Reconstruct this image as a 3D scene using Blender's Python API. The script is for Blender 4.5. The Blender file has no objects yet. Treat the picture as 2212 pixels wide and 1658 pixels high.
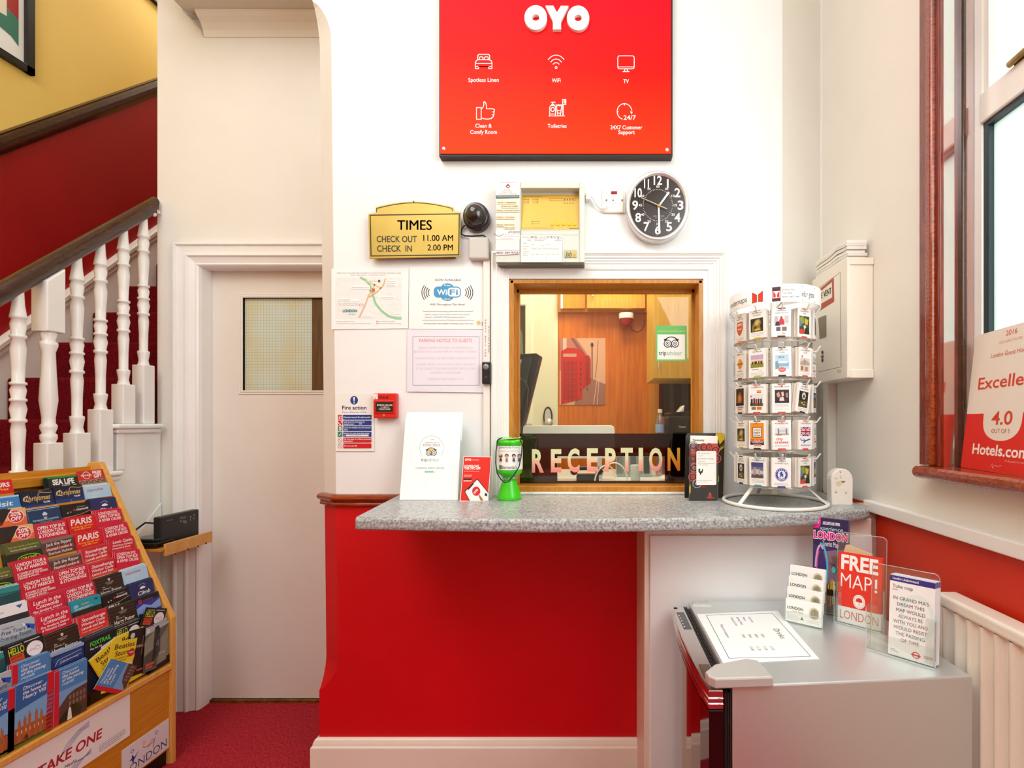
import bpy, bmesh, math, random
from mathutils import Vector, Matrix
random.seed(7)
S = bpy.context.scene
COL = S.collection
F, CX, CY, HC = 1000.0, 1280.0, 915.0, 1.40     # focal (px of 2212), vanishing point, eye height
W = 1.85                                        # reception wall
DW = 2.28                                       # wall with the door
def X(px, Y): return (px - CX) * Y / F
def Z(py, Y): return HC + (CY - py) * Y / F
def P(px, py, Y): return Vector((X(px, Y), Y, Z(py, Y)))

# ---------------------------------------------------------------- materials
MATS = {}
def lin(h):
    h = h.lstrip('#')
    c = [int(h[i:i+2], 16) / 255 for i in (0, 2, 4)]
    return [x / 12.92 if x <= .04045 else ((x + .055) / 1.055) ** 2.4 for x in c] + [1]
def new_mat(name):
    m = bpy.data.materials.new(name); m.use_nodes = True
    nt = m.node_tree
    return m, nt, nt.nodes['Principled BSDF']
def C(h, rough=.5, metal=0., coat=0., spec=.5, tag=''):
    k = (h, rough, metal, coat, spec)
    if k in MATS: return MATS[k]
    m, nt, b = new_mat('paint_' + h.strip('#') + tag)
    b.inputs['Base Color'].default_value = lin(h)
    b.inputs['Roughness'].default_value = rough
    b.inputs['Metallic'].default_value = metal
    b.inputs['Coat Weight'].default_value = coat
    b.inputs['Specular IOR Level'].default_value = spec
    MATS[k] = m
    return m
def noisy(name, h1, h2, scale=8., rough=.6, bump=0., detail=4., metal=0., stretch=(1, 1, 1), spec=.5, coat=0., pos=(.3, .7), bscale=None):
    if name in MATS: return MATS[name]
    m, nt, b = new_mat(name); N, L = nt.nodes, nt.links
    tc = N.new('ShaderNodeTexCoord'); mp = N.new('ShaderNodeMapping'); mp.inputs['Scale'].default_value = stretch
    L.new(tc.outputs['Object'], mp.inputs['Vector'])
    nz = N.new('ShaderNodeTexNoise'); nz.inputs['Scale'].default_value = scale; nz.inputs['Detail'].default_value = detail
    L.new(mp.outputs[0], nz.inputs['Vector'])
    cr = N.new('ShaderNodeValToRGB'); cr.color_ramp.elements[0].color = lin(h1); cr.color_ramp.elements[1].color = lin(h2)
    cr.color_ramp.elements[0].position, cr.color_ramp.elements[1].position = pos
    L.new(nz.outputs['Fac'], cr.inputs['Fac']); L.new(cr.outputs['Color'], b.inputs['Base Color'])
    b.inputs['Roughness'].default_value = rough; b.inputs['Metallic'].default_value = metal
    b.inputs['Specular IOR Level'].default_value = spec; b.inputs['Coat Weight'].default_value = coat
    if bump:
        bp = N.new('ShaderNodeBump'); bp.inputs['Strength'].default_value = bump; bp.inputs['Distance'].default_value = .004
        src = nz
        if bscale:
            src = N.new('ShaderNodeTexNoise'); src.inputs['Scale'].default_value = bscale; L.new(mp.outputs[0], src.inputs['Vector'])
        L.new(src.outputs['Fac'], bp.inputs['Height']); L.new(bp.outputs['Normal'], b.inputs['Normal'])
    MATS[name] = m
    return m
def gradient(name, stops, axis, lo, hi, rough=.35, diag=0.):
    """colour gradient along an object axis"""
    m, nt, b = new_mat(name); N, L = nt.nodes, nt.links
    tc = N.new('ShaderNodeTexCoord'); sp = N.new('ShaderNodeSeparateXYZ'); L.new(tc.outputs['Object'], sp.inputs[0])
    mr = N.new('ShaderNodeMapRange'); mr.inputs['From Min'].default_value = lo; mr.inputs['From Max'].default_value = hi
    src = sp.outputs[axis]
    if diag:
        ma = N.new('ShaderNodeMath'); ma.operation = 'MULTIPLY_ADD'; ma.inputs[1].default_value = diag
        L.new(sp.outputs[0], ma.inputs[0]); L.new(src, ma.inputs[2]); src = ma.outputs[0]
    L.new(src, mr.inputs['Value'])
    cr = N.new('ShaderNodeValToRGB'); e = cr.color_ramp.elements
    while len(e) < len(stops): e.new(.5)
    for i, (p, h) in enumerate(stops): e[i].position = p; e[i].color = lin(h)
    L.new(mr.outputs[0], cr.inputs['Fac']); L.new(cr.outputs['Color'], b.inputs['Base Color'])
    b.inputs['Roughness'].default_value = rough; b.inputs['Specular IOR Level'].default_value = .12
    return m
def glass(name, h='FFFFFF', refl=.08, opacity=0., rough=.02):
    if name in MATS: return MATS[name]
    m = bpy.data.materials.new(name); m.use_nodes = True; nt = m.node_tree; N, L = nt.nodes, nt.links
    N.clear(); out = N.new('ShaderNodeOutputMaterial')
    t = N.new('ShaderNodeBsdfTransparent'); t.inputs[0].default_value = lin(h)
    g = N.new('ShaderNodeBsdfGlossy'); g.inputs['Roughness'].default_value = rough; g.inputs['Color'].default_value = (1, 1, 1, 1)
    mx = N.new('ShaderNodeMixShader'); mx.inputs[0].default_value = refl
    L.new(t.outputs[0], mx.inputs[1]); L.new(g.outputs[0], mx.inputs[2]); last = mx
    if opacity:
        d = N.new('ShaderNodeBsdfDiffuse'); d.inputs[0].default_value = lin(h)
        m2 = N.new('ShaderNodeMixShader'); m2.inputs[0].default_value = opacity
        L.new(mx.outputs[0], m2.inputs[1]); L.new(d.outputs[0], m2.inputs[2]); last = m2
    L.new(last.outputs[0], out.inputs[0])
    MATS[name] = m
    return m
def frosted(name, h, trans=.6, rough=.25, grid=None):
    m = bpy.data.materials.new(name); m.use_nodes = True; nt = m.node_tree; N, L = nt.nodes, nt.links
    b = N['Principled BSDF']; out = N['Material Output']
    b.inputs['Base Color'].default_value = lin(h); b.inputs['Roughness'].default_value = rough
    t = N.new('ShaderNodeBsdfTranslucent'); t.inputs[0].default_value = lin(h)
    if grid:
        tc = N.new('ShaderNodeTexCoord'); sp = N.new('ShaderNodeSeparateXYZ'); L.new(tc.outputs['Object'], sp.inputs[0]); mm = []
        for ax in (0, 2):
            md = N.new('ShaderNodeMath'); md.operation = 'PINGPONG'; md.inputs[1].default_value = grid[ax // 2] / 2; L.new(sp.outputs[ax], md.inputs[0])
            lt = N.new('ShaderNodeMath'); lt.operation = 'LESS_THAN'; lt.inputs[1].default_value = .00045; L.new(md.outputs[0], lt.inputs[0]); mm.append(lt)
        mx = N.new('ShaderNodeMath'); mx.operation = 'MAXIMUM'; L.new(mm[0].outputs[0], mx.inputs[0]); L.new(mm[1].outputs[0], mx.inputs[1])
        nz = N.new('ShaderNodeTexNoise'); nz.inputs['Scale'].default_value = 6; L.new(tc.outputs['Object'], nz.inputs['Vector'])
        cr = N.new('ShaderNodeValToRGB'); cr.color_ramp.elements[0].color = lin('E8E4C0'); cr.color_ramp.elements[1].color = lin('E4F0E6')
        cr.color_ramp.elements[0].position = .35; cr.color_ramp.elements[1].position = .65
        L.new(nz.outputs['Fac'], cr.inputs['Fac'])
        mc = N.new('ShaderNodeMix'); mc.data_type = 'RGBA'; mc.inputs[7].default_value = lin('A4AC98')
        L.new(mx.outputs[0], mc.inputs[0]); L.new(cr.outputs[0], mc.inputs[6])
        L.new(mc.outputs[2], b.inputs['Base Color']); L.new(mc.outputs[2], t.inputs[0])
    ms = N.new('ShaderNodeMixShader'); ms.inputs[0].default_value = trans
    L.new(b.outputs[0], ms.inputs[1]); L.new(t.outputs[0], ms.inputs[2]); L.new(ms.outputs[0], out.inputs[0])
    return m

WHITE = noisy('wall_white', 'EFF0EF', 'F4F5F4', 3, .55, .06, bscale=90)
CREAM = noisy('wall_cream', 'EAE6DC', 'EEEBE2', 3, .6, .06, bscale=90)
GLOSSW = noisy('gloss_white', 'F2F0EC', 'F5F4F1', 5, .22, .05, bscale=40)
DOORW = noisy('door_white', 'E8E1D6', 'ECE6DC', 3, .3, .03, bscale=60)
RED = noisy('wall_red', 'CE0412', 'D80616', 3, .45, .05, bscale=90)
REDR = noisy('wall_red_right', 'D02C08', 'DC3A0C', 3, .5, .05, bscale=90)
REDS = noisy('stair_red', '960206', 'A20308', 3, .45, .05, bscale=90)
YEL = noisy('stair_yellow', 'EEC860', 'F1CE6C', 2, .6, .05, bscale=90)
SKIRT = noisy('skirting_cream', 'EFE6DA', 'F3EBE1', 4, .3, .03, bscale=50)
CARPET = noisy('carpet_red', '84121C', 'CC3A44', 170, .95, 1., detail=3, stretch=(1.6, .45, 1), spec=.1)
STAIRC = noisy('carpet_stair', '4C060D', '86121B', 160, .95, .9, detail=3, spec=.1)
MAHOG = noisy('mahogany', '5E1A10', '8E3218', 30, .22, .05, stretch=(6, 6, .5), coat=.4)
MAHOGH = noisy('mahogany_rail', '6B1F0C', 'A8481A', 26, .22, .05, stretch=(.6, 6, 6), coat=.5)
DARKW = noisy('dark_walnut', '34190C', '482610', 14, .25, .04, stretch=(6, .6, 3), coat=.3)
OAK = noisy('oak', 'B57224', 'CF8E36', 24, .35, .05, stretch=(5, 5, .6))
STANDW = noisy('stand_oak', 'C37E14', 'D8942A', 22, .4, .05, stretch=(8, .5, 8))
STANDE = noisy('stand_edge', 'DD9D44', 'EAB25C', 30, .4, .05, stretch=(6, 6, .7))
GRAN = noisy('counter_laminate', '7F8284', 'C2C3C2', 140, .28, .0, detail=6, pos=(.36, .64))
ORNG = noisy('wardrobe_wood', 'C05C06', 'D67A14', 9, .4, .0, stretch=(7, 7, .5))
YELW = noisy('cabinet_wood', 'D6A236', 'E6BE5C', 12, .4, .0, stretch=(9, 9, .5))
SILV = C('E0E6E6', .42, .8); CHROME = C('E6E6E6', .08, 1.0); STEEL = noisy('brushed_aluminium', 'CFCDCB', 'E3E1E0', 60, .34, 0, metal=.6, stretch=(1, 1, 12))
BLACK = C('0E0D0E', .35); GBLACK = C('060405', .06, 0, .8); PLASTW = C('F0EDE6', .35); PAPER = C('F6F5F2', .6)
ACRYL = glass('clear_acrylic', 'FBFDFC', .06, .02); GOLD = noisy('brass_plate', 'B89A3C', 'CAAE50', 3, .35, 0, metal=.3)

# ---------------------------------------------------------------- mesh builder
class MB:
    def __init__(s): s.v = []; s.f = []; s.m = []; s.sm = []; s.mats = []
    def mi(s, mat):
        if isinstance(mat, str): mat = C(mat)
        if mat not in s.mats: s.mats.append(mat)
        return s.mats.index(mat)
    def add(s, vs, fs, mat, smooth=False):
        o = len(s.v); i = s.mi(mat)
        s.v += [tuple(v) for v in vs]
        for f in fs: s.f.append([o + k for k in f]); s.m.append(i); s.sm.append(smooth)
        return s
    def bm(s, bm, mat, smooth=False):
        bm.verts.index_update()
        s.add([v.co[:] for v in bm.verts], [[v.index for v in f.verts] for f in bm.faces], mat, smooth); bm.free(); return s
    def box(s, x0, x1, y0, y1, z0, z1, mat, bev=0., M=None, seg=2):
        bm = bmesh.new(); bmesh.ops.create_cube(bm, size=1)
        for v in bm.verts: v.co = Vector(((x0 + x1) / 2 + v.co.x * abs(x1 - x0), (y0 + y1) / 2 + v.co.y * abs(y1 - y0), (z0 + z1) / 2 + v.co.z * abs(z1 - z0)))
        if bev: bmesh.ops.bevel(bm, geom=bm.edges[:], offset=bev, segments=seg, affect='EDGES', profile=.5)
        if M: bm.transform(M)
        return s.bm(bm, mat)
    def prism(s, poly, fn, d0, d1, mat, bev=0., smooth=False):
        """poly of 2D points extruded from depth d0 to d1, fn(u, v, d) -> point"""
        n = len(poly)
        bm = bmesh.new()
        a = [bm.verts.new(fn(u, v, d0)) for u, v in poly]; b = [bm.verts.new(fn(u, v, d1)) for u, v in poly]
        bm.faces.new(a); bm.faces.new(b[::-1])
        for i in range(n): bm.faces.new((a[i], b[i], b[(i + 1) % n], a[(i + 1) % n]))
        bmesh.ops.recalc_face_normals(bm, faces=bm.faces[:])
        if bev: bmesh.ops.bevel(bm, geom=[e for e in bm.edges if (e.verts[0] in a) == (e.verts[1] in a)], offset=bev, segments=2, affect='EDGES', profile=.5)
        return s.bm(bm, mat, smooth)
    def lathe(s, c, prof, mat, n=24, sx=1., sy=1., caps=True):
        vs = []; fs = []
        for r, z in prof:
            for k in range(n):
                a = 2 * math.pi * k / n; vs.append((c[0] + r * sx * math.cos(a), c[1] + r * sy * math.sin(a), c[2] + z))
        for i in range(len(prof) - 1):
            for k in range(n):
                k2 = (k + 1) % n; fs.append((i * n + k, i * n + k2, (i + 1) * n + k2, (i + 1) * n + k))
        s.add(vs, fs, mat, True)
        if caps:
            s.add(vs[:n], [list(range(n))[::-1]], mat); s.add(vs[-n:], [list(range(n))], mat)
        return s
    def tube(s, pts, r, mat, n=8, closed=False, caps=True):
        pts = [Vector(p) for p in pts]; vs = []; fs = []; N = len(pts); up = Vector((0, 0, 1)); prev = None
        for i, p in enumerate(pts):
            if closed: t = pts[(i + 1) % N] - pts[i - 1]
            else: t = pts[min(i + 1, N - 1)] - pts[max(i - 1, 0)]
            t.normalize()
            if prev is None: x = t.cross(up); x = x if x.length > .05 else t.cross(Vector((0, 1, 0)))
            else: x = prev - t * prev.dot(t)
            x.normalize(); prev = x; y = t.cross(x)
            rr = r[i] if isinstance(r, (list, tuple)) else r
            for k in range(n):
                a = 2 * math.pi * k / n; vs.append(p + x * rr * math.cos(a) + y * rr * math.sin(a))
        for i in range(N if closed else N - 1):
            j = (i + 1) % N
            for k in range(n):
                k2 = (k + 1) % n; fs.append((i * n + k, i * n + k2, j * n + k2, j * n + k))
        s.add(vs, fs, mat, True)
        if caps and not closed: s.add(vs[:n], [list(range(n))[::-1]], mat); s.add(vs[-n:], [list(range(n))], mat)
        return s
    def sweep(s, path, prof, fn, mat, closed=False, caps=True, flip=False):
        """path: 2D points, prof: (in-plane offset to the left of travel, depth); mitred corners; fn(u, v, d)"""
        N = len(path); pts = [Vector(p) for p in path]; rows = []
        for i, p in enumerate(pts):
            def nrm(a, b): d = (b - a).normalized(); return Vector((-d.y, d.x))
            if closed or 0 < i < N - 1:
                n1 = nrm(pts[i - 1], p); n2 = nrm(p, pts[(i + 1) % N]); m = (n1 + n2); m = m / max(.2, m.dot(n1)) if m.length > 1e-6 else n1
            elif i == 0: m = nrm(p, pts[1])
            else: m = nrm(pts[-2], p)
            rows.append([fn(p.x + m.x * o, p.y + m.y * o, d) for o, d in prof])
        k = len(prof); vs = [v for r in rows for v in r]; fs = []
        for i in range(N if closed else N - 1):
            j = (i + 1) % N
            for q in range(k - 1): fs.append((i * k + q, j * k + q, j * k + q + 1, i * k + q + 1))
        if caps and not closed: fs += [list(range(k)), [(N - 1) * k + q for q in range(k)][::-1]]
        bm = bmesh.new(); bv = [bm.verts.new(v) for v in vs]
        for f in fs:
            try: bm.faces.new([bv[q] for q in f])
            except ValueError: pass
        bmesh.ops.recalc_face_normals(bm, faces=bm.faces[:])
        return s.bm(bm, mat)
    def ball(s, c, r, mat, sub=2, sc=(1, 1, 1)):
        bm = bmesh.new(); bmesh.ops.create_icosphere(bm, subdivisions=sub, radius=r)
        for v in bm.verts: v.co = Vector((c[0] + v.co.x * sc[0], c[1] + v.co.y * sc[1], c[2] + v.co.z * sc[2]))
        return s.bm(bm, mat, True)
    def mesh(s, name, off=Vector((0, 0, 0))):
        me = bpy.data.meshes.new(name)
        me.from_pydata([(v[0] - off[0], v[1] - off[1], v[2] - off[2]) for v in s.v], [], s.f)
        for m in s.mats: me.materials.append(m)
        me.polygons.foreach_set('material_index', s.m); me.polygons.foreach_set('use_smooth', s.sm)
        me.update(); return me
    def base(s):
        xs, ys, zs = zip(*s.v); return Vector(((min(xs) + max(xs)) / 2, (min(ys) + max(ys)) / 2, min(zs)))
ORI = {}
def tagp(o, label=None, cat=None, group=None, kind=None):
    if label: o['label'] = label
    if cat: o['category'] = cat
    if group: o['group'] = group
    if kind: o['kind'] = kind
    return o
def thing(name, label, cat, loc, group=None):
    o = bpy.data.objects.new(name, None); COL.objects.link(o); o.location = loc; o.empty_display_size = .05
    ORI[o.name] = Vector(loc); return tagp(o, label, cat, group)
def part(name, mb, parent, label=None):
    off = ORI[parent.name]
    o = bpy.data.objects.new(name, mb.mesh(name, off)); COL.objects.link(o); o.parent = parent; ORI[o.name] = off
    if label: o['label'] = label
    return o
def solo(name, mb, label=None, cat=None, group=None, kind=None):
    b = mb.base(); o = bpy.data.objects.new(name, mb.mesh(name, b)); COL.objects.link(o); o.location = b; ORI[o.name] = b
    return tagp(o, label, cat, group, kind)
def struct(name, mb): 
    o = bpy.data.objects.new(name, mb.mesh(name)); COL.objects.link(o); o['kind'] = 'structure'; ORI[o.name] = Vector((0, 0, 0)); return o

# ---------------------------------------------------------------- flat graphics (printing and lettering)
_tc = {}
_cap = [None]
def _textgeo(body, bold, shear, spacing=1.):
    k = (body, bold, shear, spacing)
    if k in _tc: return _tc[k]
    cu = bpy.data.curves.new('lettering', 'FONT'); cu.body = body; cu.size = 1; cu.offset = bold; cu.shear = shear
    cu.resolution_u = 3; cu.space_character = spacing; cu.fill_mode = 'FRONT'
    ob = bpy.data.objects.new('lettering', cu); COL.objects.link(ob)
    dg = bpy.context.evaluated_depsgraph_get(); ev = ob.evaluated_get(dg); me = ev.to_mesh()
    vs = [(v.co.x, v.co.y) for v in me.vertices]; fs = [list(p.vertices) for p in me.polygons]
    ev.to_mesh_clear(); bpy.data.objects.remove(ob); bpy.data.curves.remove(cu)
    if vs: x0 = min(v[0] for v in vs); x1 = max(v[0] for v in vs)
    else: x0 = x1 = 0
    _tc[k] = (vs, fs, x0, x1); return _tc[k]
def cap():
    if _cap[0] is None: _cap[0] = max(v[1] for v in _textgeo('H', 0, 0)[0])
    return _cap[0]
class G:
    """printing on a surface: fn(u, v, lift) -> point; v runs DOWN"""
    def __init__(s, mb, fn, e=.0004): s.mb = mb; s.fn = fn; s.n = 0; s.e = e
    def up(s, k=1): s.n += k; return s
    def poly(s, pts, col, lift=None):
        l = (s.n if lift is None else lift) * s.e
        s.mb.add([s.fn(u, v, l) for u, v in pts], [list(range(len(pts)))], col); return s
    def rect(s, x0, y0, x1, y1, col): return s.poly([(x0, y0), (x0, y1), (x1, y1), (x1, y0)], col)
    def rrect(s, x0, y0, x1, y1, r, col, ry=None):
        ry = ry or r; pts = []
        for cx, cy, a in ((x0 + r, y0 + ry, 90), (x0 + r, y1 - ry, 180), (x1 - r, y1 - ry, 270), (x1 - r, y0 + ry, 0)):
            for q in range(5): t = math.radians(a + q * 22.5); pts.append((cx + r * math.cos(t), cy - ry * math.sin(t)))
        return s.poly(pts, col)
    def ell(s, cx, cy, rx, ry, col, n=24, a0=0, a1=360):
        return s.poly([(cx + rx * math.cos(math.radians(a0 + (a1 - a0) * k / n)), cy - ry * math.sin(math.radians(a0 + (a1 - a0) * k / n))) for k in range(n + (a1 - a0 < 360))], col)
    def line(s, pts, w, col, closed=False):
        pts = [Vector(p) for p in pts]; N = len(pts); l = s.n * s.e; L = []; R = []
        for i, p in enumerate(pts):
            def nr(a, b): d = (b - a); d = d.normalized() if d.length > 1e-9 else Vector((1, 0)); return Vector((-d.y, d.x))
            if closed or 0 < i < N - 1:
                n1 = nr(pts[i - 1], p); n2 = nr(p, pts[(i + 1) % N]); m = n1 + n2; m = m / max(.35, m.dot(n1)) if m.length > 1e-3 else n1
            elif i == 0: m = nr(p, pts[1])
            else: m = nr(pts[-2], p)
            L.append(p + m * w / 2); R.append(p - m * w / 2)
        vs = [s.fn(q.x, q.y, l) for q in L + R]; fs = []
        for i in range(N if closed else N - 1): j = (i + 1) % N; fs.append((i, N + i, N + j, j))
        s.mb.add(vs, fs, col); return s
    def arc(s, cx, cy, rx, ry, a0, a1, w, col, n=20):
        return s.line([(cx + rx * math.cos(math.radians(a0 + (a1 - a0) * k / n)), cy - ry * math.sin(math.radians(a0 + (a1 - a0) * k / n))) for k in range(n + 1)], w, col)
    def ring(s, cx, cy, rx, ry, w, col, n=28):
        return s.line([(cx + rx * math.cos(2 * math.pi * k / n), cy - ry * math.sin(2 * math.pi * k / n)) for k in range(n)], w, col, True)
    def frame(s, x0, y0, x1, y1, w, col): return s.line([(x0, y0), (x1, y0), (x1, y1), (x0, y1)], w, col, True)
    def text(s, t, x, y, h, col, w=None, al='L', bold=0., it=0., rot=0., sx=1., sp=1.):
        """x, y: baseline anchor, h: cap height, w: fitted width"""
        if bold > .004 and 'M' in t:      # thicken by overprinting: this glyph does not take an outline offset
            d = bold * h / cap() * .8
            for q in (-d, 0, d): s.text(t, x + q, y, h, col, (w - 2 * d) if w else None, al, 0., it, rot, sx, sp)
            return s
        vs, fs, x0, x1 = _textgeo(t, bold, it, sp); k = h / cap(); kx = k * sx
        if w: kx = w / max(1e-6, x1 - x0)
        o = {'L': x0, 'C': (x0 + x1) / 2, 'R': x1}[al]; l = s.n * s.e; c, q = math.cos(math.radians(rot)), math.sin(math.radians(rot)); out = []
        for a, b in vs:
            u, v = (a - o) * kx, -b * k; out.append(s.fn(x + u * c - v * q, y + u * q + v * c, l))
        s.mb.add(out, fs, col); return s
    def dash(s, x0, x1, y, h, col, seed=0, gap=.25):
        """a line of print too small to read"""
        r = random.Random(seed + int(x0 * 7 + y * 13)); x = x0; u = (x1 - x0) / 14
        while x < x1:
            w = u * r.uniform(.6, 1.8); s.rect(x, y - h, min(x + w, x1), y, col); x += w + u * gap
        return s
def GP(mb, Y, e=.0004): return G(mb, lambda u, v, l: Vector((X(u, Y), Y - l, Z(v, Y))), e)
def GC(mb, y=0., e=.0003):
    """card frame in millimetres: origin top centre-left, local x right, z up, faces -y"""
    return G(mb, lambda u, v, l: Vector((u / 1000, y - l, -v / 1000)), e)
# ================================================================ the setting
def quad(mb, pts, mat): mb.add(pts, [list(range(len(pts)))], mat)
TOP = 4.9
# --- floor and ceilings
m = MB(); m.box(-2.92, 1.1, -1.6, 2.45, -.04, 0, CARPET); struct('floor', m)
m = MB(); m.box(-3.0, 1.1, -1.6, 4.7, TOP, TOP + .05, WHITE); struct('ceiling', m)
# --- reception wall: chamfered left corner with stops, hatch hole
def cdx(z): return .028 * min(1, max(0, (3.0 - z) / 2.6))
def cham(z):
    if z < .335: return 0
    if z < .46: t = (z - .335) / .125; return math.sin(t * math.pi / 2) ** .8
    if z < 2.94: return 1
    if z < 3.09: t = (3.09 - z) / .15; return math.sin(t * math.pi / 2) ** .7
    return 0
HX0, HX1, HZ1 = X(1100, W), X(1519, W), Z(602, W)
ZR = 1.10; ZC = 1.118
zs = [0, .2, .335] + [.335 + .125 * k / 8 for k in range(1, 9)] + [.8, ZR, ZC, 1.6, HZ1, 2.5, 2.94] + [2.94 + .15 * k / 8 for k in range(1, 9)] + [3.6, TOP]
XS = -1.12; RX = X(1690, W)
def corner(z): c = cham(z); xs = XS + cdx(z); return xs, xs + .075 * c, W + .05 * c
m = MB()
for a, b in zip(zs, zs[1:]):
    xa, fa, ya = corner(a); xb, fb, yb = corner(b); mt = RED if b <= ZR + 1e-6 else WHITE
    if a >= ZC - 1e-6 and b <= HZ1 + 1e-6:
        quad(m, [(fa, W, a), (HX0, W, a), (HX0, W, b), (fb, W, b)], mt); quad(m, [(HX1, W, a), (RX, W, a), (RX, W, b), (HX1, W, b)], mt)
    else: quad(m, [(fa, W, a), (RX, W, a), (RX, W, b), (fb, W, b)], mt)
    if cham((a + b) / 2) > 0: m.add([(xa, ya, a), (fa, W, a), (fb, W, b), (xb, yb, b)], [(0, 1, 2, 3)], mt if mt is RED else CREAM)
    quad(m, [(xa, DW, a), (xa, ya, a), (xb, yb, b), (xb, DW, b)], mt if mt is RED else CREAM)
quad(m, [(-1.09, 1.975, 0), (1.3, 1.975, 0), (1.3, 1.975, ZC), (-1.09, 1.975, ZC)], CREAM); quad(m, [(-1.09, 1.975, HZ1), (1.3, 1.975, HZ1), (1.3, 1.975, TOP), (-1.09, 1.975, TOP)], CREAM)
quad(m, [(-1.09, 1.975, ZC), (HX0, 1.975, ZC), (HX0, 1.975, HZ1), (-1.09, 1.975, HZ1)], CREAM); quad(m, [(HX1, 1.975, ZC), (1.3, 1.975, ZC), (1.3, 1.975, HZ1), (HX1, 1.975, HZ1)], CREAM)
struct('wall_back', m)
# --- canted corner and right wall with the window opening
WX = .98; AY = 1.98
m = MB(); quad(m, [(RX, W, 0), (WX, AY, 0), (WX, AY, TOP), (RX, W, TOP)], CREAM); struct('wall_corner', m)
OY0, OY1, OZ0, OZ1 = -.1, 1.295, 1.28, 3.5
m = MB()
def rw(y0, y1, z0, z1, mt): quad(m, [(WX, y0, z0), (WX, y1, z0), (WX, y1, z1), (WX, y0, z1)], mt)
rw(-1.6, AY, 0, 1.12, REDR); rw(-1.6, AY, 1.12, OZ0, CREAM); rw(-1.6, AY, OZ1, TOP, CREAM); rw(-1.6, OY0, OZ0, OZ1, CREAM); rw(OY1, AY, OZ0, OZ1, CREAM)
struct('wall_right', m)
m = MB(); quad(m, [(-2.89, -1.6, 0), (WX, -1.6, 0), (WX, -1.6, 1.12), (-2.89, -1.6, 1.12)], REDR); quad(m, [(-2.89, -1.6, 1.12), (WX, -1.6, 1.12), (WX, -1.6, TOP), (-2.89, -1.6, TOP)], CREAM); struct('wall_front', m)
# --- wall with the door
DX0, DX1, DZ = X(455, 2.341), -1.17, Z(577, 2.341)
LX = -2.143
m = MB()
def dwq(x0, x1, z0, z1): quad(m, [(x0, DW, z0), (x1, DW, z0), (x1, DW, z1), (x0, DW, z1)], CREAM)
dwq(LX, DX0 - .005, 0, DZ + .02); dwq(DX1, -1.05, 0, DZ + .02); dwq(LX, -1.05, DZ + .02, TOP)
quad(m, [(LX, DW, 0), (LX, 4.6, 0), (LX, 4.6, TOP), (LX, DW, TOP)], CREAM)
quad(m, [(DX0, DW, 0), (DX0, 2.40, 0), (DX0, 2.40, DZ), (DX0, DW, DZ)], DOORW); quad(m, [(DX1, DW, 0), (DX1, 2.40, 0), (DX1, 2.40, DZ), (DX1, DW, DZ)], DOORW); quad(m, [(DX0, DW, DZ), (DX1, DW, DZ), (DX1, 2.40, DZ), (DX0, 2.40, DZ)], DOORW)
struct('wall_door', m)
m = MB(); m.box(DX0, DX1, 2.325, 2.40, -.02, .012, noisy('brass_strip', '5C3A10', '9A7020', 30, .4, 0, metal=.5)); struct('trim_threshold', m)
# --- stair wall: red below the sloping rail, yellow above
SX = -2.89
def dado(y): return 2.777 + 1.07 * (y - 2.258)
m = MB(); y0, y1 = -1.6, 4.6
ys = y0 + max(0, 0); yb = 2.258 - 2.777 / 1.07
def sw(pts, mt): quad(m, [(SX, y, z) for y, z in pts], mt)
ytop = 2.258 + (TOP - 2.777) / 1.07
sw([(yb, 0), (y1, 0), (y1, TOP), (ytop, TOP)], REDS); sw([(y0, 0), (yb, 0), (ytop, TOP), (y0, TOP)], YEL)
struct('wall_stairs', m)
m = MB(); quad(m, [(SX, 4.6, 0), (LX, 4.6, 0), (LX, 4.6, TOP), (SX, 4.6, TOP)], YEL); struct('wall_landing', m)
# sloping rail on the stair wall
m = MB()
prof = [(-.045, 0), (-.045, .012), (-.03, .02), (-.02, .03), (0, .034), (.018, .03), (.026, .018), (.03, .02), (.034, 0)]
m.sweep([(1.2, dado(1.2)), (4.2, dado(4.2))], prof, lambda u, v, d: Vector((SX + d, u, v)), DARKW); struct('trim_stairs', m)
# --- soffit and cornice over the door nook
m = MB(); sz = 3.391; m.box(-1.969, -1.05, 1.90, 2.2795, sz, TOP, noisy('soffit_cream', 'D6CEBF', 'DAD3C5', 3, .7)); struct('ceiling_nook', m)
m = MB(); prof = [(0, 0), (0, .003), (.004, .006), (.03, .012), (.055, .026), (.068, .046), (.08, .058), (.09, .060), (.09, 0)]
cx0 = -1.909
m.sweep([(-1.05, 3.30), (cx0, 3.30)], [(-o, d) for o, d in prof], lambda u, v, d: Vector((u, DW - d, v)), CREAM)
vs = [(cx0 - d, DW - d, 3.30 + o) for o, d in prof]; vb = [(cx0 - d, DW, 3.30 + o) for o, d in prof]; n = len(vs)
m.add(vs + vb, [(i, i + 1, n + i + 1, n + i) for i in range(n - 1)], CREAM); struct('trim_cornice', m)
# --- chair rail round the chamfered corner
m = MB(); prof = [(0, .047), (.012, .047), (.022, .044), (.029, .036), (.030, .026), (.024, .017), (.016, .012), (.015, .006), (.018, 0), (.017, -.008), (.010, -.013), (0, -.016)]
# profile given as (projection, height)
RH = 1.082
xs, fx, yy = corner(1.1)
m.sweep([(X(930, W), W), (fx, W), (xs - .002, yy + .0)], [(p, h * .82) for p, h in prof][::-1], lambda u, v, d: Vector((u, v, RH + d)), MAHOGH)
struct('trim_rail', m)
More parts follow.
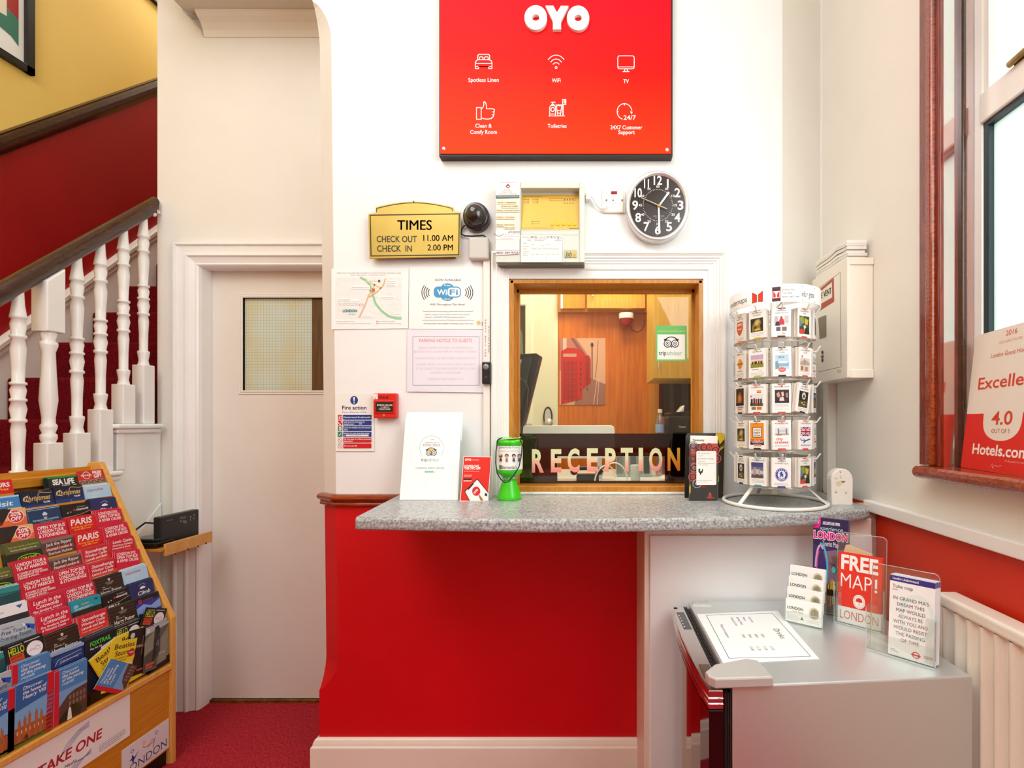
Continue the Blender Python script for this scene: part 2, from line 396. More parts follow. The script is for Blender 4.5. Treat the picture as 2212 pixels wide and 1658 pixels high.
# --- baseboard under the counter
m = MB(); prof = [(0, .23), (.006, .229), (.012, .222), (.016, .205), (.018, .19), (.022, .186), (.023, .18), (.023, 0), (0, 0)]
bx = XS + .028
m.sweep([(.176, W), (bx, W), (bx, 2.1)], [(p, h * .65) for p, h in prof][::-1], lambda u, v, d: Vector((u, v, d)), noisy('baseboard_paint', 'EFE4D6', 'F3EADE', 4, .3)); struct('baseboard_back', m)
# --- white rail on the right wall
m = MB(); m.box(.952, WX, -1.5, 1.63, 1.096, 1.134, GLOSSW, .004); struct('trim_right', m)
# --- pipe boxing in the corner
m = MB(); m.box(.945, .98, 1.86, 1.90, 1.118, 1.60, CREAM, .003); struct('trim_pipe_boxing', m)
m = MB(); m.box(.935, .979, 1.60, 1.66, .80, 1.118, noisy('filler', 'B79680', 'CBB29C', 30, .8, .5)); struct('trim_post', m)

# ================================================================ door
m = MB(); dy = 2.341; wx0, wx1 = X(525, dy), -1.31; wz0, wz1 = Z(843, dy), Z(643, dy); bz = Z(1507, dy)
def front(m, x0, x1, z0, z1, y, t, mt, b=0): m.box(x0, x1, y, y + t, z0, z1, mt, b)
front(m, DX0 + .002, wx0, bz, DZ - .003, dy, .04, DOORW); front(m, wx1, DX1 - .002, bz, DZ - .003, dy, .04, DOORW)
front(m, wx0, wx1, bz, wz0, dy, .04, DOORW); front(m, wx0, wx1, wz1, DZ - .003, dy, .04, DOORW)
prof = [(0, -.02), (0, .004), (.006, .006), (.012, .003), (.018, .004), (.022, 0)]
m.sweep([(wx0, wz0), (wx1, wz0), (wx1, wz1), (wx0, wz1)], [(-o, d) for o, d in prof], lambda u, v, d: Vector((u, dy - d, v)), DOORW, closed=True)
d1 = struct('door_1', m)
m = MB(); m.box(wx0, wx1, dy + .012, dy + .018, wz0, wz1, frosted('wired_glass', 'D8E0C4', .25, .3, grid=(.0148, .0148))); part('glass_pane', m, d1, 'wired obscure glass pane')
m = MB(); dk = noisy('dark_strip', '4E3212', '6C4A1C', 10, .5, 0, stretch=(8, 8, .5)); m.box(X(671.5, dy), wx1, dy + .009, dy + .0115, wz0, wz1, dk); part('glazing_strip', m, d1, 'dark brown strip on the glass')
m = MB(); prof = [(.0, 0), (.0, .034), (.004, .037), (.012, .037), (.016, .028), (.05, .026), (.054, .032), (.064, .033), (.070, .024), (.096, .016), (.104, .02), (.110, .014), (.114, 0), (.114, -.06)]
ox, oz = X(374, DW - .03), Z(523, DW - .03)
m.sweep([(ox, 0), (ox, oz), (-1.06, oz)], [(-o, d) for o, d in prof], lambda u, v, d: Vector((u, DW - d, v)), GLOSSW); part('door_frame', m, d1)

# ================================================================ reception hatch
w1 = struct('window_1', MB())
m = MB(); ax0, ax1, az = X(1062, W), X(1567, W), Z(545, W)
prof = [(0, 0), (0, .014), (.003, .022), (.010, .024), (.020, .016), (.026, .017), (.030, .012), (.036, .013), (.040, .009), (.046, .010), (.05, .007), (.062, .006), (.070, .004), (.070, 0)]
m.sweep([(ax1, ZC), (ax1, az), (ax0, az), (ax0, ZC)], prof, lambda u, v, d: Vector((u, W - d, v)), GLOSSW); part('architrave', m, w1)
m = MB(); lx0, lx1, lz1 = HX0 + .004, HX1 - .004, HZ1 - .005; GY = 1.945; lz0 = Z(1062, W)
m.box(lx0 - .004, lx0 + .014, W - .002, 1.975, lz0, lz1, OAK, .002); m.box(lx1 - .014, lx1 + .004, W - .002, 1.975, lz0, lz1, OAK, .002)
m.box(lx0, lx1, W - .002, 1.975, lz1 - .014, lz1 + .003, OAK, .002); m.box(lx0, lx1, W - .004, 1.975, lz0, Z(1050, W), OAK, .002)
for a, b in ((lx0 + .010, lx0 + .024), (lx1 - .024, lx1 - .010)): m.box(a, b, GY - .012, GY + .012, lz0, lz1 - .01, OAK, .002)
m.box(lx0, lx1, GY - .012, GY + .012, lz1 - .028, lz1 - .01, OAK, .002)
part('wooden_lining', m, w1)
m = MB(); m.box(X(1068, W), X(1522, W), W - .012, 1.95, ZC + .0005, lz0 + .001, noisy('sill_white', 'E8E2D8', 'F6F3EC', 40, .5, .3), .003); part('sill', m, w1)
m = MB(); m.box(lx0 + .02, lx1 - .02, GY, GY + .006, lz0 + .006, lz1 - .02, glass('hatch_glass', 'FCFEFC', .025)); part('glass_pane', m, w1)
# smoked strip with the lettering, a clear opening left in it
m = MB(); FY = GY - .003
SMOKE = glass('smoked_film', '44302E', .06, .0, .05)
g = GP(m, FY, .0005)
x0, x1, y0, y1 = 1114, 1506, 936, 1050; hx0, hx1, hy0, hy1 = 1204, 1436, 985, 1038
bl = [(x0, y0), (x0, y1), (hx0, y1), (hx0, y0)]
for r in ((x0, y0, x1, hy0), (x0, hy1, x1, y1), (x0, hy0, hx0, hy1), (hx1, hy0, x1, hy1)): g.rect(*r, SMOKE)
part('smoked_strip', m, w1, 'smoked glass strip with a clear opening')
m = MB(); g = GP(m, FY - .001, .0005)
lg = gradient('letter_sheen', [(0, 'F0908A'), (.45, 'EDBFA0'), (.6, 'E3DDB4'), (1, 'DCE0B0')], 2, Z(1018, FY), Z(969, FY)); lo = gradient('letter_sheen_orange', [(0, 'E07A2A'), (1, 'D8A83C')], 2, Z(1018, FY), Z(969, FY))  # light reflected by the gold leaf is put into the letters' colour ramps
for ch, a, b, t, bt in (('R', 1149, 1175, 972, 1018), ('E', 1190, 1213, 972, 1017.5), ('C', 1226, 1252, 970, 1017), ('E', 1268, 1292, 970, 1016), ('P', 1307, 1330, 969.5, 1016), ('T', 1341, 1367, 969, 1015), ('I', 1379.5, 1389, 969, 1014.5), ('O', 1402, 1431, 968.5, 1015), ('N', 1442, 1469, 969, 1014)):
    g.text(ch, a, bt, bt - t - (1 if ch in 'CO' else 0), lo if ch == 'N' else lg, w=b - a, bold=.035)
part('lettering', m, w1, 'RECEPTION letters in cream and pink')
# tripadvisor-style sticker on the glass
m = MB(); g = GP(m, GY - .002, .0004)
def owl(g, cx, cy, s, head='FFFFFF', col='201E1C', eyes=('201E1C', '201E1C')):
    g.n += 1; g.ell(cx, cy - s * .32, s * .62, s * .5, head, 20, 0, 180)
    g.arc(cx, cy - s * .12, s * .95, s * .78, 30, 150, s * .12, col); g.poly([(cx - s * 1.02, cy - s * .62), (cx - s * .5, cy - s * .66), (cx - s * .85, cy - s * .1)], col); g.poly([(cx + s * 1.02, cy - s * .62), (cx + s * .5, cy - s * .66), (cx + s * .85, cy - s * .1)], col)
    for q, e in zip((-1, 1), eyes):
        g.n += 1; g.ell(cx + q * s * .5, cy, s * .52, s * .52, col, 24); g.n += 1; g.ell(cx + q * s * .5, cy, s * .41, s * .41, 'FFFFFF', 24)
        g.n += 1; g.ring(cx + q * s * .5, cy, s * .23, s * .23, s * .09, col, 20); g.ell(cx + q * s * .5, cy, s * .09, s * .09, e, 12); g.n -= 3
    g.n += 1; g.poly([(cx - s * .14, cy + s * .3), (cx + s * .14, cy + s * .3), (cx, cy + s * .6)], col); g.n -= 2
g.rrect(1416.5, 703, 1483.5, 779.5, 2.5, '6CBF5E'); g.up(); g.rect(1420, 722, 1479.5, 776, 'F1F2EC'); g.up(); g.dash(1421, 1480, 716, 2.2, 'A8DCA0', 3)
owl(g, 1450, 742, 16, 'F1F2EC'); g.up()
g.text('trip', 1423, 766.5, 9, '23221F', w=16, bold=.005); g.text('advisor', 1440, 766.5, 9, '9CC79A', w=33, bold=.003)
solo('window_sticker', m, 'green bordered owl sticker on the upper right of the hatch glass', 'sticker')

# ================================================================ right window
w2 = struct('window_2', MB())
m = MB(); fx_ = .955
# architrave on the room face, then the deep reveal with a bead
m.box(.966, WX + .004, 1.338, 1.370, OZ0, OZ1 + .08, MAHOG, .003); m.box(.958, WX + .004, 1.310, 1.338, OZ0, OZ1 + .08, MAHOGH, .008, seg=3); m.box(.970, WX + .004, 1.293, 1.311, OZ0, OZ1, MAHOG, .002)
m.box(.966, WX + .004, OY0 - .08, 1.37, OZ1, OZ1 + .08, MAHOG, .003)
part('architrave', m, w2)
m = MB(); RV = noisy('varnished_reveal', '7A2A1A', 'A44A30', 20, .16, .15, stretch=(4, 4, .4), coat=1.0, bscale=30); RV.node_tree.nodes['Principled BSDF'].inputs['Coat IOR'].default_value = 5.0; RV.node_tree.nodes['Principled BSDF'].inputs['Coat Roughness'].default_value = .12
m.box(WX, 1.02, 1.292, 1.312, OZ0, OZ1, RV); m.box(1.02, 1.032, 1.276, 1.30, OZ0, OZ1, DARKW, .004); m.box(1.032, 1.06, 1.288, 1.312, OZ0, OZ1, RV); m.box(.97, 1.06, OY0, 1.3, OZ1 - .002, OZ1 + .02, RV)
part('reveal', m, w2)
m = MB(); UP = C('EFEEE8', .25); fxx = 1.062
m.box(fxx, fxx + .05, 1.262, 1.30, OZ0, OZ1, UP, .003)
trz = Z(178, 1.17)
m.box(fxx - .006, fxx + .05, OY0, 1.264, trz - .045, trz + .035, UP, .004); m.box(fxx, fxx + .05, OY0, 1.264, OZ0, OZ0 + .05, UP, .003)
m.box(fxx + .004, fxx + .03, 1.245, 1.264, OZ0 + .05, trz - .045, C('2A3A40', .4)); m.box(fxx + .004, fxx + .03, 1.246, 1.264, trz + .03, OZ1, UP)
m.box(fxx + .002, fxx + .03, OY0, 1.25, trz - .058, trz - .044, C('2A3A40', .4))
part('sash_frame', m, w2)
PANE = frosted('obscure_glass', 'E6F0EA', .8, .2)
m = MB(); m.box(fxx + .018, fxx + .024, OY0, 1.262, OZ0 + .04, trz - .04, PANE); part('lower_pane', m, w2)
m = MB(); m.box(fxx + .022, fxx + .028, OY0, 1.262, trz + .03, OZ1, PANE); part('upper_pane', m, w2)
m = MB(); m.tube([(fxx - .014, 1.165, trz + .040), (fxx - .014, 1.10, trz + .042), (fxx - .012, 1.05, trz + .04)], .008, noisy('aged_brass', '8A7440', 'BFAE74', 40, .4, 0, metal=.6)); m.box(fxx - .006, fxx + .004, 1.10, 1.16, trz + .034, trz + .044, C('8A7440', .4, .6)); part('window_catch', m, w2)
m = MB(); zz = OZ0
pr = [(1.07, zz), (.925, zz), (.918, zz - .006), (.915, zz - .016), (.918, zz - .026), (.925, zz - .032), (1.0, zz - .034), (1.07, zz - .034)]
m.prism(pr, lambda u, v, d: Vector((u, d, v)), -.15, 1.33, MAHOGH, .004); part('sill', m, w2)
# ================================================================ tracing helpers: measured pixels carried onto the real surfaces
EYE = Vector((0, 0, HC))
def ray(px, py): return Vector(((px - CX) / F, 1, (CY - py) / F))
def plane(p0, n):
    p0 = Vector(p0); n = Vector(n).normalized()
    if n.dot(EYE - p0) < 0: n = -n
    def fn(px, py, l):
        d = ray(px, py); return EYE + d * (n.dot(p0 - EYE) / n.dot(d)) + n * l
    return fn
def plane3(a, b, c): a, b, c = Vector(a), Vector(b), Vector(c); return plane(a, (b - a).cross(c - a))
def cyl(cx, cy, r):
    def fn(px, py, l):
        d = ray(px, py); R = r + l; A = d.x ** 2 + d.y ** 2; B = d.x * cx + d.y * cy; Cc = cx * cx + cy * cy - R * R
        disc = B * B - A * Cc; t = (B - math.sqrt(max(0, disc))) / A; return EYE + d * t
    return fn
def slab(mb, fn, pts, t, mat, l=0.):
    mb.prism(pts, lambda u, v, d: fn(u, v, d), l - t, l, mat)
# ================================================================ staircase
RISE, GO, BX = .207, .193, LX
def noseY(k): return 2.067 + GO * (k - 7)
def capZ(k): return 1.40 + RISE * (k - 7)
st = thing('staircase', 'white balustered staircase with dark red carpet climbing behind the brochure rack', 'staircase', (-2.5, 1.9, 0))
m = MB(); pts = [(noseY(1), 0)]
for k in range(1, 9):
    pts += [(noseY(k), max(0, capZ(k) - .02))]
    if k < 8: pts += [(noseY(k + 1), max(0, capZ(k) - .02))]
pts[-1] = (2.277, capZ(7) - .02); pts = [p for p in pts if p[0] <= 2.277] + [(2.277, 0)]
m.prism(pts, lambda u, v, d: Vector((d, u, v)), -2.16, -2.125, GLOSSW)
for k in range(4, 8):
    z = capZ(k); y0 = noseY(k) - .028; y1 = min(noseY(k + 1) + .0, 2.277)
    m.box(-2.17, -2.088, y0, y1, z - .022, z, GLOSSW, .009, seg=3); m.box(-2.17, -2.103, y0 + .014, y1, z - .042, z - .022, GLOSSW, .006)
    m.box(-2.157, -2.118, noseY(k) - .004, noseY(k) + .03, z - RISE, z - .03, GLOSSW, .003)
# raised moulding running down the string
m.prism([(2.275, .93), (2.275, 1.01), (2.03, .745), (1.75, .45), (1.75, .37), (2.05, .69)], lambda u, v, d: Vector((d, u, v)), -2.126, -2.119, GLOSSW)
part('stringer', m, st)
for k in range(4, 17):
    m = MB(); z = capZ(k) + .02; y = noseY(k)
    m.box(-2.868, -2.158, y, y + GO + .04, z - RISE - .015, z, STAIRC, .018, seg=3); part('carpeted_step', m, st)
m = MB()
def skz(y): return 1.815 + 1.10 * (y - 2.258)
m.prism([(1.0, skz(1.0)), (4.0, skz(4.0)), (4.0, skz(4.0) - .55), (1.0, skz(1.0) - .55)], lambda u, v, d: Vector((d, u, v)), SX, SX + .016, SKIRT)
m.sweep([(1.0, skz(1.0)), (4.0, skz(4.0))], [(-.05, .016), (-.045, .026), (-.03, .028), (-.02, .036), (-.004, .038), (.004, .03), (.008, .012), (.008, 0)], lambda u, v, d: Vector((SX + d, u, v)), SKIRT)
part('wall_skirting', m, st)
def railZ(y): return 1.869 + 1.013 * (y - 1.674)
TURN = [(0, .022), (.03, .0175), (.06, .0205), (.08, .0225), (.09, .0225), (.095, .016), (.2, .0165), (.29, .0195), (.325, .0165), (.332, .0225), (.342, .0225), (.35, .0175), (.395, .0225), (.43, .0175), (.434, .0225), (.444, .0225), (.45, .0175), (.488, .0215), (.512, .0165), (.515, .0225), (.526, .0225), (.53, .0165), (.6, .018), (.69, .0215), (.74, .0165), (.747, .0225), (.757, .0225), (.762, .0175), (.81, .0215), (.838, .0175), (.842, .0225), (.852, .0225), (.86, .021), (.91, .0165), (1, .0135)]
for i, r in enumerate((.806, .851, .898, .941, .987, 1.031)):
    y = r * 2.143; k = (5, 5, 6, 6, 7, 7)[i]; z0 = capZ(k); h = (.17, .34, .17, .27, .18, .28)[i]; z1 = railZ(y) - .03
    m = MB(); q = .0285
    m.box(BX - q, BX + q, y - q, y + q, z0, z0 + h, GLOSSW, .004)
    if i == 1:
        zt = 1.4 + .198 * y - .0
        m.prism([(y - .032, zt), (y + .032, zt), (y + .032, railZ(y + .032) - .034), (y - .032, railZ(y - .032) - .034)], lambda u, v, d: Vector((d, u, v)), BX - .032, BX + .032, GLOSSW, .004)
        pr = [(.019, 0), (.024, .02), (.024, .04), (.018, .05), (.024, .075), (.024, .09), (.019, .1), (.019, .13), (.026, .22), (.021, .38), (.019, .47), (.026, .505), (.026, .52), (.018, .53), (.024, .56), (.022, .575)]
        L = zt - (z0 + h); m.lathe((BX, y, z0 + h), [(a, b / .575 * L) for a, b in pr], GLOSSW, 20)
    else:
        L = z1 - (z0 + h) + .02; m.lathe((BX, y, z0 + h), [(a, t * L) for t, a in TURN], GLOSSW, 20, caps=False)
    part('baluster', m, st)
m = MB(); vs = []; n = 14
ya, yb_ = 1.3, 2.262
sh = [(.034 * math.cos(2 * math.pi * k / n) * (1.0 if math.sin(2 * math.pi * k / n) > 0 else .85), .046 * math.sin(2 * math.pi * k / n)) for k in range(n)]
for y in (ya, yb_): vs += [(BX - .003 + a, y, railZ(y) + b) for a, b in sh]
m.add(vs, [(k, (k + 1) % n, n + (k + 1) % n, n + k) for k in range(n)], DARKW, True); m.add(vs[n:], [list(range(n))], PLASTW)
part('handrail', m, st, 'dark varnished handrail')
m = MB()
r0 = random.Random(3)
for k in range(7): m.ball((BX + .012 + r0.uniform(-.01, .01), 2.258 + r0.uniform(-.012, .012), railZ(2.262) - .03 + r0.uniform(-.02, .02)), r0.uniform(.006, .012), C('EFE2DC', .8), 1)
part('plaster_chips', m, st)
# pictures on the stair wall
f1 = thing('picture_frame', 'black framed abstract picture on the yellow stair wall, cut by the left edge', 'picture', (SX, 2.1, 3.18))
m = MB(); yr, zb = 2.38, 3.185; fw = .036
for a in ((1.7, yr, zb, zb + fw), (yr - fw, yr, zb, 4.15), (1.7, yr, 4.12, 4.15), (1.7, 1.7 + fw, zb, 4.15)): m.box(SX + .001, SX + .026, a[0], a[1], a[2], a[3], BLACK, .002)
part('frame', m, f1)
m = MB(); m.box(SX + .002, SX + .010, 1.73, yr - .03, zb + .03, 4.13, PAPER)
g = G(m, plane((SX + .011, 0, 0), (1, 0, 0)), .0004)
g.poly([(-60, -70), (14, -30), (14, 35), (-60, 0)], 'F2E6D2').up(); g.poly([(15, -60), (40, -40), (40, 43), (15, 17)], 'A8141C').poly([(-20, 15), (15, 35), (15, 18), (40, 43), (40, 100), (24, 78), (-20, 40)], '2F7A66')
part('print', m, f1, 'cream print with red and teal shapes')
m = MB(); m.box(SX + .001, SX + .03, 2.9, 3.6, 4.165, 4.21, BLACK, .002); m.box(SX + .001, SX + .03, 2.9, 2.945, 4.165, 4.8, BLACK); m.box(SX + .001, SX + .03, 3.56, 3.6, 4.165, 4.8, BLACK); m.box(SX + .001, SX + .03, 2.9, 3.6, 4.76, 4.8, BLACK); m.box(SX + .001, SX + .01, 2.93, 3.57, 4.2, 4.78, PAPER)
solo('picture_frame', m, 'dark picture frame high on the stair wall, only its lower corner in view', 'picture')

# ================================================================ counter and cupboard under it
m = MB()
cp = [(-.768, 1.849), (-.715, 1.396), (-.45, 1.374), (-.163, 1.362), (.15, 1.372), (.465, 1.41), (.72, 1.472), (.915, 1.546), (.932, 1.56), (.94, 1.66), (.944, 1.85), (.944, 1.953), (RX, 1.849)]
bm_ = bmesh.new(); zt, zb = 1.118, 1.078
a = [bm_.verts.new((x, y, zt)) for x, y in cp]; b = [bm_.verts.new((x, y, zb)) for x, y in cp]
bm_.faces.new(a); bm_.faces.new(b[::-1]); n = len(cp)
for i in range(n): bm_.faces.new((a[i], b[i], b[(i + 1) % n], a[(i + 1) % n]))
bmesh.ops.recalc_face_normals(bm_, faces=bm_.faces[:])
ed = [e for e in bm_.edges if all(v.co.y < 1.6 for v in e.verts) and abs(e.verts[0].co.z - e.verts[1].co.z) < .001]
bmesh.ops.bevel(bm_, geom=ed, offset=.011, segments=3, affect='EDGES', profile=.5)
m.bm(bm_, GRAN); solo('reception_counter', m, 'grey speckled laminate counter in front of the reception hatch', 'counter')
cb = thing('counter_cupboard', 'white panelled cupboard under the counter behind the fridge', 'cupboard', (.56, 1.7, 0))
m = MB(); PK = noisy('cupboard_paint', 'EBD8C8', 'F0DFD0', 3, .45)
m.box(.176, .95, 1.575, 1.847, 0, 1.077, PK, .003); part('carcass', m, cb)
m = MB(); m.box(.194, .948, 1.567, 1.576, .02, 1.022, noisy('panel_white', 'F0EFEF', 'F5F4F4', 3, .35), .003); part('front_panel', m, cb)

# ================================================================ fridge
ft = .807
fr = thing('fridge', 'silver under-counter fridge with a black glossy chrome-topped door', 'fridge', (.6, 1.3, 0))
m = MB(); m.prism([(.316, 1.046), (.892, 1.088), (.892, 1.565), (.32, 1.545)], lambda u, v, d: Vector((u, v, d)), .03, ft, SILV, .004)
for x, y in ((.36, 1.1), (.84, 1.14), (.36, 1.5), (.84, 1.52)): m.lathe((x, y, 0), [(.02, 0), (.02, .032)], BLACK, 12)
part('body', m, fr)
m = MB(); dp = [(.268, 1.535), (.256, 1.42), (.2505, 1.30), (.2515, 1.18), (.256, 1.10), (.264, 1.05), (.296, 1.05), (.3, 1.535)]
m.prism(dp, lambda u, v, d: Vector((u, v, d)), .06, .752, GBLACK, .004); d_ = part('door', m, fr, 'black glossy bowed door')
m = MB(); gp = [(.296, 1.054), (.298, 1.535), (.322, 1.541), (.314, 1.05)]
m.prism(gp, lambda u, v, d: Vector((u, v, d)), .06, .785, C('171412', .5))
for k in range(3): x = .300 + .005 * k; m.box(x, x + .003, 1.046, 1.54, .06, .792, C('28221E', .45))
part('door_seal', m, fr)
m = MB()
def grow(k): return [(x + (-k if x < .29 else 0), y) for x, y in dp]
m.prism(grow(.001), lambda u, v, d: Vector((u, v, d)), .752, .797, CHROME, .004)
for z in (.765, .778): m.tube([(x - .0015, y, z) for x, y in dp[:6]] + [(.262, 1.0485, z), (.296, 1.0485, z)], .0018, CHROME, 6)
part('chrome_trim', m, d_, 'chrome top band of the door')
m = MB(); m.box(.268, .292, 1.36, 1.48, .7965, .7985, C('6E7274', .2, .8), .0005)
for k in range(5): m.ball((.272, 1.375 + .02 * k, .798), .004, CHROME, 1, (1, 1, .4))
part('handle_recess', m, d_)
m = MB(); m.box(.266, .292, 1.08, 1.16, .7965, .7985, C('9A8E80', .15, .9), .0005); part('handle_recess', m, d_)
m = MB(); m.ball((.272, 1.515, .797), .007, BLACK, 2, (1, 1, .3)); part('hinge_pin', m, d_)
m = MB(); m.prism([(.262, 1.05), (.259, 1.066), (.29, 1.10), (.375, 1.128), (.40, 1.118), (.407, 1.043), (.275, 1.036)], lambda u, v, d: Vector((u, v, d)), .806, .83, C('CDCBC6', .35, .3), .004); part('hinge_cover', m, fr)
m = MB(); m.prism([(.325, 1.505), (.33, 1.53), (.38, 1.533), (.385, 1.50)], lambda u, v, d: Vector((u, v, d)), .806, .815, STEEL, .002); part('hinge_cover', m, fr)

# ================================================================ radiator
rd = thing('radiator', 'cream panel radiator with vertical ribs at the right beside the fridge', 'radiator', (.94, .6, .1))
m = MB(); RC = noisy('radiator_enamel', 'F2EADB', 'F6F0E3', 5, .3)
cpz = []; y = 1.22; p_ = .0385
while y > -.1:
    for t, o in ((0, 0), (.18, 0), (.3, .007), (.42, .0125), (.58, .0125), (.7, .007), (.82, 0)): cpz.append((y - t * p_, o))
    y -= p_
vs = [(.922 - o, yy, .14) for yy, o in cpz] + [(.922 - o, yy, .925) for yy, o in cpz]; n = len(cpz)
m.add(vs, [(i, i + 1, n + i + 1, n + i) for i in range(n - 1)], RC, True); m.box(.924, .95, -.1, 1.22, .14, .93, RC)
part('panel', m, rd)
m = MB(); m.box(.905, .962, -.1, 1.225, .926, .958, RC, .008, seg=3); m.box(.905, .962, -.1, 1.225, .12, .145, RC, .006); m.box(.908, .96, 1.205, 1.225, .13, .94, RC, .004); part('top_cover', m, rd)

# ================================================================ smoke vent box and the papers on it
sv = thing('control_box', 'cream wall box lettered for the smoke vent, behind the leaflet carousel', 'control box', (.93, 1.74, 1.56))
m = MB(); VB = noisy('box_enamel', 'F0E8D8', 'F4EDDF', 3, .4); x0, ya, yb_, za, zb = .888, 1.614, 1.872, 1.561, 1.978
m.box(x0 + .004, .979, ya, yb_, za, zb, VB, .003); m.box(x0 + .01, .979, ya - .004, ya + .004, zb - .024, zb + .001, VB, .002); m.box(x0 + .01, .979, ya - .004, ya + .004, za - .001, za + .028, VB, .002); part('case', m, sv)
m = MB(); m.box(x0, x0 + .005, ya, yb_, za, zb, VB, .002); fn = plane((x0 - .0002, 0, 0), (1, 0, 0)); g = G(m, fn, .0004)
g.line([(1765, 625), (1815, 588), (1817, 792), (1767, 803)], .9, '6B6152')
g.up().poly([(1755, 637), (1755, 681), (1802, 651), (1801, 599)], 'B4503A').up().poly([(1755, 644), (1755, 667), (1798, 642), (1797.5, 609)], 'EFE5D2').up()
fy = lambda px: x0 / ((px - CX) / F)
g2 = G(m, lambda u, v, l: Vector((x0 - .0002 - l, u, v)), .0004); g2.n = 3
m2 = G(m, lambda u, v, l: Vector((x0 - .0016, 1.79 - u / 1000, 1.885 - v / 1000)), .0004)
m2.text('SMOKE VENT', -68, 0, 22, '3A2A20', w=140, bold=.02)
g.poly([(1768, 687), (1785, 680), (1785, 727), (1771, 732)], '8A7B62')
g.ell(1777, 761, 2, 4, '2E2822').ell(1777, 778, 2, 4, '2E2822').poly([(1774, 768), (1779, 766), (1779, 773), (1775, 774)], '4E5A50'); g.frame(1810.5, 799, 1816, 804, .8, '9A8E7A')
part('cover', m, sv)
for k in range(6):
    m = MB(); rr = random.Random(k); t = .0115 - .0006 * (k % 3); z0 = zb + .002 + .0117 * k; pts = []
    y0 = 1.632 + rr.uniform(-.004, .004); L = .225; nn = 10; x0p, x1p = .896 + rr.uniform(-.003, .003), .965 + rr.uniform(-.003, .003)
    vs = []
    for i in range(nn + 1):
        s_ = i / nn; y = y0 + L * s_; bend = .022 * math.exp(-((s_ - .30) / .16) ** 2) * min(1, k / 5) - .006 * math.sin(s_ * 6) * k / 6
        for x in (x0p, (x0p + x1p) / 2, x1p):
            for zz_ in (z0, z0 + t - .0006): vs.append((x, y, zz_ + bend * (.6 + .4 * (x == x1p))))
    fs = []
    for i in range(nn):
        o = i * 6; q = o + 6
        for j in (0, 2): fs += [(o + j, q + j, q + j + 2, o + j + 2), (o + j + 1, o + j + 3, q + j + 3, q + j + 1)]
        fs += [(o, o + 1, q + 1, q), (o + 4, q + 4, q + 5, o + 5)]
    fs += [(0, 2, 3, 1), (2, 4, 5, 3), (nn * 6, nn * 6 + 1, nn * 6 + 3, nn * 6 + 2), (nn * 6 + 2, nn * 6 + 3, nn * 6 + 5, nn * 6 + 4)]
    m.add(vs, fs, C(('ECE7DE', 'E3DDD2', 'F0EDE6')[k % 3], .7))
    solo('magazine', m, ('bottom magazine of the pile on the smoke vent box', 'second magazine from the bottom of the pile on the smoke vent box', 'third magazine from the bottom of the pile on the smoke vent box', 'third magazine from the top of the pile on the smoke vent box', 'second magazine from the top of the pile on the smoke vent box', 'topmost curled magazine of the pile on the smoke vent box')[k], 'magazine', 'magazines piled on the wall box')

# ================================================================ the office behind the hatch
m = MB(); OW = noisy('office_cream', 'DCD9BE', 'E2E0C8', 3, .5)
quad(m, [(-.9, 3.25, 0), (1.3, 3.25, 0), (1.3, 3.25, 3), (-.9, 3.25, 3)], C('B21A0C', .5)); struct('wall_office_back', m)
m = MB(); quad(m, [(-.9, 1.98, 0), (-.9, 3.25, 0), (-.9, 3.25, 3), (-.9, 1.98, 3)], OW); struct('wall_office_left', m)
m = MB(); quad(m, [(1.28, 1.98, 0), (1.28, 3.25, 0), (1.28, 3.25, 3), (1.28, 1.98, 3)], C('4A1E10', .6)); struct('wall_office_right', m)
m = MB(); quad(m, [(-.9, 1.98, 2.95), (1.3, 1.98, 2.95), (1.3, 3.25, 2.95), (-.9, 3.25, 2.95)], WHITE); struct('ceiling_office', m)
m = MB(); quad(m, [(-.9, 1.98, 0), (1.3, 1.98, 0), (1.3, 3.25, 0), (-.9, 3.25, 0)], C('5A4034', .8)); struct('floor_office', m)
OY = 3.0
d2 = struct('door_2', MB()); m = MB(); xa, xb = X(1020, OY), X(1205, OY); gx0, gx1, gz0, gz1 = X(1020, OY) + .06, X(1142, OY), Z(908, OY), Z(653, OY)
m.box(xa, gx0, OY, OY + .05, 0, 2.6, OW); m.box(gx1, xb, OY, OY + .05, 0, 2.6, OW); m.box(gx0, gx1, OY, OY + .05, 0, gz0, OW); m.box(gx0, gx1, OY, OY + .05, gz1, 2.6, OW)
m.sweep([(gx0, gz0), (gx1, gz0), (gx1, gz1), (gx0, gz1)], [(-.03, 0), (-.03, .012), (-.02, .016), (.018, .016), (.024, 0)], lambda u, v, d: Vector((u, OY - d, v)), C('E6E4CE', .4), closed=True); part('leaf', m, d2)
m = MB(); m.box(gx0, gx1, OY + .01, OY + .02, gz0, gz1, C('4A3C30', .2)); g = GP(m, OY + .0095); g.poly([(1100, 760), (1117, 690), (1128, 720), (1132, 800), (1100, 800)], '6E8478'); part('glass_pane', m, d2, 'dark brown glazed panel')
m = MB(); g = GP(m, OY - .012); m.prism([(X(1174 + 10 + 10 * math.cos(t), OY), Z(900 - 22 * math.sin(t) * 1.0, OY)) for t in [k * math.pi / 8 for k in range(17)]], lambda u, v, d: Vector((u, d, v)), OY - .014, OY, C('22201C', .3)); m.prism([(X(1184 + 7 * math.cos(t), OY), Z(900 - 18 * math.sin(t), OY)) for t in [k * math.pi / 8 for k in range(17)]], lambda u, v, d: Vector((u, d, v)), OY - .022, OY - .013, STEEL); m.ball((X(1187, OY), OY - .05, Z(912, OY)), .028, STEEL, 2); part('handle', m, d2)
wd = thing('wardrobe', 'orange wooden wardrobe wall with cupboard doors in the office behind the hatch', 'wardrobe', (.1, 3.1, 0))
m = MB(); wx0, wx1 = X(1206, OY), X(1416, OY)
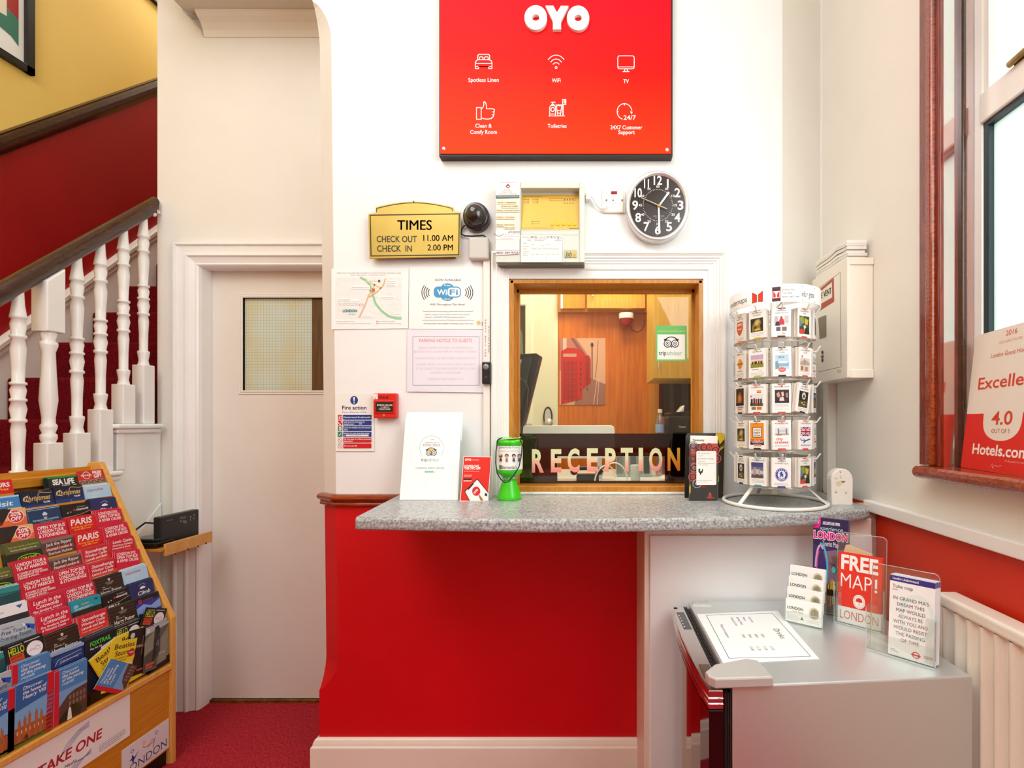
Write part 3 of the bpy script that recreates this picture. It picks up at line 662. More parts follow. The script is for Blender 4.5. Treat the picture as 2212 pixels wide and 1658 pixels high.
m.box(wx0, wx1, OY, OY + .2, 0, Z(676, OY), ORNG); m.box(wx0, wx1 + .02, OY - .03, OY + .2, Z(676, OY), 2.9, noisy('wardrobe_top', 'CC7A10', 'DE942C', 9, .4, 0, stretch=(7, 7, .5)), .003)
m.box(wx1 - .045, wx1 + .02, OY - .03, OY + .1, 0, 2.9, noisy('wardrobe_top', 'C07A10', 'D0942C'), .003); part('carcass', m, wd)
m = MB(); m.box(X(1216, 2.95), X(1264, 2.95), 2.945, 2.97, Z(666, 2.95), 2.7, noisy('wardrobe_top', '', '')); m.box(X(1211, 2.95), X(1216, 2.95), 2.945, 2.97, Z(666, 2.95), 2.7, PLASTW); part('cupboard_door', m, wd)
m = MB(); m.box(X(1268, 2.9), X(1394, 2.9), 2.895, 2.97, Z(666, 2.9), 2.68, YELW if False else noisy('door_wood', 'CE8A26', 'E0A244', 12, .4, 0, stretch=(9, 9, .5)), .003); c2 = part('cupboard_door', m, wd)
m = MB(); m.tube([(X(1280, 2.87), 2.875, Z(600, 2.87)), (X(1280, 2.87), 2.875, Z(639, 2.87))], .006, STEEL); m.tube([(X(1280, 2.87), 2.875, Z(629, 2.87)), (X(1280, 2.87), 2.90, Z(629, 2.87))], .004, STEEL, 6); part('handle', m, c2)
yc = thing('wall_cabinet', 'pale wooden wall cabinet on the right in the office, behind the owl sticker', 'cabinet', (.46, 2.6, 1.64))
m = MB(); m.box(X(1411, 2.5), .75, 2.5, 2.8, Z(818, 2.5), 2.5, YELW, .003); part('carcass', m, yc)
m = MB(); m.box(X(1411, 2.5), .70, 2.485, 2.5, Z(817, 2.5), 2.5, YELW, .002); c2 = part('door', m, yc)
m = MB(); m.tube([(X(1424, 2.46), 2.465, Z(781, 2.46)), (X(1424, 2.46), 2.465, Z(795, 2.46))], .005, STEEL); m.tube([(X(1424, 2.46), 2.465, Z(786, 2.46)), (X(1424, 2.46), 2.486, Z(786, 2.46))], .004, STEEL, 6); part('handle', m, c2)
# curtain
m = MB(); xs_ = [X(1436, 2.9) + .012 * k for k in range(45)]; vs = []
for x in xs_:
    yy = 2.92 + .02 * math.sin(x * 70) + .008 * math.sin(x * 171); vs += [(x, yy, .2), (x, yy, 1.75)]
m.add(vs, [(2 * i, 2 * i + 2, 2 * i + 3, 2 * i + 1) for i in range(len(xs_) - 1)], C('3A2C1C', .7), True); solo('curtain', m, 'dark brown curtain under the pale wall cabinet in the office', 'curtain')
# poster with telephone boxes
m = MB(); py_ = OY - .004; m.box(X(1209, py_), X(1308, py_), py_, py_ + .003, Z(874, py_), Z(730, py_), PAPER); g = GP(m, py_ - .0003, .0006)
g.rect(1209, 730, 1308, 874, 'D8A78C'); g.up(); g.poly([(1209, 730), (1245, 730), (1276, 775), (1276, 800), (1209, 800)], 'B9746A'); g.poly([(1262, 810), (1308, 830), (1308, 874), (1240, 874)], '9C6A5C'); g.up()
g.poly([(1216, 730), (1224, 730), (1224, 770), (1216, 770)], 'E2B6A0'); g.poly([(1232, 730), (1240, 730), (1272, 776), (1268, 782)], '8E4E48')
for k, (x0, x1, y0, y1) in enumerate(((1262, 1276, 774, 836), (1240, 1264, 764, 846), (1212, 1258, 758, 873))):
    g.up(); g.poly([(x0, y1), (x0, y0), (x0 + (x1 - x0) * .3, y0 - 7), (x0 + (x1 - x0) * .75, y0 - 6), (x1, y0 + 4), (x1, y1 - 12 + 4 * (k < 2))], ('A81410', 'B81612', 'C41A14')[k])
g.up(); g.rect(1217, 764, 1245, 770, 'E4C0A4'); g.up(); g.text('TELEPHONE', 1218, 769, 4, '5A1A14', w=26)
for yy in range(782, 866, 12): g.rect(1218, yy, 1246, yy + 1.2, '8A0C0C')
for xx in (1218, 1227, 1236, 1246): g.rect(xx, 778, xx + 1, 868, '8A0C0C')
g.up()
for xx in (1219.5, 1228.5, 1237.5):
    for yy in range(780, 862, 12): g.rect(xx, yy + 1.5, xx + 6.5, yy + 9.5, 'A8201C' if (xx + yy) % 2 else 'D24A40')
for yy in range(782, 838, 11): g.rect(1253, yy, 1256, yy + 7, '8A1410').rect(1268, yy, 1270, yy + 7, '8A1410')
g.rect(1278, 745, 1280, 818, '5A3A36').ell(1279, 744, 3, 4, '5A3A36'); g.line([(1292, 735), (1290, 780), (1286, 815)], 1, '8A5E54'); g.line([(1290, 818), (1282, 874)], 1.2, 'E2C4B0').line([(1294, 818), (1290, 874)], 1.2, 'E2C4B0')
solo('poster', m, 'poster of red telephone boxes on the orange wardrobe behind the hatch', 'poster')
# dome camera on the wardrobe
dc = thing('dome_camera', 'small white and red dome camera under the wardrobe top in the office', 'camera', (X(1353, 2.92), 2.92, Z(680, 2.92)))
m = MB(); c = (X(1353, 2.92), 2.93, Z(688, 2.92)); m.lathe(c, [(.046, 0), (.048, .02), (.046, .034)], PLASTW, 24); part('base', m, dc)
m = MB(); m.lathe(c, [(.004, -.05), (.02, -.046), (.034, -.03), (.041, -.01), (.042, 0)], C('A81018', .1, 0, .5), 20); part('dome', m, dc)
m = MB(); m.tube([(X(a, 2.96), 2.96, Z(b, 2.96)) for a, b in ((1360, 700), (1366, 712), (1376, 717), (1386, 712), (1391, 700), (1392, 690))], .004, C('6A0C08', .5)); part('cable', m, dc)
# monitor
mo = thing('monitor', 'black monitor seen from behind, tilted at the left side of the hatch', 'monitor', (X(1135, 2.1), 2.1, 1.36))
m = MB(); Yc = 2.10; m.prism([(X(a, Yc), Z(b, Yc)) for a, b in ((1104, 765), (1158, 762), (1169, 769), (1133, 917), (1124, 924), (1104, 916))], lambda u, v, d: Vector((u, d, v)), Yc - .0, Yc + .06, C('171715', .3), .006); part('housing', m, mo)
m = MB(); m.prism([(X(a, Yc), Z(b, Yc)) for a, b in ((1113, 778), (1150, 770), (1128, 880), (1113, 895))], lambda u, v, d: Vector((u, d, v)), Yc - .01, Yc, C('1E2A2C', .35), .003); g = GP(m, Yc - .0105)
for a, b in ((1123, 782), (1121, 797)): g.poly([(a, b - 5), (a + 4, b - 6), (a + 2, b + 5), (a - 2, b + 5)], '8FB6DA')
g.ell(1119, 808, 2.5, 3, '0A0A0A').ell(1123, 816, 2, 2, 'B0C0BA').ell(1118, 824, 2.5, 3, 'B8C4C0').ell(1116, 834, 2, 3, 'A0AAA6'); part('rear_ports', m, mo)
m = MB(); m.tube([(X(a, 2.07), 2.07, Z(b, 2.07)) for a, b in ((1122, 818), (1134, 822), (1141, 840), (1138, 880), (1130, 915), (1122, 935))], .003, C('3A4240', .4)); part('cable', m, mo)
m = MB(); m.tube([(X(1127, 2.12), 2.12, Z(918, 2.12)), (X(1116, 2.12), 2.12, 1.15)], .008, BLACK); m.box(X(1095, 2.12), X(1150, 2.12), 2.07, 2.2, 1.132, 1.145, BLACK, .004); part('stand', m, mo)
# desk, screen, bottle, printer and small things
m = MB(); m.box(-.6, .9, 1.99, 2.75, 1.10, 1.131, C('D9DAD2', .4), .004)
for x in (-.55, .85): m.box(x - .02, x + .02, 2.05, 2.7, 0, 1.10, C('B8B8B0', .4))
solo('office_desk', m, 'pale desk top behind the hatch glass', 'desk')
m = MB(); Yc = 2.25; pts = [(X(1085, Yc), Z(990, Yc)), (X(1328, Yc), Z(990, Yc)), (X(1328, Yc), Z(928, Yc)), (X(1326, Yc), Z(921, Yc)), (X(1320, Yc), Z(918, Yc)), (X(1085, Yc), Z(919, Yc))]
m.prism(pts, lambda u, v, d: Vector((u, d, v)), Yc, Yc + .03, C('E8E6DC', .35), .004); m.box(X(1150, Yc), X(1160, Yc), Yc + .002, Yc + .028, 1.131, Z(985, Yc), C('C8C8C0', .4)); m.box(X(1290, Yc), X(1300, Yc), Yc + .002, Yc + .028, 1.131, Z(985, Yc), C('C8C8C0', .4)); solo('desk_screen', m, 'white round-cornered desk screen behind the top of the smoked strip', 'desk screen')
bt = thing('water_bottle', 'clear plastic water bottle with a blue label beside the printer in the office', 'bottle', (X(1426, 2.4), 2.4, 1.131))
m = MB(); c = (X(1426, 2.4), 2.4, 1.131); PET = glass('bottle_plastic', 'E8D8D8', .12, .12); m.lathe(c, [(.02, 0), (.024, .01), (.024, .26), (.023, .29), (.010, .318), (.010, .33)], PET, 20); part('body', m, bt)
m = MB(); m.lathe(c, [(.0243, .225), (.0245, .226), (.0245, .265), (.0243, .266)], C('8FA6D2', .4), 20, caps=False); part('label_band', m, bt)
m = MB(); m.lathe(c, [(.0115, .326), (.0115, .345)], PLASTW, 16); part('cap', m, bt)
pn = thing('printer', 'black desktop printer at the right end of the desk behind the hatch', 'printer', (.55, 2.5, 1.131))
m = MB(); m.box(X(1440, 2.35), .78, 2.35, 2.7, 1.131, Z(898, 2.35), C('15120F', .3), .01); g = GP(m, 2.349); g.text('Canon', 1466, 923.5, 4.5, 'C9C2B4', w=15, bold=.02); part('body', m, pn)
m = MB(); m.prism([(X(1442, 2.5), Z(898, 2.5) + .01), (X(1505, 2.5), Z(893, 2.5) + .01), (X(1505, 2.5), Z(891, 2.5) + .012), (X(1442, 2.5), Z(896, 2.5) + .012)], lambda u, v, d: Vector((u, d, v)), 2.4, 2.62, C('2A241C', .2)); part('lid', m, pn)
m = MB(); m.prism([(X(1462, 2.5), Z(896, 2.5) + .012), (X(1474, 2.5), Z(876, 2.5)), (X(1472, 2.5), Z(893, 2.5) + .012)], lambda u, v, d: Vector((u, d, v)), 2.44, 2.56, PAPER); part('paper_sheet', m, pn)
ph = thing('desk_telephone', 'black telephone on the desk seen through the opening in the smoked strip', 'telephone', (-.02, 2.18, 1.131))
m = MB(); m.box(-.075, .03, 2.14, 2.2, 1.131, 1.165, C('26282A', .35), .006); part('base', m, ph)
m = MB(); m.tube([(-.085, 2.12, 1.186), (-.06, 2.12, 1.197), (0, 2.12, 1.198), (.03, 2.12, 1.188)], [.017, .010, .010, .017], C('1C1E20', .3), 10); m.ball((-.085, 2.12, 1.182), .018, C('1C1E20', .3)); m.ball((.03, 2.12, 1.182), .018, C('1C1E20', .3)); part('handset', m, ph)
m = MB(); m.ball((.33, 2.06, 1.152), .04, PLASTW, 3, (.9, 1.2, .55)); solo('computer_mouse', m, 'white mouse on the desk at the right of the smoked strip opening', 'mouse')
m = MB(); m.tube([(.06 + .05 * math.cos(t), 2.1 + .03 * math.sin(2 * t), 1.136 + .075 * math.sin(t)) for t in [k * math.pi / 14 for k in range(15)]], .0035, PLASTW); m.tube([(.10 + .06 * math.cos(t), 2.13, 1.136 + .085 * math.sin(t)) for t in [k * math.pi / 14 for k in range(15)]], .0035, PLASTW); solo('white_cable', m, 'looped white cable on the desk behind the lettering', 'cable')
m = MB(); m.box(.12, .30, 2.35, 2.42, 1.131, 1.25, C('B8C2BC', .4), .003)
for k in range(5): m.box(.125 + .034 * k, .152 + .034 * k, 2.342, 2.35, 1.15, 1.235, C(('7E8C86', 'A0B0A8', '5E6A66', '8C9A92', '40504A')[k], .5))
solo('file_rack', m, 'grey rack of files at the back of the desk behind the hatch', 'rack')
m = MB(); m.lathe((.20, 2.16, 1.131), [(.022, 0), (.024, .075), (.022, .078)], C('C8D2CC', .4), 16); solo('paper_cup', m, 'pale cup standing on the desk behind the lettering', 'cup')
# ================================================================ red brand board
YB = W - .034
bd = thing('sign_board', 'large red hotel amenities board with white raised letters above the hatch', 'sign', (0, W, 2.44))
RG = gradient('board_red', [(0, 'FF4206'), (.5, 'EE160E'), (1, 'D6002A')], 2, -.10, .80, .5, diag=.12)
m = MB(); m.box(X(948.5, YB), X(1453, YB), YB, W - .001, Z(338, YB), 3.25, C('2A1A14', .5), .001)
part('backing', m, bd)
m = MB(); m.box(X(951.5, YB), X(1449, YB), YB - .004, YB, Z(333, YB), 3.249, RG); part('panel', m, bd)
FYB = YB - .0045; WH = 'FFF4F0'; lw = 1.7
AM = {}
class Split:
    """sends each stroke to the amenity it belongs to"""
    def pick(s, x, y):
        k = (0 if x < 1125 else 1 if x < 1275 else 2) + (3 if y > 195 else 0)
        if k not in AM: AM[k] = MB()
        return GP(AM[k], FYB, .0004)
    def line(s, p, *a): s.pick(*p[0]).line(p, *a)
    def poly(s, p, *a): s.pick(*p[0]).poly(p, *a)
    def arc(s, x, y, *a): s.pick(x, y).arc(x, y, *a)
    def ring(s, x, y, *a): s.pick(x, y).ring(x, y, *a)
    def text(s, t, x, y, *a, **k): s.pick(x, y).text(t, x, y, *a, **k)
g = Split()
def ln(p, closed=False): g.line(p, lw, WH, closed)
def rr(x0, y0, x1, y1, r):
    pts = []
    for cx, cy, a in ((x0 + r, y0 + r, 90), (x0 + r, y1 - r, 180), (x1 - r, y1 - r, 270), (x1 - r, y0 + r, 0)):
        for q in range(4): t = math.radians(a + q * 30); pts.append((cx + r * math.cos(t), cy - r * math.sin(t)))
    ln(pts, True)
# crop scale 4.174 from (940, 0)
q = lambda pts: [(940 + a / 4.174, b / 4.174) for a, b in pts]
ln(q([(384, 535), (384, 500), (392, 490), (482, 490), (491, 500), (491, 535)])); ln(q([(398, 535), (398, 518), (405, 512), (424, 512), (431, 518), (431, 535)])); ln(q([(443, 535), (443, 518), (450, 512), (471, 512), (478, 518), (478, 535)]))
ln(q([(363, 618), (363, 562), (372, 545), (390, 538), (485, 538), (503, 545), (512, 562), (512, 618), (482, 618), (482, 600), (392, 600), (392, 618)]), True); ln(q([(363, 572), (512, 572)])); ln(q([(363, 600), (512, 600)]))
for r in (22, 15, 8.5): g.arc(1201.3, 145.5, r, r * 1.2, 38, 142, lw, WH)
g.ring(1201.3, 145.8, 2.1, 2.4, 1.4, WH, 16)
rr(1334.5, 120.5, 1370, 148.5, 4); ln(q([(1648, 603), (1794, 603)])); ln(q([(1712, 620), (1707, 643)])); ln(q([(1730, 620), (1734, 643)])); ln(q([(1690, 645), (1752, 645)]))
ln(q([(373, 970), (415, 970), (415, 1075), (373, 1075)]), True)
ln(q([(415, 985), (432, 965), (440, 940), (438, 920), (446, 916), (455, 925), (463, 950), (463, 980), (520, 980), (535, 988), (533, 1003), (522, 1008), (532, 1015), (530, 1030), (518, 1034), (527, 1042), (522, 1055), (510, 1058), (508, 1068), (470, 1074), (440, 1070), (415, 1062)]))
ln(q([(1023, 1045), (1170, 1045)])); ln(q([(1033, 1043), (1033, 965), (1043, 950), (1075, 950), (1085, 965), (1085, 1043)])); g.ring(940 + 1060 / 4.174, 986 / 4.174, 3.7, 4.4, lw, WH); ln(q([(1052, 950), (1052, 940), (1070, 940), (1070, 950)])); ln(q([(1060, 940), (1060, 922)])); ln(q([(1045, 922), (1075, 920), (1084, 926)])); ln(q([(1033, 1028), (1085, 1028)]))
ln(q([(1090, 945), (1143, 945), (1132, 1020), (1103, 1020)]), True); ln(q([(1105, 1020), (1105, 1042), (1130, 1042), (1130, 1020)])); ln(q([(1103, 997), (1133, 997)])); ln(q([(1097, 953), (1137, 953)]))
ln(q([(1150, 1043), (1150, 896), (1178, 898), (1178, 942), (1155, 942), (1155, 1043)])); 
for yy in (908, 918, 928): ln(q([(1160, yy), (1176, yy)]))
g.arc(940 + 1707 / 4.174, 1005 / 4.174, 15.8, 17, 5, 255, lw, WH); g.poly(q([(1758, 1003), (1782, 1008), (1769, 1030)]), WH); ln(q([(1707, 938), (1707, 950)])); ln(q([(1641, 1005), (1652, 1005)]))
g.text('24/7', 1347, 258.5, 9.4, WH, w=26.5, bold=.012)
for t, x, y, w_ in (('Spotless Linen', 1044.5, 176.5, 66), ('WiFi', 1201.5, 177.5, 19), ('TV', 1352.5, 179.5, 12), ('Clean &', 1044.5, 275.5, 35.5), ('Comfy Room', 1044.5, 289, 58), ('Toiletries', 1203.5, 276, 41), ('24X7 Customer', 1353, 279, 69), ('Support', 1353.5, 289.5, 35.5)):
    g.text(t, x, y, 8.2, WH, w=w_, al='C', bold=.012)
for k, t in enumerate(('bed', 'wireless', 'television', 'thumbs up', 'toiletries', 'round the clock')): part('amenity_icon', AM[k], bd, 'white %s icon with caption' % t)
def oval_letter(m, cx, cy, rx, ry, hx, hy, y0, y1, mat, n=36):
    vs = []
    for y in (y0, y1):
        for r_, s_ in ((rx, ry), (hx, hy)):
            for k in range(n):
                a = 2 * math.pi * k / n; vs.append((X(cx + r_ * math.cos(a), YB), y, Z(cy - s_ * math.sin(a), YB)))
    fs = []
    for k in range(n):
        k2 = (k + 1) % n
        fs += [(k, k2, n + k2, n + k), (k, 2 * n + k, 2 * n + k2, k2), (n + k, n + k2, 3 * n + k2, 3 * n + k)]
    m.add(vs, fs, mat)
for i, (ch, a, b) in enumerate((('O', 1134, 1182.5), ('Y', 1179, 1228.5), ('O', 1225, 1273))):
    m = MB(); y0, y1 = YB - .016, YB - .004
    if ch == 'O': oval_letter(m, (a + b) / 2, 45.5 + .8 * (i > 0), (b - a) / 2, 26.5, 8, 6.8, y0, y1, PLASTW)
    else: m.prism([(a, 20), (a + 17, 20), (a + 24.7, 34.5), (a + 33, 20.3), (a + 49.5, 20.3), (a + 33.5, 53), (a + 33.5, 71), (a + 16, 71), (a + 16, 53)], lambda u, v, d: Vector((X(u, YB), d, Z(v, YB))), y0, y1, PLASTW)
    part('raised_letter', m, bd)
for x, y in ((958.5, 321), (1441, 323.5)):
    m = MB(); m.ball((X(x, FYB), FYB, Z(y, FYB)), .0075, STEEL, 2, (1, .5, 1.1)); part('screw_cap', m, bd)

# ================================================================ gold times sign
YT = W - .030
ts = thing('times_sign', 'gold arched plaque giving check out and check in times', 'sign', (X(895, W), W, Z(558, W)))
pts = [(795, 462), (809, 460), (812, 458), (811, 447)] + [(811 + 168 * t, 447 - 19 * math.sin(math.pi * (.12 + .76 * t)) + 6.8) for t in [k / 12 for k in range(1, 12)]] + [(979, 447), (982, 456), (995, 457.5), (993.5, 554), (797.5, 558)]
pts = [(x, y - 0) for x, y in pts]
m = MB(); m.prism(pts, lambda u, v, d: Vector((X(u, YT), d, Z(v, YT))), YT, YT + .006, GOLD, .001); g = GP(m, YT - .0006, .0005); K = '1C1812'
g.line([(799.5, 464.5), (992, 461.5), (991, 550), (801.5, 552.5)], 2.2, K, True)
g.line([(813.5, 458)] + [(813.5 + 163 * t, 450 - 19 * math.sin(math.pi * (.12 + .76 * t)) + 6.8) for t in [k / 12 for k in range(13)]] + [(977, 456)], 1.6, K)
g.text('TIMES', 895.5, 496, 20.5, K, w=75, al='C', bold=.018); g.text('CHECK OUT', 813.5, 522.5, 13, K, w=87, bold=.012); g.text('11.00 AM', 914.5, 520, 12.5, K, w=64.5, bold=.012)
g.text('CHECK  IN', 814.5, 543, 13, K, w=75.5, bold=.012); g.text('2.00 PM', 923.5, 540.5, 12.5, K, w=55, bold=.012); g.ell(893.5, 435.5, 1.6, 2, '3A2C10')
part('plaque', m, ts)
m = MB(); m.box(X(815, W), X(985, W), YT + .006, W - .001, Z(559, W), Z(470, W), BLACK, .002); part('backing_block', m, ts)
# dome camera outside
dc = thing('security_camera', 'black dome security camera mounted beside the gold plaque', 'camera', (X(1032, W), W, Z(474, W)))
cx, cz = X(1032, W), Z(474, W)
def wall_lathe(m, prof, mat, n=28, sx=1., sz=1.06, c=None):
    c = c or (cx, cz); vs = []; fs = []
    for r, y in prof:
        for k in range(n): a = 2 * math.pi * k / n; vs.append((c[0] + r * sx * math.cos(a), W - y, c[1] + r * sz * math.sin(a)))
    for i in range(len(prof) - 1):
        for k in range(n): k2 = (k + 1) % n; fs.append((i * n + k, i * n + k2, (i + 1) * n + k2, (i + 1) * n + k))
    m.add(vs, fs, mat, True)
m = MB(); wall_lathe(m, [(.052, .001), (.053, .02), (.050, .034), (.046, .038), (.040, .038)], C('1A1212', .25, 0, .4)); part('housing', m, dc)
m = MB(); wall_lathe(m, [(.041, .036), (.040, .046), (.034, .06), (.022, .071), (.010, .0755), (.0005, .0765)], C('2A2826', .08, .3, 1)); part('dome', m, dc, 'smoked dome')
jb = thing('junction_box', 'small grey junction box at the head of the wall conduit under the dome camera', 'junction box', (X(1037, W), W, Z(563, W)))
m = MB(); m.box(X(1015.5, W), X(1059, W), W - .030, W - .001, Z(561, W - .02), Z(513, W - .02), C('C9C4BB', .4), .008, seg=3); part('case', m, jb)
m = MB(); m.tube([(X(a, W - .012), W - .012, Z(b, W - .012)) for a, b in ((1004, 486), (998, 494), (996, 505), (1004, 509), (1020, 510), (1044, 508), (1050, 513))], .0032, BLACK); part('cable', m, jb)
m = MB(); m.box(X(1045.5, W), X(1059.5, W), W - .014, W - .001, 1.119, Z(564, W), PLASTW, .002); g = GP(m, W - .0146, .0004)
def vtext(g, s, x, y0, y1, h, col):
    st_ = (y1 - y0) / len(s)
    for i, ch in enumerate(s):
        if ch != ' ': g.text(ch, x, y0 + st_ * (i + .8), h, col, al='C', bold=.01)
vtext(g, 'PRESS BELL FOR', 1049, 689, 771, 3.6, '6A6660'); vtext(g, 'ASSISTANCE', 1056, 703, 762, 3.6, '6A6660')
solo('cable_conduit', m, 'white vertical cable conduit lettered PRESS BELL FOR ASSISTANCE', 'conduit')
m = MB(); g = GP(m, W - .0002, .0003); g.rect(1063, 776, 1069, 836, 'F4F2EC'); g.up(); vtext(g, 'ASSISTANCE', 1066, 777, 834, 3.6, '55524C'); 
o = solo('label_strip', m, 'narrow white paper strip lettered ASSISTANCE right of the bell push', 'label'); o.location.y -= .0085
bp = thing('bell_push', 'black bell push with a grey button on the conduit', 'bell', (X(1051, W), W - .02, Z(829, W)))
m = MB(); m.box(X(1041, W - .03), X(1060.5, W - .03), W - .032, W - .0145, Z(829, W - .03), Z(781, W - .03), C('1A1817', .3), .004); g = GP(m, W - .0325); g.ring(1050, 814, 1.5, 2.2, .7, '6A6864', 12); part('case', m, bp)
m = MB(); wall_lathe(m, [(.0115, .031), (.011, .035), (.006, .0365), (.0005, .037)], C('8E9092', .3, .4), c=(X(1050, W - .03), Z(792, W - .03))); part('button', m, bp)

# ================================================================ fire alarm panel
YP = W - .058
fp = thing('fire_alarm_unit', 'pale grey fire alarm control unit with a gold display above the hatch', 'fire alarm', (X(1165, W), W, Z(577, W)))
pc = lambda a, b: (1060 + a / 8.729, 390 + b / 8.729)
PG = noisy('panel_enamel', 'D3DACF', 'DADFD5', 4, .4)
m = MB(); rx0, ry0 = pc(568, 140); rx1, ry1 = pc(1668, 922); bx0, by0 = pc(90, 25); bx1, by1 = pc(1770, 1538)
yb = W - .001
def bxp(m, x0, y0, x1, y1, yf, yb, mat, bev=.0): m.box(X(x0, YP), X(x1, YP), yf, yb, Z(y1, YP), Z(y0, YP), mat, bev)
bxp(m, bx0, by0, rx0, by1, YP, yb, PG, .002); bxp(m, rx0 - .3, by0, bx1, ry0, YP, yb, PG, .002); bxp(m, rx1, ry0 - .3, bx1, by1, YP, yb, PG, .002); bxp(m, rx0 - .3, ry1, rx1 + .3, by1, YP, yb, PG, .002)
bxp(m, rx0, ry0, rx1, ry1, YP + .034, yb, PG)
m.box(X(1075, YP), X(1262, YP), YP + .006, yb, Z(by1, YP) - .006, Z(by1, YP), C('6A6C60', .6))
part('case', m, fp)
m = MB(); yd = YP + .0335
# sloping display face
z0, z1 = Z(ry1, YP), Z(pc(0, 262)[1], YP + .03)
fnD = plane3((0, YP + .004, z0), (1, YP + .004, z0), (0, YP + .031, z1))
m.add([fnD(*pc(570, 920), 0), fnD(*pc(1666, 922), 0), fnD(*pc(1666, 266), 0), fnD(*pc(590, 262), 0)], [(0, 1, 2, 3)], noisy('display_gold', 'D2A236', 'DBB04C', 3, .35, 0, metal=.2))
g = G(m, fnD, .0004); g.up(); D = lambda a, b: pc(a, b)
g.text('zeta 2204 Standard', *D(615, 310), 2.4, '8A6A2C', w=41, it=.2)
for i, (a, b) in enumerate(((707, 355), (707, 388), (707, 420), (884, 355), (884, 388), (884, 420), (1393, 360), (1443, 360), (1496, 360), (1549, 360), (1393, 425), (1443, 425), (1496, 425), (1549, 425), (784, 767), (784, 817))):
    x, y = D(a, b); g.rect(x - 1.3, y - .8, x + 1.3, y + .8, '3C3020')
for a, b, w_ in ((620, 360, 8), (620, 393, 8), (620, 425, 8), (790, 360, 9), (790, 393, 9), (790, 425, 9), (808, 770, 14), (808, 820, 13)): x, y = D(a, b); g.dash(x, x + w_, y, 1, '9A7A34', int(a))
g.frame(*D(1112, 340), *D(1595, 378), .6, '7A5C24'); x, y = D(575, 900); g.text('CONVENTIONAL FIRE ALARM CONTROL PANEL', x, y, 1.7, '8A6A2C', w=69); x, y = D(1480, 905); g.dash(x, x + 20, y, 1.3, '6A5020', 4)
part('display', m, fp, 'gold display fascia')
for i, a in enumerate((1160, 1268, 1372, 1477, 1580)):
    m = MB(); c = fnD(*D(a, 820), 0); r_ = .0066
    vs = []; n = 18
    for r2, l in ((r_, 0), (r_, .003), (r_ * .75, .0042)): vs += [(c.x + r2 * math.cos(2 * math.pi * k / n), c.y - l, c.z + r2 * 1.1 * math.sin(2 * math.pi * k / n)) for k in range(n)]
    m.add(vs, [(j * n + k, j * n + (k + 1) % n, (j + 1) * n + (k + 1) % n, (j + 1) * n + k) for j in (0, 1) for k in range(n)], C('F2C80E', .35)); m.add(vs[2 * n:], [list(range(n))], C('F6D21C', .35))
    g = G(m, lambda u, v, l: Vector((c.x + u, c.y - .0045 - l, c.z - v)), .0003); g.text(str(i + 1), 0, .0026, .0052, '8A6A10', al='C'); part('push_button', m, fp)
m = MB(); g = GP(m, YP - .0003, .0003)
g.poly([pc(95, 28), pc(95, 272), pc(540, 272), pc(548, 28)], 'F6F5F1').up()
x, y = pc(325, 105); g.poly([(x, y - 5.5), (x - 5.3, y), (x, y + 5.5), (x + 5.3, y)], 'A81622').up(); g.text('tp', x, y + 1.8, 3.6, 'F6F5F1', al='C', bold=.03)
x, y = pc(316, 190); g.text('Fire &', x, y, 3.4, '8A8C8A', w=14, al='C'); x, y = pc(316, 226); g.text('Security', x, y, 3.2, '8A8C8A', w=22, al='C'); x, y = pc(185, 44); g.dash(x, x + 32, y, 1, 'CFA0A0', 1); x, y = pc(150, 258); g.dash(x, x + 20, y, 1.2, 'CFA0A0', 2); g.dash(x + 22, x + 40, y, 1.2, 'A8ACA8', 3)
g.poly([pc(100, 280), pc(98, 338), pc(537, 328), pc(540, 276)], '51685F').up(); x, y = pc(118, 310); g.text('Total Protection by Trusted Professionals', x, y, 2.2, 'DCE4DE', w=46)
PE = 'F3DDBB'
for a, b, w_, t in ((128, 430, 41, 'ZONE 1 : BASEMENT'), (200, 500, 37, 'ROOM 104 +LOBBY'), (108, 580, 49, 'ZONE 2 : GROUND FLOOR'), (108, 708, 39.5, 'ZONE 3 : 1ST FLOOR'), (105, 852, 40, 'ZONE 4 : 3RD FLOOR'), (262, 908, 22.5, '2ND FLOOR')):
    x, y = pc(a, b); g.rect(x, y - 4.8, x + w_, y + 2, PE).up(); g.text(t, x + .8, y, 2.7, '5A4226', w=w_ - 1.8, bold=.012)
g.poly([pc(100, 935), pc(95, 1115), pc(550, 1110), pc(566, 935)], 'F0EEE8').up(); x, y = pc(332, 995); g.text('ATCHDOG', x, y, 4.6, '2E2C2A', w=26.5, bold=.015); x, y = pc(262, 1030); g.text('FIRE & SECURITY LTD', x, y, 1.8, 'C89A9A', w=34); g.arc(*pc(160, 985), 10, 7.5, 190, 340, 1, '8A2A2A'); x, y = pc(205, 1105); g.dash(x, x + 24, y, 1, 'C89A9A', 6); x, y = pc(260, 1060); g.dash(x, x + 33, y, .9, 'C8A0A0', 8)
g.poly([pc(92, 1325), pc(98, 1408), pc(530, 1390), pc(545, 1318)], 'F3F1EC').up(); x, y = pc(98, 1385); g.text('0800 389 9725', x, y, 4.6, '8E1420', w=49, bold=.02)
g.poly([pc(98, 1120), pc(96, 1318), pc(545, 1312), pc(545, 1115)], 'E9E9E4')
g.poly([pc(570, 1035), pc(570, 1540), pc(1345, 1540), pc(1352, 1035)], 'F4F2EA').up()
x, y = pc(595, 1085); g.text('TELE NO2', x, y, 3, '77756E', w=17); g.text('30151', x + 18.5, y, 3.4, '1E1C1A', w=12.5, bold=.03); g.text('NEW ENT', x + 38, y, 3, '77756E', w=15); g.text('311515', x + 54, y, 3.4, '1E1C1A', w=16, bold=.03)
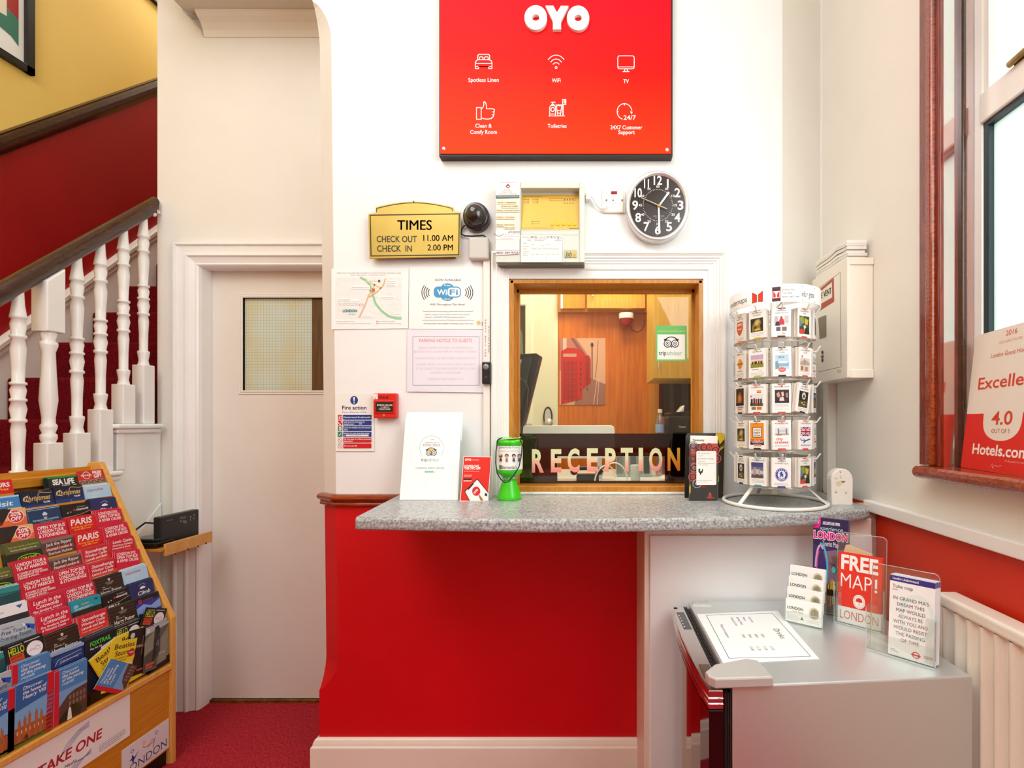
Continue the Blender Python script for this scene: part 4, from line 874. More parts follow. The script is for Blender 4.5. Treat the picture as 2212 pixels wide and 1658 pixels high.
x, y = pc(690, 1117); g.text('24/7/H', x, y, 2.2, '66645E', w=9); g.text('0870 950 8963', x + 16, y, 2.4, '55534E', w=25); x, y = pc(690, 1145); g.dash(x, x + 9, y, 1.3, '8A8880', 2); g.dash(x + 16, x + 36, y, 1.3, '8A8880', 4)
x, y = pc(1272, 1085); g.ring(x, y, 6, 3.4, .6, '55534E', 20); g.ell(x, y, 1.2, 2, '2A2826'); g.dash(x - 7, x + 7, y + 6.5, 1.3, '77756E', 9)
for b in (1170, 1215, 1260, 1305, 1355, 1375, 1470): x, y = pc(600, b); g.rect(x, y, x + 84, y + .35, 'D6D2C8')
for a, b, w_ in ((610, 1190, 9), (610, 1250, 13), (610, 1295, 9), (770, 1295, 11), (890, 1295, 8), (985, 1295, 34), (610, 1350, 13), (610, 1390, 8), (610, 1420, 11), (780, 1400, 4), (850, 1400, 6), (950, 1400, 4), (1070, 1400, 4), (1150, 1400, 6), (1245, 1400, 4), (775, 1220, 5), (950, 1240, 6), (1070, 1220, 5)): x, y = pc(a, b); g.dash(x, x + w_, y, 1, 'A09C92', int(a + b))
x, y = pc(1040, 1375); g.rect(x, y, x + .5, y + 18, 'B0ACA2')
g.rect(*pc(1395, 1315), *pc(1622, 1448), 'C6BD8C').up(); x, y = pc(1400, 1435); g.text('Jsb', x, y, 10, '26241C', w=15, it=.25, bold=.005); x, y = pc(1582, 1415); g.ell(x, y, 2.9, 4, 'EBA016')
g.line([pc(562, 930), pc(1670, 930), pc(1670, 1020), pc(565, 1030)], .5, 'A4AAA0', True); g.line([pc(562, 30), pc(560, 1535)], .6, 'A4AAA0'); g.line([pc(1674, 40), pc(1674, 1535)], .6, 'AAB0A6')
part('paper_labels', m, fp, 'paper labels and stickers')
# fused spur and flex
fs_ = thing('wall_switch', 'white fused wall switch with a red neon between alarm panel and clock', 'switch', (X(1325, W), W, Z(459, W)))
m = MB(); m.box(X(1301, W - .02), X(1347, W - .02), W - .012, W - .001, Z(458.5, W - .01), Z(406, W - .01), C('F3EFE6', .3), .003); m.box(X(1304, W), X(1350, W), W - .006, W - .001, Z(461, W), Z(412, W), C('F3EFE6', .3), .002); g = GP(m, W - .0125)
g.rrect(1321.5, 421.5, 1331, 438.5, 1, 'FAF8F2').up(); g.frame(1321.5, 421.5, 1331, 438.5, .4, 'C8C2B4'); g.ell(1310, 432.5, 2, 2.4, '7A7266').ell(1324.5, 432.5, 1.4, 1.8, '3A342C').ell(1344, 432.5, 2, 2.4, '7A7266'); part('faceplate', m, fs_)
m = MB(); m.box(X(1320, W - .014), X(1333, W - .014), W - .016, W - .0122, Z(418.5, W - .014), Z(413, W - .014), C('9A1622', .3), .001); part('neon_light', m, fs_)
m = MB(); m.tube([(X(a, W - .02), W - .02, Z(b, W - .02)) for a, b in ((1262, 423), (1275, 423), (1282, 428), (1288, 441), (1297, 450), (1306, 450), (1313, 444))], .004, PLASTW); m.box(X(1265, W - .03), X(1276, W - .03), W - .032, W - .012, Z(430, W - .03), Z(416, W - .03), PLASTW, .002); part('flex', m, fs_)
# ================================================================ clock
ck = thing('wall_clock', 'round black-faced wall clock with a brushed silver rim', 'clock', (X(1421, W), W, Z(520, W)))
YK = W - .05; kx, ky, kr, ks = 1421, 443, 68.5, 76
c = (X(kx, YK), Z(ky, YK)); R = kr * YK / F; SZ = ks / kr
m = MB(); wall_lathe(m, [(R * .985, .001), (R, .02), (R, .046), (R * .975, .0505), (R * .93, .0505), (R * .89, .045), (R * .875, .043)], STEEL, 64, 1, SZ, c); part('rim', m, ck)
m = MB(); YF = YK + .0075; g = GP(m, YF, .0004); rx, ry = 60.8, 67
g.ell(kx, ky, rx, ry, C('2A1F1A', .25), 64).up(); WHT = 'F6F3EE'
for i in range(1, 13):
    a = math.radians(90 - 30 * i); x, y = kx + 49 * math.cos(a), ky - 53.5 * math.sin(a); t = str(i)
    h = 18.5; g.text(t, x - (3 if i == 1 else 0), y + h / 2, h, WHT, w={1: 3.6, 11: 10.5, 10: 16, 12: 18}.get(i, 12.5), al='C', bold=.02)
    x, y = kx + 38 * math.cos(a), ky - 40.5 * math.sin(a); g.text('%02d' % (5 * i), x, y + 2.4, 4.8, WHT, w=7, al='C', bold=.01)
for i in range(60):
    a = math.radians(6 * i); r1 = .95 if i % 5 else .92; ca, sa = math.cos(a), math.sin(a); g.line([(kx + 32.5 * r1 * ca, ky - 35 * r1 * sa), (kx + 32.5 * ca, ky - 35 * sa)], .9, 'E0DBD2')
g.text('GLOBAL TIME WORLD', kx + 2, ky + 24.5, 2, 'D8D2C8', w=24, al='C'); g.text('QUARTZ MOVEMENT', kx + 2, ky + 28.5, 1.6, 'B8B0A6', w=16, al='C'); part('dial', m, ck)
hx, hy = 1422.5, 446.5
def hand(name, tip, tail, w0, w1, col, lift):
    m = MB(); a = Vector(tip); b = Vector(tail); d = (a - b).normalized(); n = Vector((-d.y, d.x)); pp = [b + n * w0, b - n * w0, a - n * w1, a + n * w1]
    m.prism([(p.x, p.y) for p in pp], lambda u, v, dd: Vector((X(u, YF), dd, Z(v, YF))), YF - lift - .0012, YF - lift, col); part(name, m, ck)
hand('hour_hand', (1444.5, 416), (hx - 2, hy + 3), 1.6, 2.2, C('F4F0EA', .3), .004); hand('minute_hand', (1424, 506), (hx - .5, hy - 4), 1.8, 2.0, C('F4F0EA', .3), .006); hand('second_hand', (1385, 429), (1440, 453), .7, .7, C('C8B89A', .3, .5), .008)
m = MB(); wall_lathe(m, [(.006, .045), (.006, .054), (.0005, .055)], C('C9A868', .3, .6), 16, 1, 1.1, (X(hx, YF), Z(hy, YF))); part('spindle_cap', m, ck)

# ================================================================ paper notices
def notice(name, pts, y, label, cat='notice', col='F6F5F3'):
    m = MB(); m.prism(pts, lambda u, v, d: Vector((X(u, y), d, Z(v, y))), y, y + .0008, C(col, .5)); return m, GP(m, y - .0002, .0003)
m, g = notice('map_notice', [(716, 580), (716, 711), (881.5, 709), (883, 578.5)], W - .003, '')
qn = lambda a, b: (700 + a / 3.315, 360 + b / 3.315)
g.text('DIRECTION TO AND FROM NORTH ACTON STATION (CENTRAL LINE)', *qn(92, 767), 3.2, '8C8A86', w=138); g.text('IDEAL FOR JOURNEYS TO CENTRAL LONDON', *qn(192, 780), 2.4, '8C8A86', w=75)
g.poly([qn(80, 790), qn(80, 1090), qn(556, 1090), qn(556, 790)], 'ECEDEA').up(); r_ = random.Random(5)
for k in range(60):
    x, y = r_.uniform(726, 866), r_.uniform(601, 686); a = r_.choice((0.2, 1.4, .9, 2.4)) + r_.uniform(-.3, .3); L = r_.uniform(3, 12); g.line([(x, y), (min(866, x + L * math.cos(a)), min(687, max(600, y + L * math.sin(a) * .6)))], .5, r_.choice(('D0D2CE', 'C4C6C2', 'DADBD8')))
g.up(); g.line([qn(258, 792), qn(300, 812), qn(330, 850), qn(350, 920), qn(370, 980), qn(410, 1030), qn(460, 1068), qn(510, 1083), qn(556, 1085)], 4.6, '8FCFA2').up()
g.line([qn(440, 800), qn(425, 850), qn(380, 895), qn(320, 935)], 2.2, 'E8B24C'); g.line([qn(365, 840), qn(320, 920), qn(290, 1000), qn(250, 1080)], 2.4, 'E3B98A').line([qn(300, 815), qn(410, 870)], 2.6, 'EFCB7E').up()
g.rect(*qn(344, 872), *qn(365, 894), 'D8583A'); g.ell(*qn(330, 888), 1.2, 1.4, '2A2826'); g.ell(*qn(395, 818), 2.6, 2.8, '4A4A5A'); g.frame(*qn(254, 982), *qn(280, 997), .5, 'E07A6A')
for a, b, c_, d in ((195, 850, 330, 875), (445, 815, 522, 858), (98, 942, 252, 990), (275, 1058, 352, 1080), (402, 925, 510, 945), (498, 1046, 556, 1070)): g.rect(*qn(a, b), *qn(c_, d), 'F8F8F6')
g.up(); g.text('ACTON MAINLINE', *qn(102, 957), 1.9, '7C7A76', w=26); g.text('Ideal for Paddington and Heathrow', *qn(102, 970), 1.7, '7C7A76', w=44); g.text('Airport (ask reception for timings)', *qn(102, 983), 1.7, '7C7A76', w=43); g.text('LONDON', *qn(135, 1040), 5.6, '2E8C8C', w=31, bold=.03); g.text('Guest House', *qn(176, 1058), 2.6, '55706A', w=15, it=.3)
g.text('North Acton', *qn(328, 822), 2, '8A8884', w=15)
for i, (a, b, c_) in enumerate(((200, 866, 322), (448, 825, 515), (448, 838, 515), (448, 850, 505), (280, 1072, 345), (405, 938, 500), (502, 1060, 550))): x0, y0_ = qn(a, b); g.dash(x0, qn(c_, b)[0], y0_, 1.1, 'B4B2AE', i)
g.text('Distance: 0.8 Miles (1.2 Km)', *qn(92, 1110), 1.9, '8A8884', w=39); g.text('Coming from: Bus No. 266 (Short Journeys: 10 mins)', *qn(92, 1125), 1.9, '8A8884', w=74); g.text('BUS STOPS TO HOTEL', *qn(390, 1110), 2, '8A8884', w=36); g.text('BUS STOPS TO NORTH ACTON', *qn(390, 1125), 2, '8A8884', w=49); g.ell(*qn(380, 1106), 1.4, 1.2, 'E05A4A').ell(*qn(380, 1121), 1.4, 1.2, 'E05A4A')
solo('map_notice', m, 'white sheet with a street map of directions to the station', 'notice')
m, g = notice('wifi_notice', [(884, 577), (883, 710), (1046, 711), (1046, 577)], W - .004, '')
g.text('NOW AVAILABLE', *qn(887, 818), 4.6, '3E4650', w=56, al='C', bold=.01)
B = '3F9ACB'; x, y = qn(883, 897)
g.ell(x, y - 9, 14, 10, B).ell(x, y + 9, 14, 10, B); g.up().rrect(x - 29.5, y - 12, x + 29.5, y + 12, 9, B).up(); g.rrect(x + .5, y - 9.5, x + 27.5, y + 9.5, 7, 'FFFFFF').up()
g.text('Wi', x - 1, y + 6, 11.5, 'FFFFFF', w=21, al='R', bold=.02); g.text('Fi', x + 5, y + 6, 11.5, B, w=18, bold=.02); g.text('Free', x, y - 12.5, 3.6, 'FFFFFF', w=13, al='C', bold=.01); g.text('Spot', x, y + 16.5, 3.6, 'FFFFFF', w=13, al='C', bold=.01)
for i, r in enumerate((8, 12, 16, 20)):
    g.arc(x + 28, y + 1, r * 1.15 + 4, r * 1.1 + 3, -38, 38, 1.5, '22262A', 12); g.arc(x - 28, y + 1, r * 1.15 + 4, r * 1.1 + 3, 142, 218, 1.5, '22262A', 12)
g.text('WiFi Throughout The Hotel', *qn(882, 992), 3.8, '4A4A4A', w=75, al='C'); 
for b, s in ((1035, -1), (1099, 1)): g.line([qn(707, b + 5 * s), qn(715, b), qn(880, b), qn(888, b - 5 * s), qn(896, b), qn(1062, b), qn(1071, b + 5 * s)], .5, '66645F')
g.text('Network:', *qn(725, 1061), 2.3, '7A7874', w=12.5); g.text('London Guest House/London Guest House 2', *qn(775, 1061), 2.4, '5AA0B8', w=82); g.text('Password:', *qn(725, 1080), 2.3, '7A7874', w=14); g.text('LGHHOTEL1795H', *qn(782, 1080), 2.4, '5AA0B8', w=32); g.text('(All Uppercase Letters)', *qn(890, 1080), 2.3, '7A7874', w=36)
g.text('WiFi information is also available on the back of your room door', *qn(712, 1127), 2.5, '5A5854', w=107, bold=.008)
g.ell(1034, 697, 4.5, 5, 'E6D49A').up().ell(1032.5, 695.5, .7, .9, '6A5A2A').ell(1036, 695.5, .7, .9, '6A5A2A').arc(1034, 697, 2.5, 2.5, 200, 340, .5, '6A5A2A').arc(1039, 699, 3, 4, -60, 60, 1, '5A4A2A')
solo('wifi_notice', m, 'white notice announcing free wireless internet in a blue bubble', 'notice')
m, g = notice('parking_notice', [(880, 711), (879, 845.5), (1045, 847.5), (1045, 712)], W - .005, '', col='ECE8F2')
g.frame(*qn(636, 1216), *qn(1110, 1563), .8, '66707E'); g.text('PARKING NOTICE TO GUESTS', *qn(871, 1255), 7.2, 'DE8A84', w=114, al='C', bold=.01)
for t, b, w_ in (('VEHICLES CANNOT BE PARKED ON HEREFORD ROAD', 1303, 118), ('BETWEEN 10AM-11AM AND 8PM-5PM MONDAY TO FRIDAY', 1331, 136), ('PARKING IN HOTEL CAR PARK IS FREE DURING YOUR STAY', 1378, 132), ('CAR PARK AFTER 11AM ON DAY OF CHECK OUT: £10.00', 1422, 126), ('IF YOU COLLECT YOUR VEHICLE BEFORE 2PM, YOU CAN', 1452, 126), ('CLAIM BACK A £5.00 REFUND', 1481, 66), ('CAR PARK IS MONITORED BY CCTV', 1527, 78)): g.text(t, *qn(870, b), 4.4, 'D8C2CC', w=w_, al='C')
solo('parking_notice', m, 'lilac tinted parking notice to guests with a pink heading', 'notice')
# fire action sign
m, g = notice('fire_sign', [(723.5, 849.5), (725, 974), (808.5, 974), (807, 849.5)], W - .004, '', col='F3F1EB')
qf = lambda a, b: (680 + a / 4.606, 820 + b / 4.606); NB = '163A8C'; RDD = 'D01220'
x, y = qf(391, 203); g.ell(x, y, 8.3, 9.3, NB, 28).up(); g.poly([(x - 2.2, y - 7), (x + 2.2, y - 7), (x + .8, y + 3), (x - .8, y + 3)], 'F3F1EB').ell(x, y + 5.8, 1.4, 1.6, 'F3F1EB')
g.text('Fire action', *qf(393, 295), 8, '1E2C56', w=52.5, al='C', bold=.015); g.text('If you discover a fire', *qf(393, 328), 3.6, '55627E', w=52, al='C')
for i, (b0, b1, col, ic, t1, t2) in enumerate(((348, 396, NB, RDD, 'Operate nearest fire alarm point', ''), (405, 453, NB, RDD, 'Call the Fire brigade by', 'telephoning       999'), (461, 509, NB, '1E8A66', 'Leave the building by the nearest', 'exit.'), (518, 566, NB, '1E8A66', 'Report to your assembly point', 'at'), (575, 622, RDD, '', 'Do not stop to collect personal', 'belongings'), (632, 678, RDD, '', 'Do not use lift', ''))):
    x0, y0 = qf(281 + i, b0); x1, y1 = qf(565, b1); g.rrect(x0, y0, x1, y1, 1.2, col); ix0 = qf(231, 0)[0]; ix1 = qf(275, 0)[0]
    if ic: g.rrect(ix0, y0, ix1, y1, .8, ic)
    else: g.ring((ix0 + ix1) / 2, (y0 + y1) / 2, 4.3, 4.8, .6, 'B04048', 20).line([(ix0 + 2, y0 + 2), (ix1 - 2, y1 - 2)], .6, 'B04048')
    g.up(); wl = lambda t: min(58, 1.9 * len(t))
    if t2: g.text(t1, x0 + 1.5, y0 + 4.4, 2.8, 'E8ECF6', w=wl(t1), bold=.02); g.text(t2, x0 + 1.5, y0 + 8.8, 2.8, 'E8ECF6', w=wl(t2), bold=.02)
    else: g.text(t1, x0 + 1.5, y0 + 6.6, 3, 'E8ECF6', w=wl(t1), bold=.02)
    cxm, cym = (ix0 + ix1) / 2, (y0 + y1) / 2
    if i == 0: g.rect(cxm - 3, cym - 1, cxm - .5, cym + 3.6, 'F3F1EB').rect(cxm - 2.4, cym - 3.8, cxm - 1.6, cym, 'F3F1EB').rect(cxm + 1, cym - 3.5, cxm + 3.4, cym - .5, 'F3F1EB').rect(cxm + 1.4, cym + 1, cxm + 3.4, cym + 4, 'F3F1EB')
    if i == 1: g.arc(cxm + 1, cym - 1, 4, 4.4, 170, 280, 1.7, 'F3F1EB').rect(cxm + 1.6, cym - 3.6, cxm + 3.6, cym - .6, 'F3F1EB')
    if i == 2: g.rect(cxm - 2.4, cym - 3.8, cxm + 2.8, cym + 3.9, 'F3F1EB').up().line([(cxm + .6, cym - 2.4), (cxm - .2, cym + .3), (cxm - 1.3, cym + 2.8)], .8, '1E8A66').line([(cxm - .2, cym + .3), (cxm + 1.4, cym + 2.6)], .8, '1E8A66').line([(cxm - 1.5, cym - .6), (cxm + 1.6, cym - 1.4)], .6, '1E8A66')
    if i == 3: g.line([(cxm - 2.2, cym + .3), (cxm - .6, cym + 2.6), (cxm + 2.4, cym - 3)], 1.1, 'F3F1EB'); g.rect(x0 + 6.6, y0 + 5.6, x0 + 55, y0 + 9.4, 'EEF0F4'); g.up(); g.line([(x0 + 14, y0 + 8), (x0 + 18, y0 + 6.4), (x0 + 20, y0 + 8.2), (x0 + 26, y0 + 6.4), (x0 + 30, y0 + 8.4), (x0 + 36, y0 + 6.6), (x0 + 40, y0 + 9)], .4, '55607A')
solo('fire_sign', m, 'white fire action sign with blue and red instruction bars left of the break glass point', 'sign')
ca = thing('fire_call_point', 'red break glass fire call point on the white wall', 'fire alarm', (X(831, W), W, Z(903, W)))
m = MB(); yc_ = W - .030; m.box(X(806, yc_), X(855, yc_), yc_, W - .001, Z(902.5, yc_), Z(848.5, yc_), C('E0201A', .3), .004); g = GP(m, yc_ - .0004, .0004)
g.rect(806.5, 850, 816, 862, 'F3ECE6').up().ell(811, 859.5, 1.1, 1.2, 'C0303A'); g.text('FIRE', 818.5, 861, 5.4, '5A1410', w=20.5, bold=.02); g.ell(829, 896, 2, 2.2, 'C8C0B8').up().ring(829, 896, 1.2, 1.3, .5, '8A3A34', 12); part('housing', m, ca)
m = MB(); m.box(X(808.5, yc_), X(852, yc_), yc_ - .003, yc_ + .001, Z(893, yc_), Z(864, yc_), C('C8180F', .35), .002); part('surround', m, ca)
m = MB(); m.box(X(812.5, yc_), X(849.5, yc_), yc_ - .004, yc_, Z(889, yc_), Z(868, yc_), C('2C2420', .15)); g = GP(m, yc_ - .0044, .0003); g.text('BREAK GLASS', 831, 876, 3.2, 'EDE6DE', w=33, al='C', bold=.02); g.ring(831.5, 879, 1.8, 1.8, .8, 'EDE6DE', 14).line([(822, 879), (829, 879)], .8, 'EDE6DE').line([(834, 879), (841, 879)], .8, 'EDE6DE'); g.text('PRESS HERE', 831, 884.5, 2.6, 'EDE6DE', w=24, al='C', bold=.02); part('glass_plate', m, ca, 'dark break glass window')

# ================================================================ on the counter
ct = thing('certificate_stand', 'clear stand holding a white excellence certificate with an owl logo, leaning on the wall', 'certificate', (X(928, 1.72), 1.73, 1.119))
fnC = plane3((0, 1.715, 1.119), (1, 1.715, 1.119), (0, 1.815, 1.46))
m = MB(); slab(m, fnC, [(862, 1081), (993, 1081), (999.5, 890), (879, 890)], .002, ACRYL, 0); part('acrylic_sheet', m, ct)
m = MB(); slab(m, fnC, [(863.5, 1079), (989.5, 1079.5), (996, 902.5), (876.5, 902.5)], .001, C('FBFBFA', .5), .0015); g = G(m, fnC, .0003); g.n = 7
TQ = '6FAEA2'; g.arc(932.5, 967, 25.5, 26, -38, 218, .8, '9CC4BA', 30); g.text('2018', 934, 950.5, 2.6, '8A8886', w=7.5, al='C'); g.text('CERTIFICATE of', 933.5, 957.5, 3.2, '8A8886', w=31, al='C'); g.text('EXCELLENCE', 933, 963.5, 4.6, '6A6866', w=37, al='C')
owl(g, 932, 977.5, 11.5, 'F0C94A', '2A2826', ('C84A3A', '4A8A7A')); g.text('trip', 910, 996, 7, '2A2826', w=12.5); g.text('advisor', 923.5, 996, 7, '8ABCA6', w=26); g.text('LONDON GUEST HOUSE', 929, 1012.5, 3.6, '6A6866', w=60, al='C', sp=1.1)
for k in range(5): (g.ell if k < 4 else lambda *a: g.ring(a[0], a[1], a[2], a[3], .5, a[4]))(920 + 4.6 * k, 1018.7, 2.1, 2.2, '7ABCA4')
g.rect(890, 1033, 966, 1033.3, 'D8D8D6'); part('certificate', m, ct)
lf = thing('tent_card', 'small red card advertising a booking app beside the green collecting tin', 'leaflet', (X(1027, 1.7), 1.7, 1.119))
fnO = plane3((X(994, 1.69), 1.69, 1.1185), (X(1054, 1.685), 1.685, 1.1185), (X(1003, 1.725), 1.725, 1.29))
m = MB(); slab(m, fnO, [(993.5, 1082), (1054.5, 1083.5), (1061.5, 986), (1001.5, 985)], .001, C('FBF6F4', .5), 0); g = G(m, fnO, .0003); g.up()
g.poly([(995, 1080.5), (1053.5, 1082), (1060.5, 987), (1002.5, 986)], 'E4200F').up(); g.text('OYO', 1004.5, 994.5, 4.2, 'FFF4F0', w=13.5, bold=.05); g.rect(1020, 990.5, 1020.5, 995, 'F2B8B0'); g.text('HOTELS', 1022.5, 994.5, 3, 'F6D0CA', w=12)
g.text('DOWNLOAD', 1003.5, 1008.5, 4.6, 'FFF4F0', w=31, bold=.04); g.text('THE OYO APP', 1003, 1013.5, 4.6, 'FFF4F0', w=35, bold=.04); g.dash(1002.5, 1035, 1018, 1.1, 'F6B0A6', 3); g.dash(1002, 1020, 1026.5, 1.2, 'F6C8C0', 1); g.dash(1002, 1018, 1029, 1.2, 'F6C8C0', 2); g.rect(1001.5, 1033, 1019, 1036.5, '4A1410').rect(1001.5, 1037.5, 1019, 1039, 'FFF4F0')
g.poly([(1003, 1061), (1031, 1033), (1055.5, 1063), (1053.8, 1081), (1014, 1081)], '1E1A1A').up().poly([(1005, 1061.5), (1031, 1035.5), (1055, 1065), (1053.8, 1081), (1015.5, 1081)], 'F4F1EE').up(); g.poly([(1010, 1055), (1022, 1042), (1024, 1044.5), (1012, 1058)], '1E1A1A'); g.ell(1029, 1060.5, 8.8, 10, 'DC1A2A').up(); g.text('OYO', 1029.5, 1062, 3.6, 'F4F1EE', w=12, al='C', bold=.06, rot=-50); g.poly([(1034, 1070), (1036, 1068), (1044, 1078), (1042, 1081), (1038, 1080)], 'A87A4A'); g.poly([(1048, 1064), (1053, 1066), (1052, 1072), (1047, 1070)], '2E2A2A'); part('card_front', m, lf)
m = MB(); m.add([fnO(1061.5, 986, -.0012), fnO(1001.5, 985, -.0012), (X(1003, 1.74), 1.765, 1.119), (X(1062, 1.76), 1.765, 1.119)], [(0, 1, 2, 3)], C('F3EFEC', .6)); part('card_back', m, lf)
# collecting tin
tx, ty = X(1100.5, 1.735), 1.735; tin = thing('collecting_tin', 'bright green charity collecting tin with a white label and black cord', 'collecting tin', (tx, ty, 1.118))
GR = C('3ECB18', .25, 0, .3)
m = MB(); c = (tx, ty, 1.1185); m.lathe(c, [(.044, 0), (.046, .004), (.045, .012), (.027, .066), (.026, .070)], GR, 32); part('base_cone', m, tin)
m = MB(); m.lathe(c, [(.0235, .068), (.0225, .078), (.024, .084), (.034, .090), (.046, .098), (.0485, .106), (.0485, .206), (.050, .208), (.050, .217), (.046, .222), (.0, .224)], GR, 36); part('body', m, tin)
m = MB(); tr = .0489; n = 36; vs = []
for k in range(n + 1):
    a = math.radians(-200 + 220 * k / n); vs += [(tx + tr * math.cos(a), ty + tr * math.sin(a), 1.1185 + .113), (tx + tr * math.cos(a), ty + tr * math.sin(a), 1.1185 + .2)]
m.add(vs, [(2 * k, 2 * k + 2, 2 * k + 3, 2 * k + 1) for k in range(n)], C('F8F8F4', .4), True)
g = G(m, cyl(tx, ty, tr + .0002), .0003); g.text('Please give', 1096, 960, 4.6, '3A3A38', w=26, al='C'); g.text('generously if you', 1099, 968, 4.4, '3A3A38', w=42, al='C'); g.text('believe in children', 1098, 975.5, 4.2, 'A8C49A', w=42, al='C')
for x, hc, bc in ((1081.5, '7A4A1E', '5A3418'), (1094.5, '6A3A2A', 'B07A66'), (1110, '1E1E22', '2A5A7A'), (1122, '5A6A70', '3A5A66')):
    g.ell(x, 984, 4.3, 4.2, hc, 16).up().ell(x, 985.6, 3.2, 2.9, 'E8B890' if x != 1081.5 else '8A5A34', 14); g.poly([(x - 1.8, 989), (x + 1.8, 989), (x + 3, 995.5), (x - 3, 995.5)], bc); g.rect(x - 1.6, 995, x - .6, 998, '3A2A22').rect(x + .6, 995, x + 1.6, 998, '3A2A22'); g.up().ell(x - 1.2, 985.5, .4, .5, '1E1A18', 8).ell(x + 1.2, 985.5, .4, .5, '1E1A18', 8)
g.rect(1075, 998.5, 1126, 998.9, 'C8C8C2'); g.rect(1078, 1004, 1081.5, 1012.5, '5CA43A').rect(1081.5, 1004, 1083, 1012.5, '2E6A22'); g.text("Barnardo's", 1084, 1011.8, 6.2, '2E3430', w=33); part('paper_label', m, tin, 'white paper label')
m = MB(); r0 = random.Random(2)
m.poly = None
lid = [(tx + .046 * math.cos(2 * math.pi * k / 14), ty + .046 * math.sin(2 * math.pi * k / 14), 1.1185 + .2235 + r0.uniform(.001, .010)) for k in range(14)]
m.add(lid + [(tx, ty, 1.1185 + .227)], [(k, (k + 1) % 14, 14) for k in range(14)], C('7ADB6A', .3)); part('foil_cover', m, tin, 'crumpled pale green film on the lid')
m = MB(); yy = ty - .056; m.tube([(X(a, y_), y_, Z(b, y_)) for a, b, y_ in ((1084, 945, ty), (1075, 950, yy + .02), (1071.5, 975, yy + .01), (1071, 1000, yy), (1074, 1022, yy), (1082, 1035, yy), (1090, 1042, yy), (1098, 1040, yy), (1110, 1026, yy), (1121, 1008, yy), (1126, 985, yy + .01), (1128, 958, yy + .02), (1124, 948, yy + .04), (1116, 944, ty))], .0022, C('151A2A', .5)); part('cord', m, tin, 'black carrying cord')
m = MB()
for k in range(16):
    a = 2 * math.pi * k / 16; c_ = Vector((tx + .0275 * math.cos(a), ty + .0275 * math.sin(a), 1.1185 + .078 + .004 * math.sin(k * 2.3)))
    t = Vector((-math.sin(a), math.cos(a), .5 * (-1) ** k)).normalized(); nn = Vector((math.cos(a), math.sin(a), 0)) if k % 2 else Vector((0, 0, 1))
    m.tube([c_ + t * .0055 * math.cos(b) + nn * .0032 * math.sin(b) for b in [j * math.pi / 4 for j in range(8)]], .0009, CHROME, 5, closed=True)
part('chain', m, tin)
# takeaway leaflet holder
nh = thing('leaflet_holder', 'black restaurant leaflet holder with a white takeaway leaflet at the right end of the hatch', 'leaflet holder', (X(1520, 1.71), 1.70, 1.118))
fnB = plane3((0, 1.765, 1.118), (1, 1.765, 1.118), (0, 1.80, 1.39)); DK = C('2C2622', .4)
m = MB(); slab(m, fnB, [(1479, 1076), (1561.5, 1075), (1565.5, 940), (1562, 935), (1486, 935), (1481.5, 940)], .006, DK, 0); g = G(m, fnB, .0003); g.up()
g.poly([(1546, 935.5), (1562, 935.5), (1565, 940), (1564.5, 965), (1556, 965), (1552, 950), (1545, 945)], 'E8C414').up(); g.poly([(1553, 962), (1564.8, 948), (1564.3, 968)], DK).poly([(1552, 975), (1564, 955), (1563.6, 966), (1556, 972)], 'E8C414'); g.rect(1541, 1027, 1553, 1040, '9ACB1E'); part('back_board', m, nh)
fnF = plane3((0, 1.70, 1.118), (1, 1.70, 1.118), (0, 1.735, 1.39))
m = MB(); slab(m, fnF, [(1491, 1056), (1549.5, 1056), (1551, 941), (1492.5, 940)], .012, C('F6F1EA', .5), -.004); g = G(m, fnF, .0003); g.n = -12
g.text('Takeaway', 1496, 952, 4.4, '2E2A28', w=26, bold=.02); g.poly([(1492, 958), (1551, 957), (1551, 1054), (1492, 1054)], 'C0483A').up()
for k, (cx_, cy_, cc) in enumerate(((1498, 962, '7A8AA8'), (1497, 990, '5A5048'), (1500, 1010, '8A9AA0'), (1510, 968, '3A2E2C'), (1520, 966, 'D85A3E'), (1532, 966, 'C84632'), (1545, 972, 'D4553C'), (1548, 990, 'CF4E3A'), (1496, 1030, 'C84A3A'), (1505, 1044, 'A8B4C0'))):
    for r_ in (9, 6, 3.4): g.up().ring(cx_, cy_, r_, r_, 1.3, cc if r_ != 6 else '2E2624', 16)
g.n += 1; g.rrect(1503.5, 974, 1546.5, 1047, 3, 'F7F2EC').up(); g.text('20% off with this', 1506, 980, 2.8, '7A746E', w=26); g.text('voucher!!', 1506, 985.5, 2.6, '9A948E', w=13); g.text("@ Nando's Ealing", 1506, 992, 3.4, '8A847E', w=34); g.text('Common,', 1506, 998, 3.2, '8A847E', w=17); g.dash(1506, 1543, 1001.5, 1.2, 'B0AAA4', 1); g.dash(1506, 1528, 1004.5, 1.2, 'B0AAA4', 2); g.dash(1506, 1538, 1038, 1, 'B0AAA4', 3); g.dash(1506, 1528, 1041, 1, 'B0AAA4', 4)
K = '1E1A18'; g.poly([(1508, 1013), (1510, 1011), (1512, 1014), (1511, 1018), (1515, 1017), (1516, 1012), (1518, 1014), (1517, 1020), (1514, 1022), (1513, 1025.5), (1511.5, 1025.5), (1511, 1022), (1508, 1019)], K); part('leaflet', m, nh)
m = MB(); pk = [(1487.5, 1081), (1550, 1082.5), (1551, 1000), (1546, 1002), (1545.5, 1026)] + [(1519 + 27 * math.cos(t), 1028 + 24 * math.sin(t)) for t in [k * math.pi / 10 for k in range(11)]] + [(1492, 1026), (1491.5, 962), (1489.5, 958)]
slab(m, fnF, pk, .002, DK, .004); g = G(m, fnF, .0003); g.n = 14
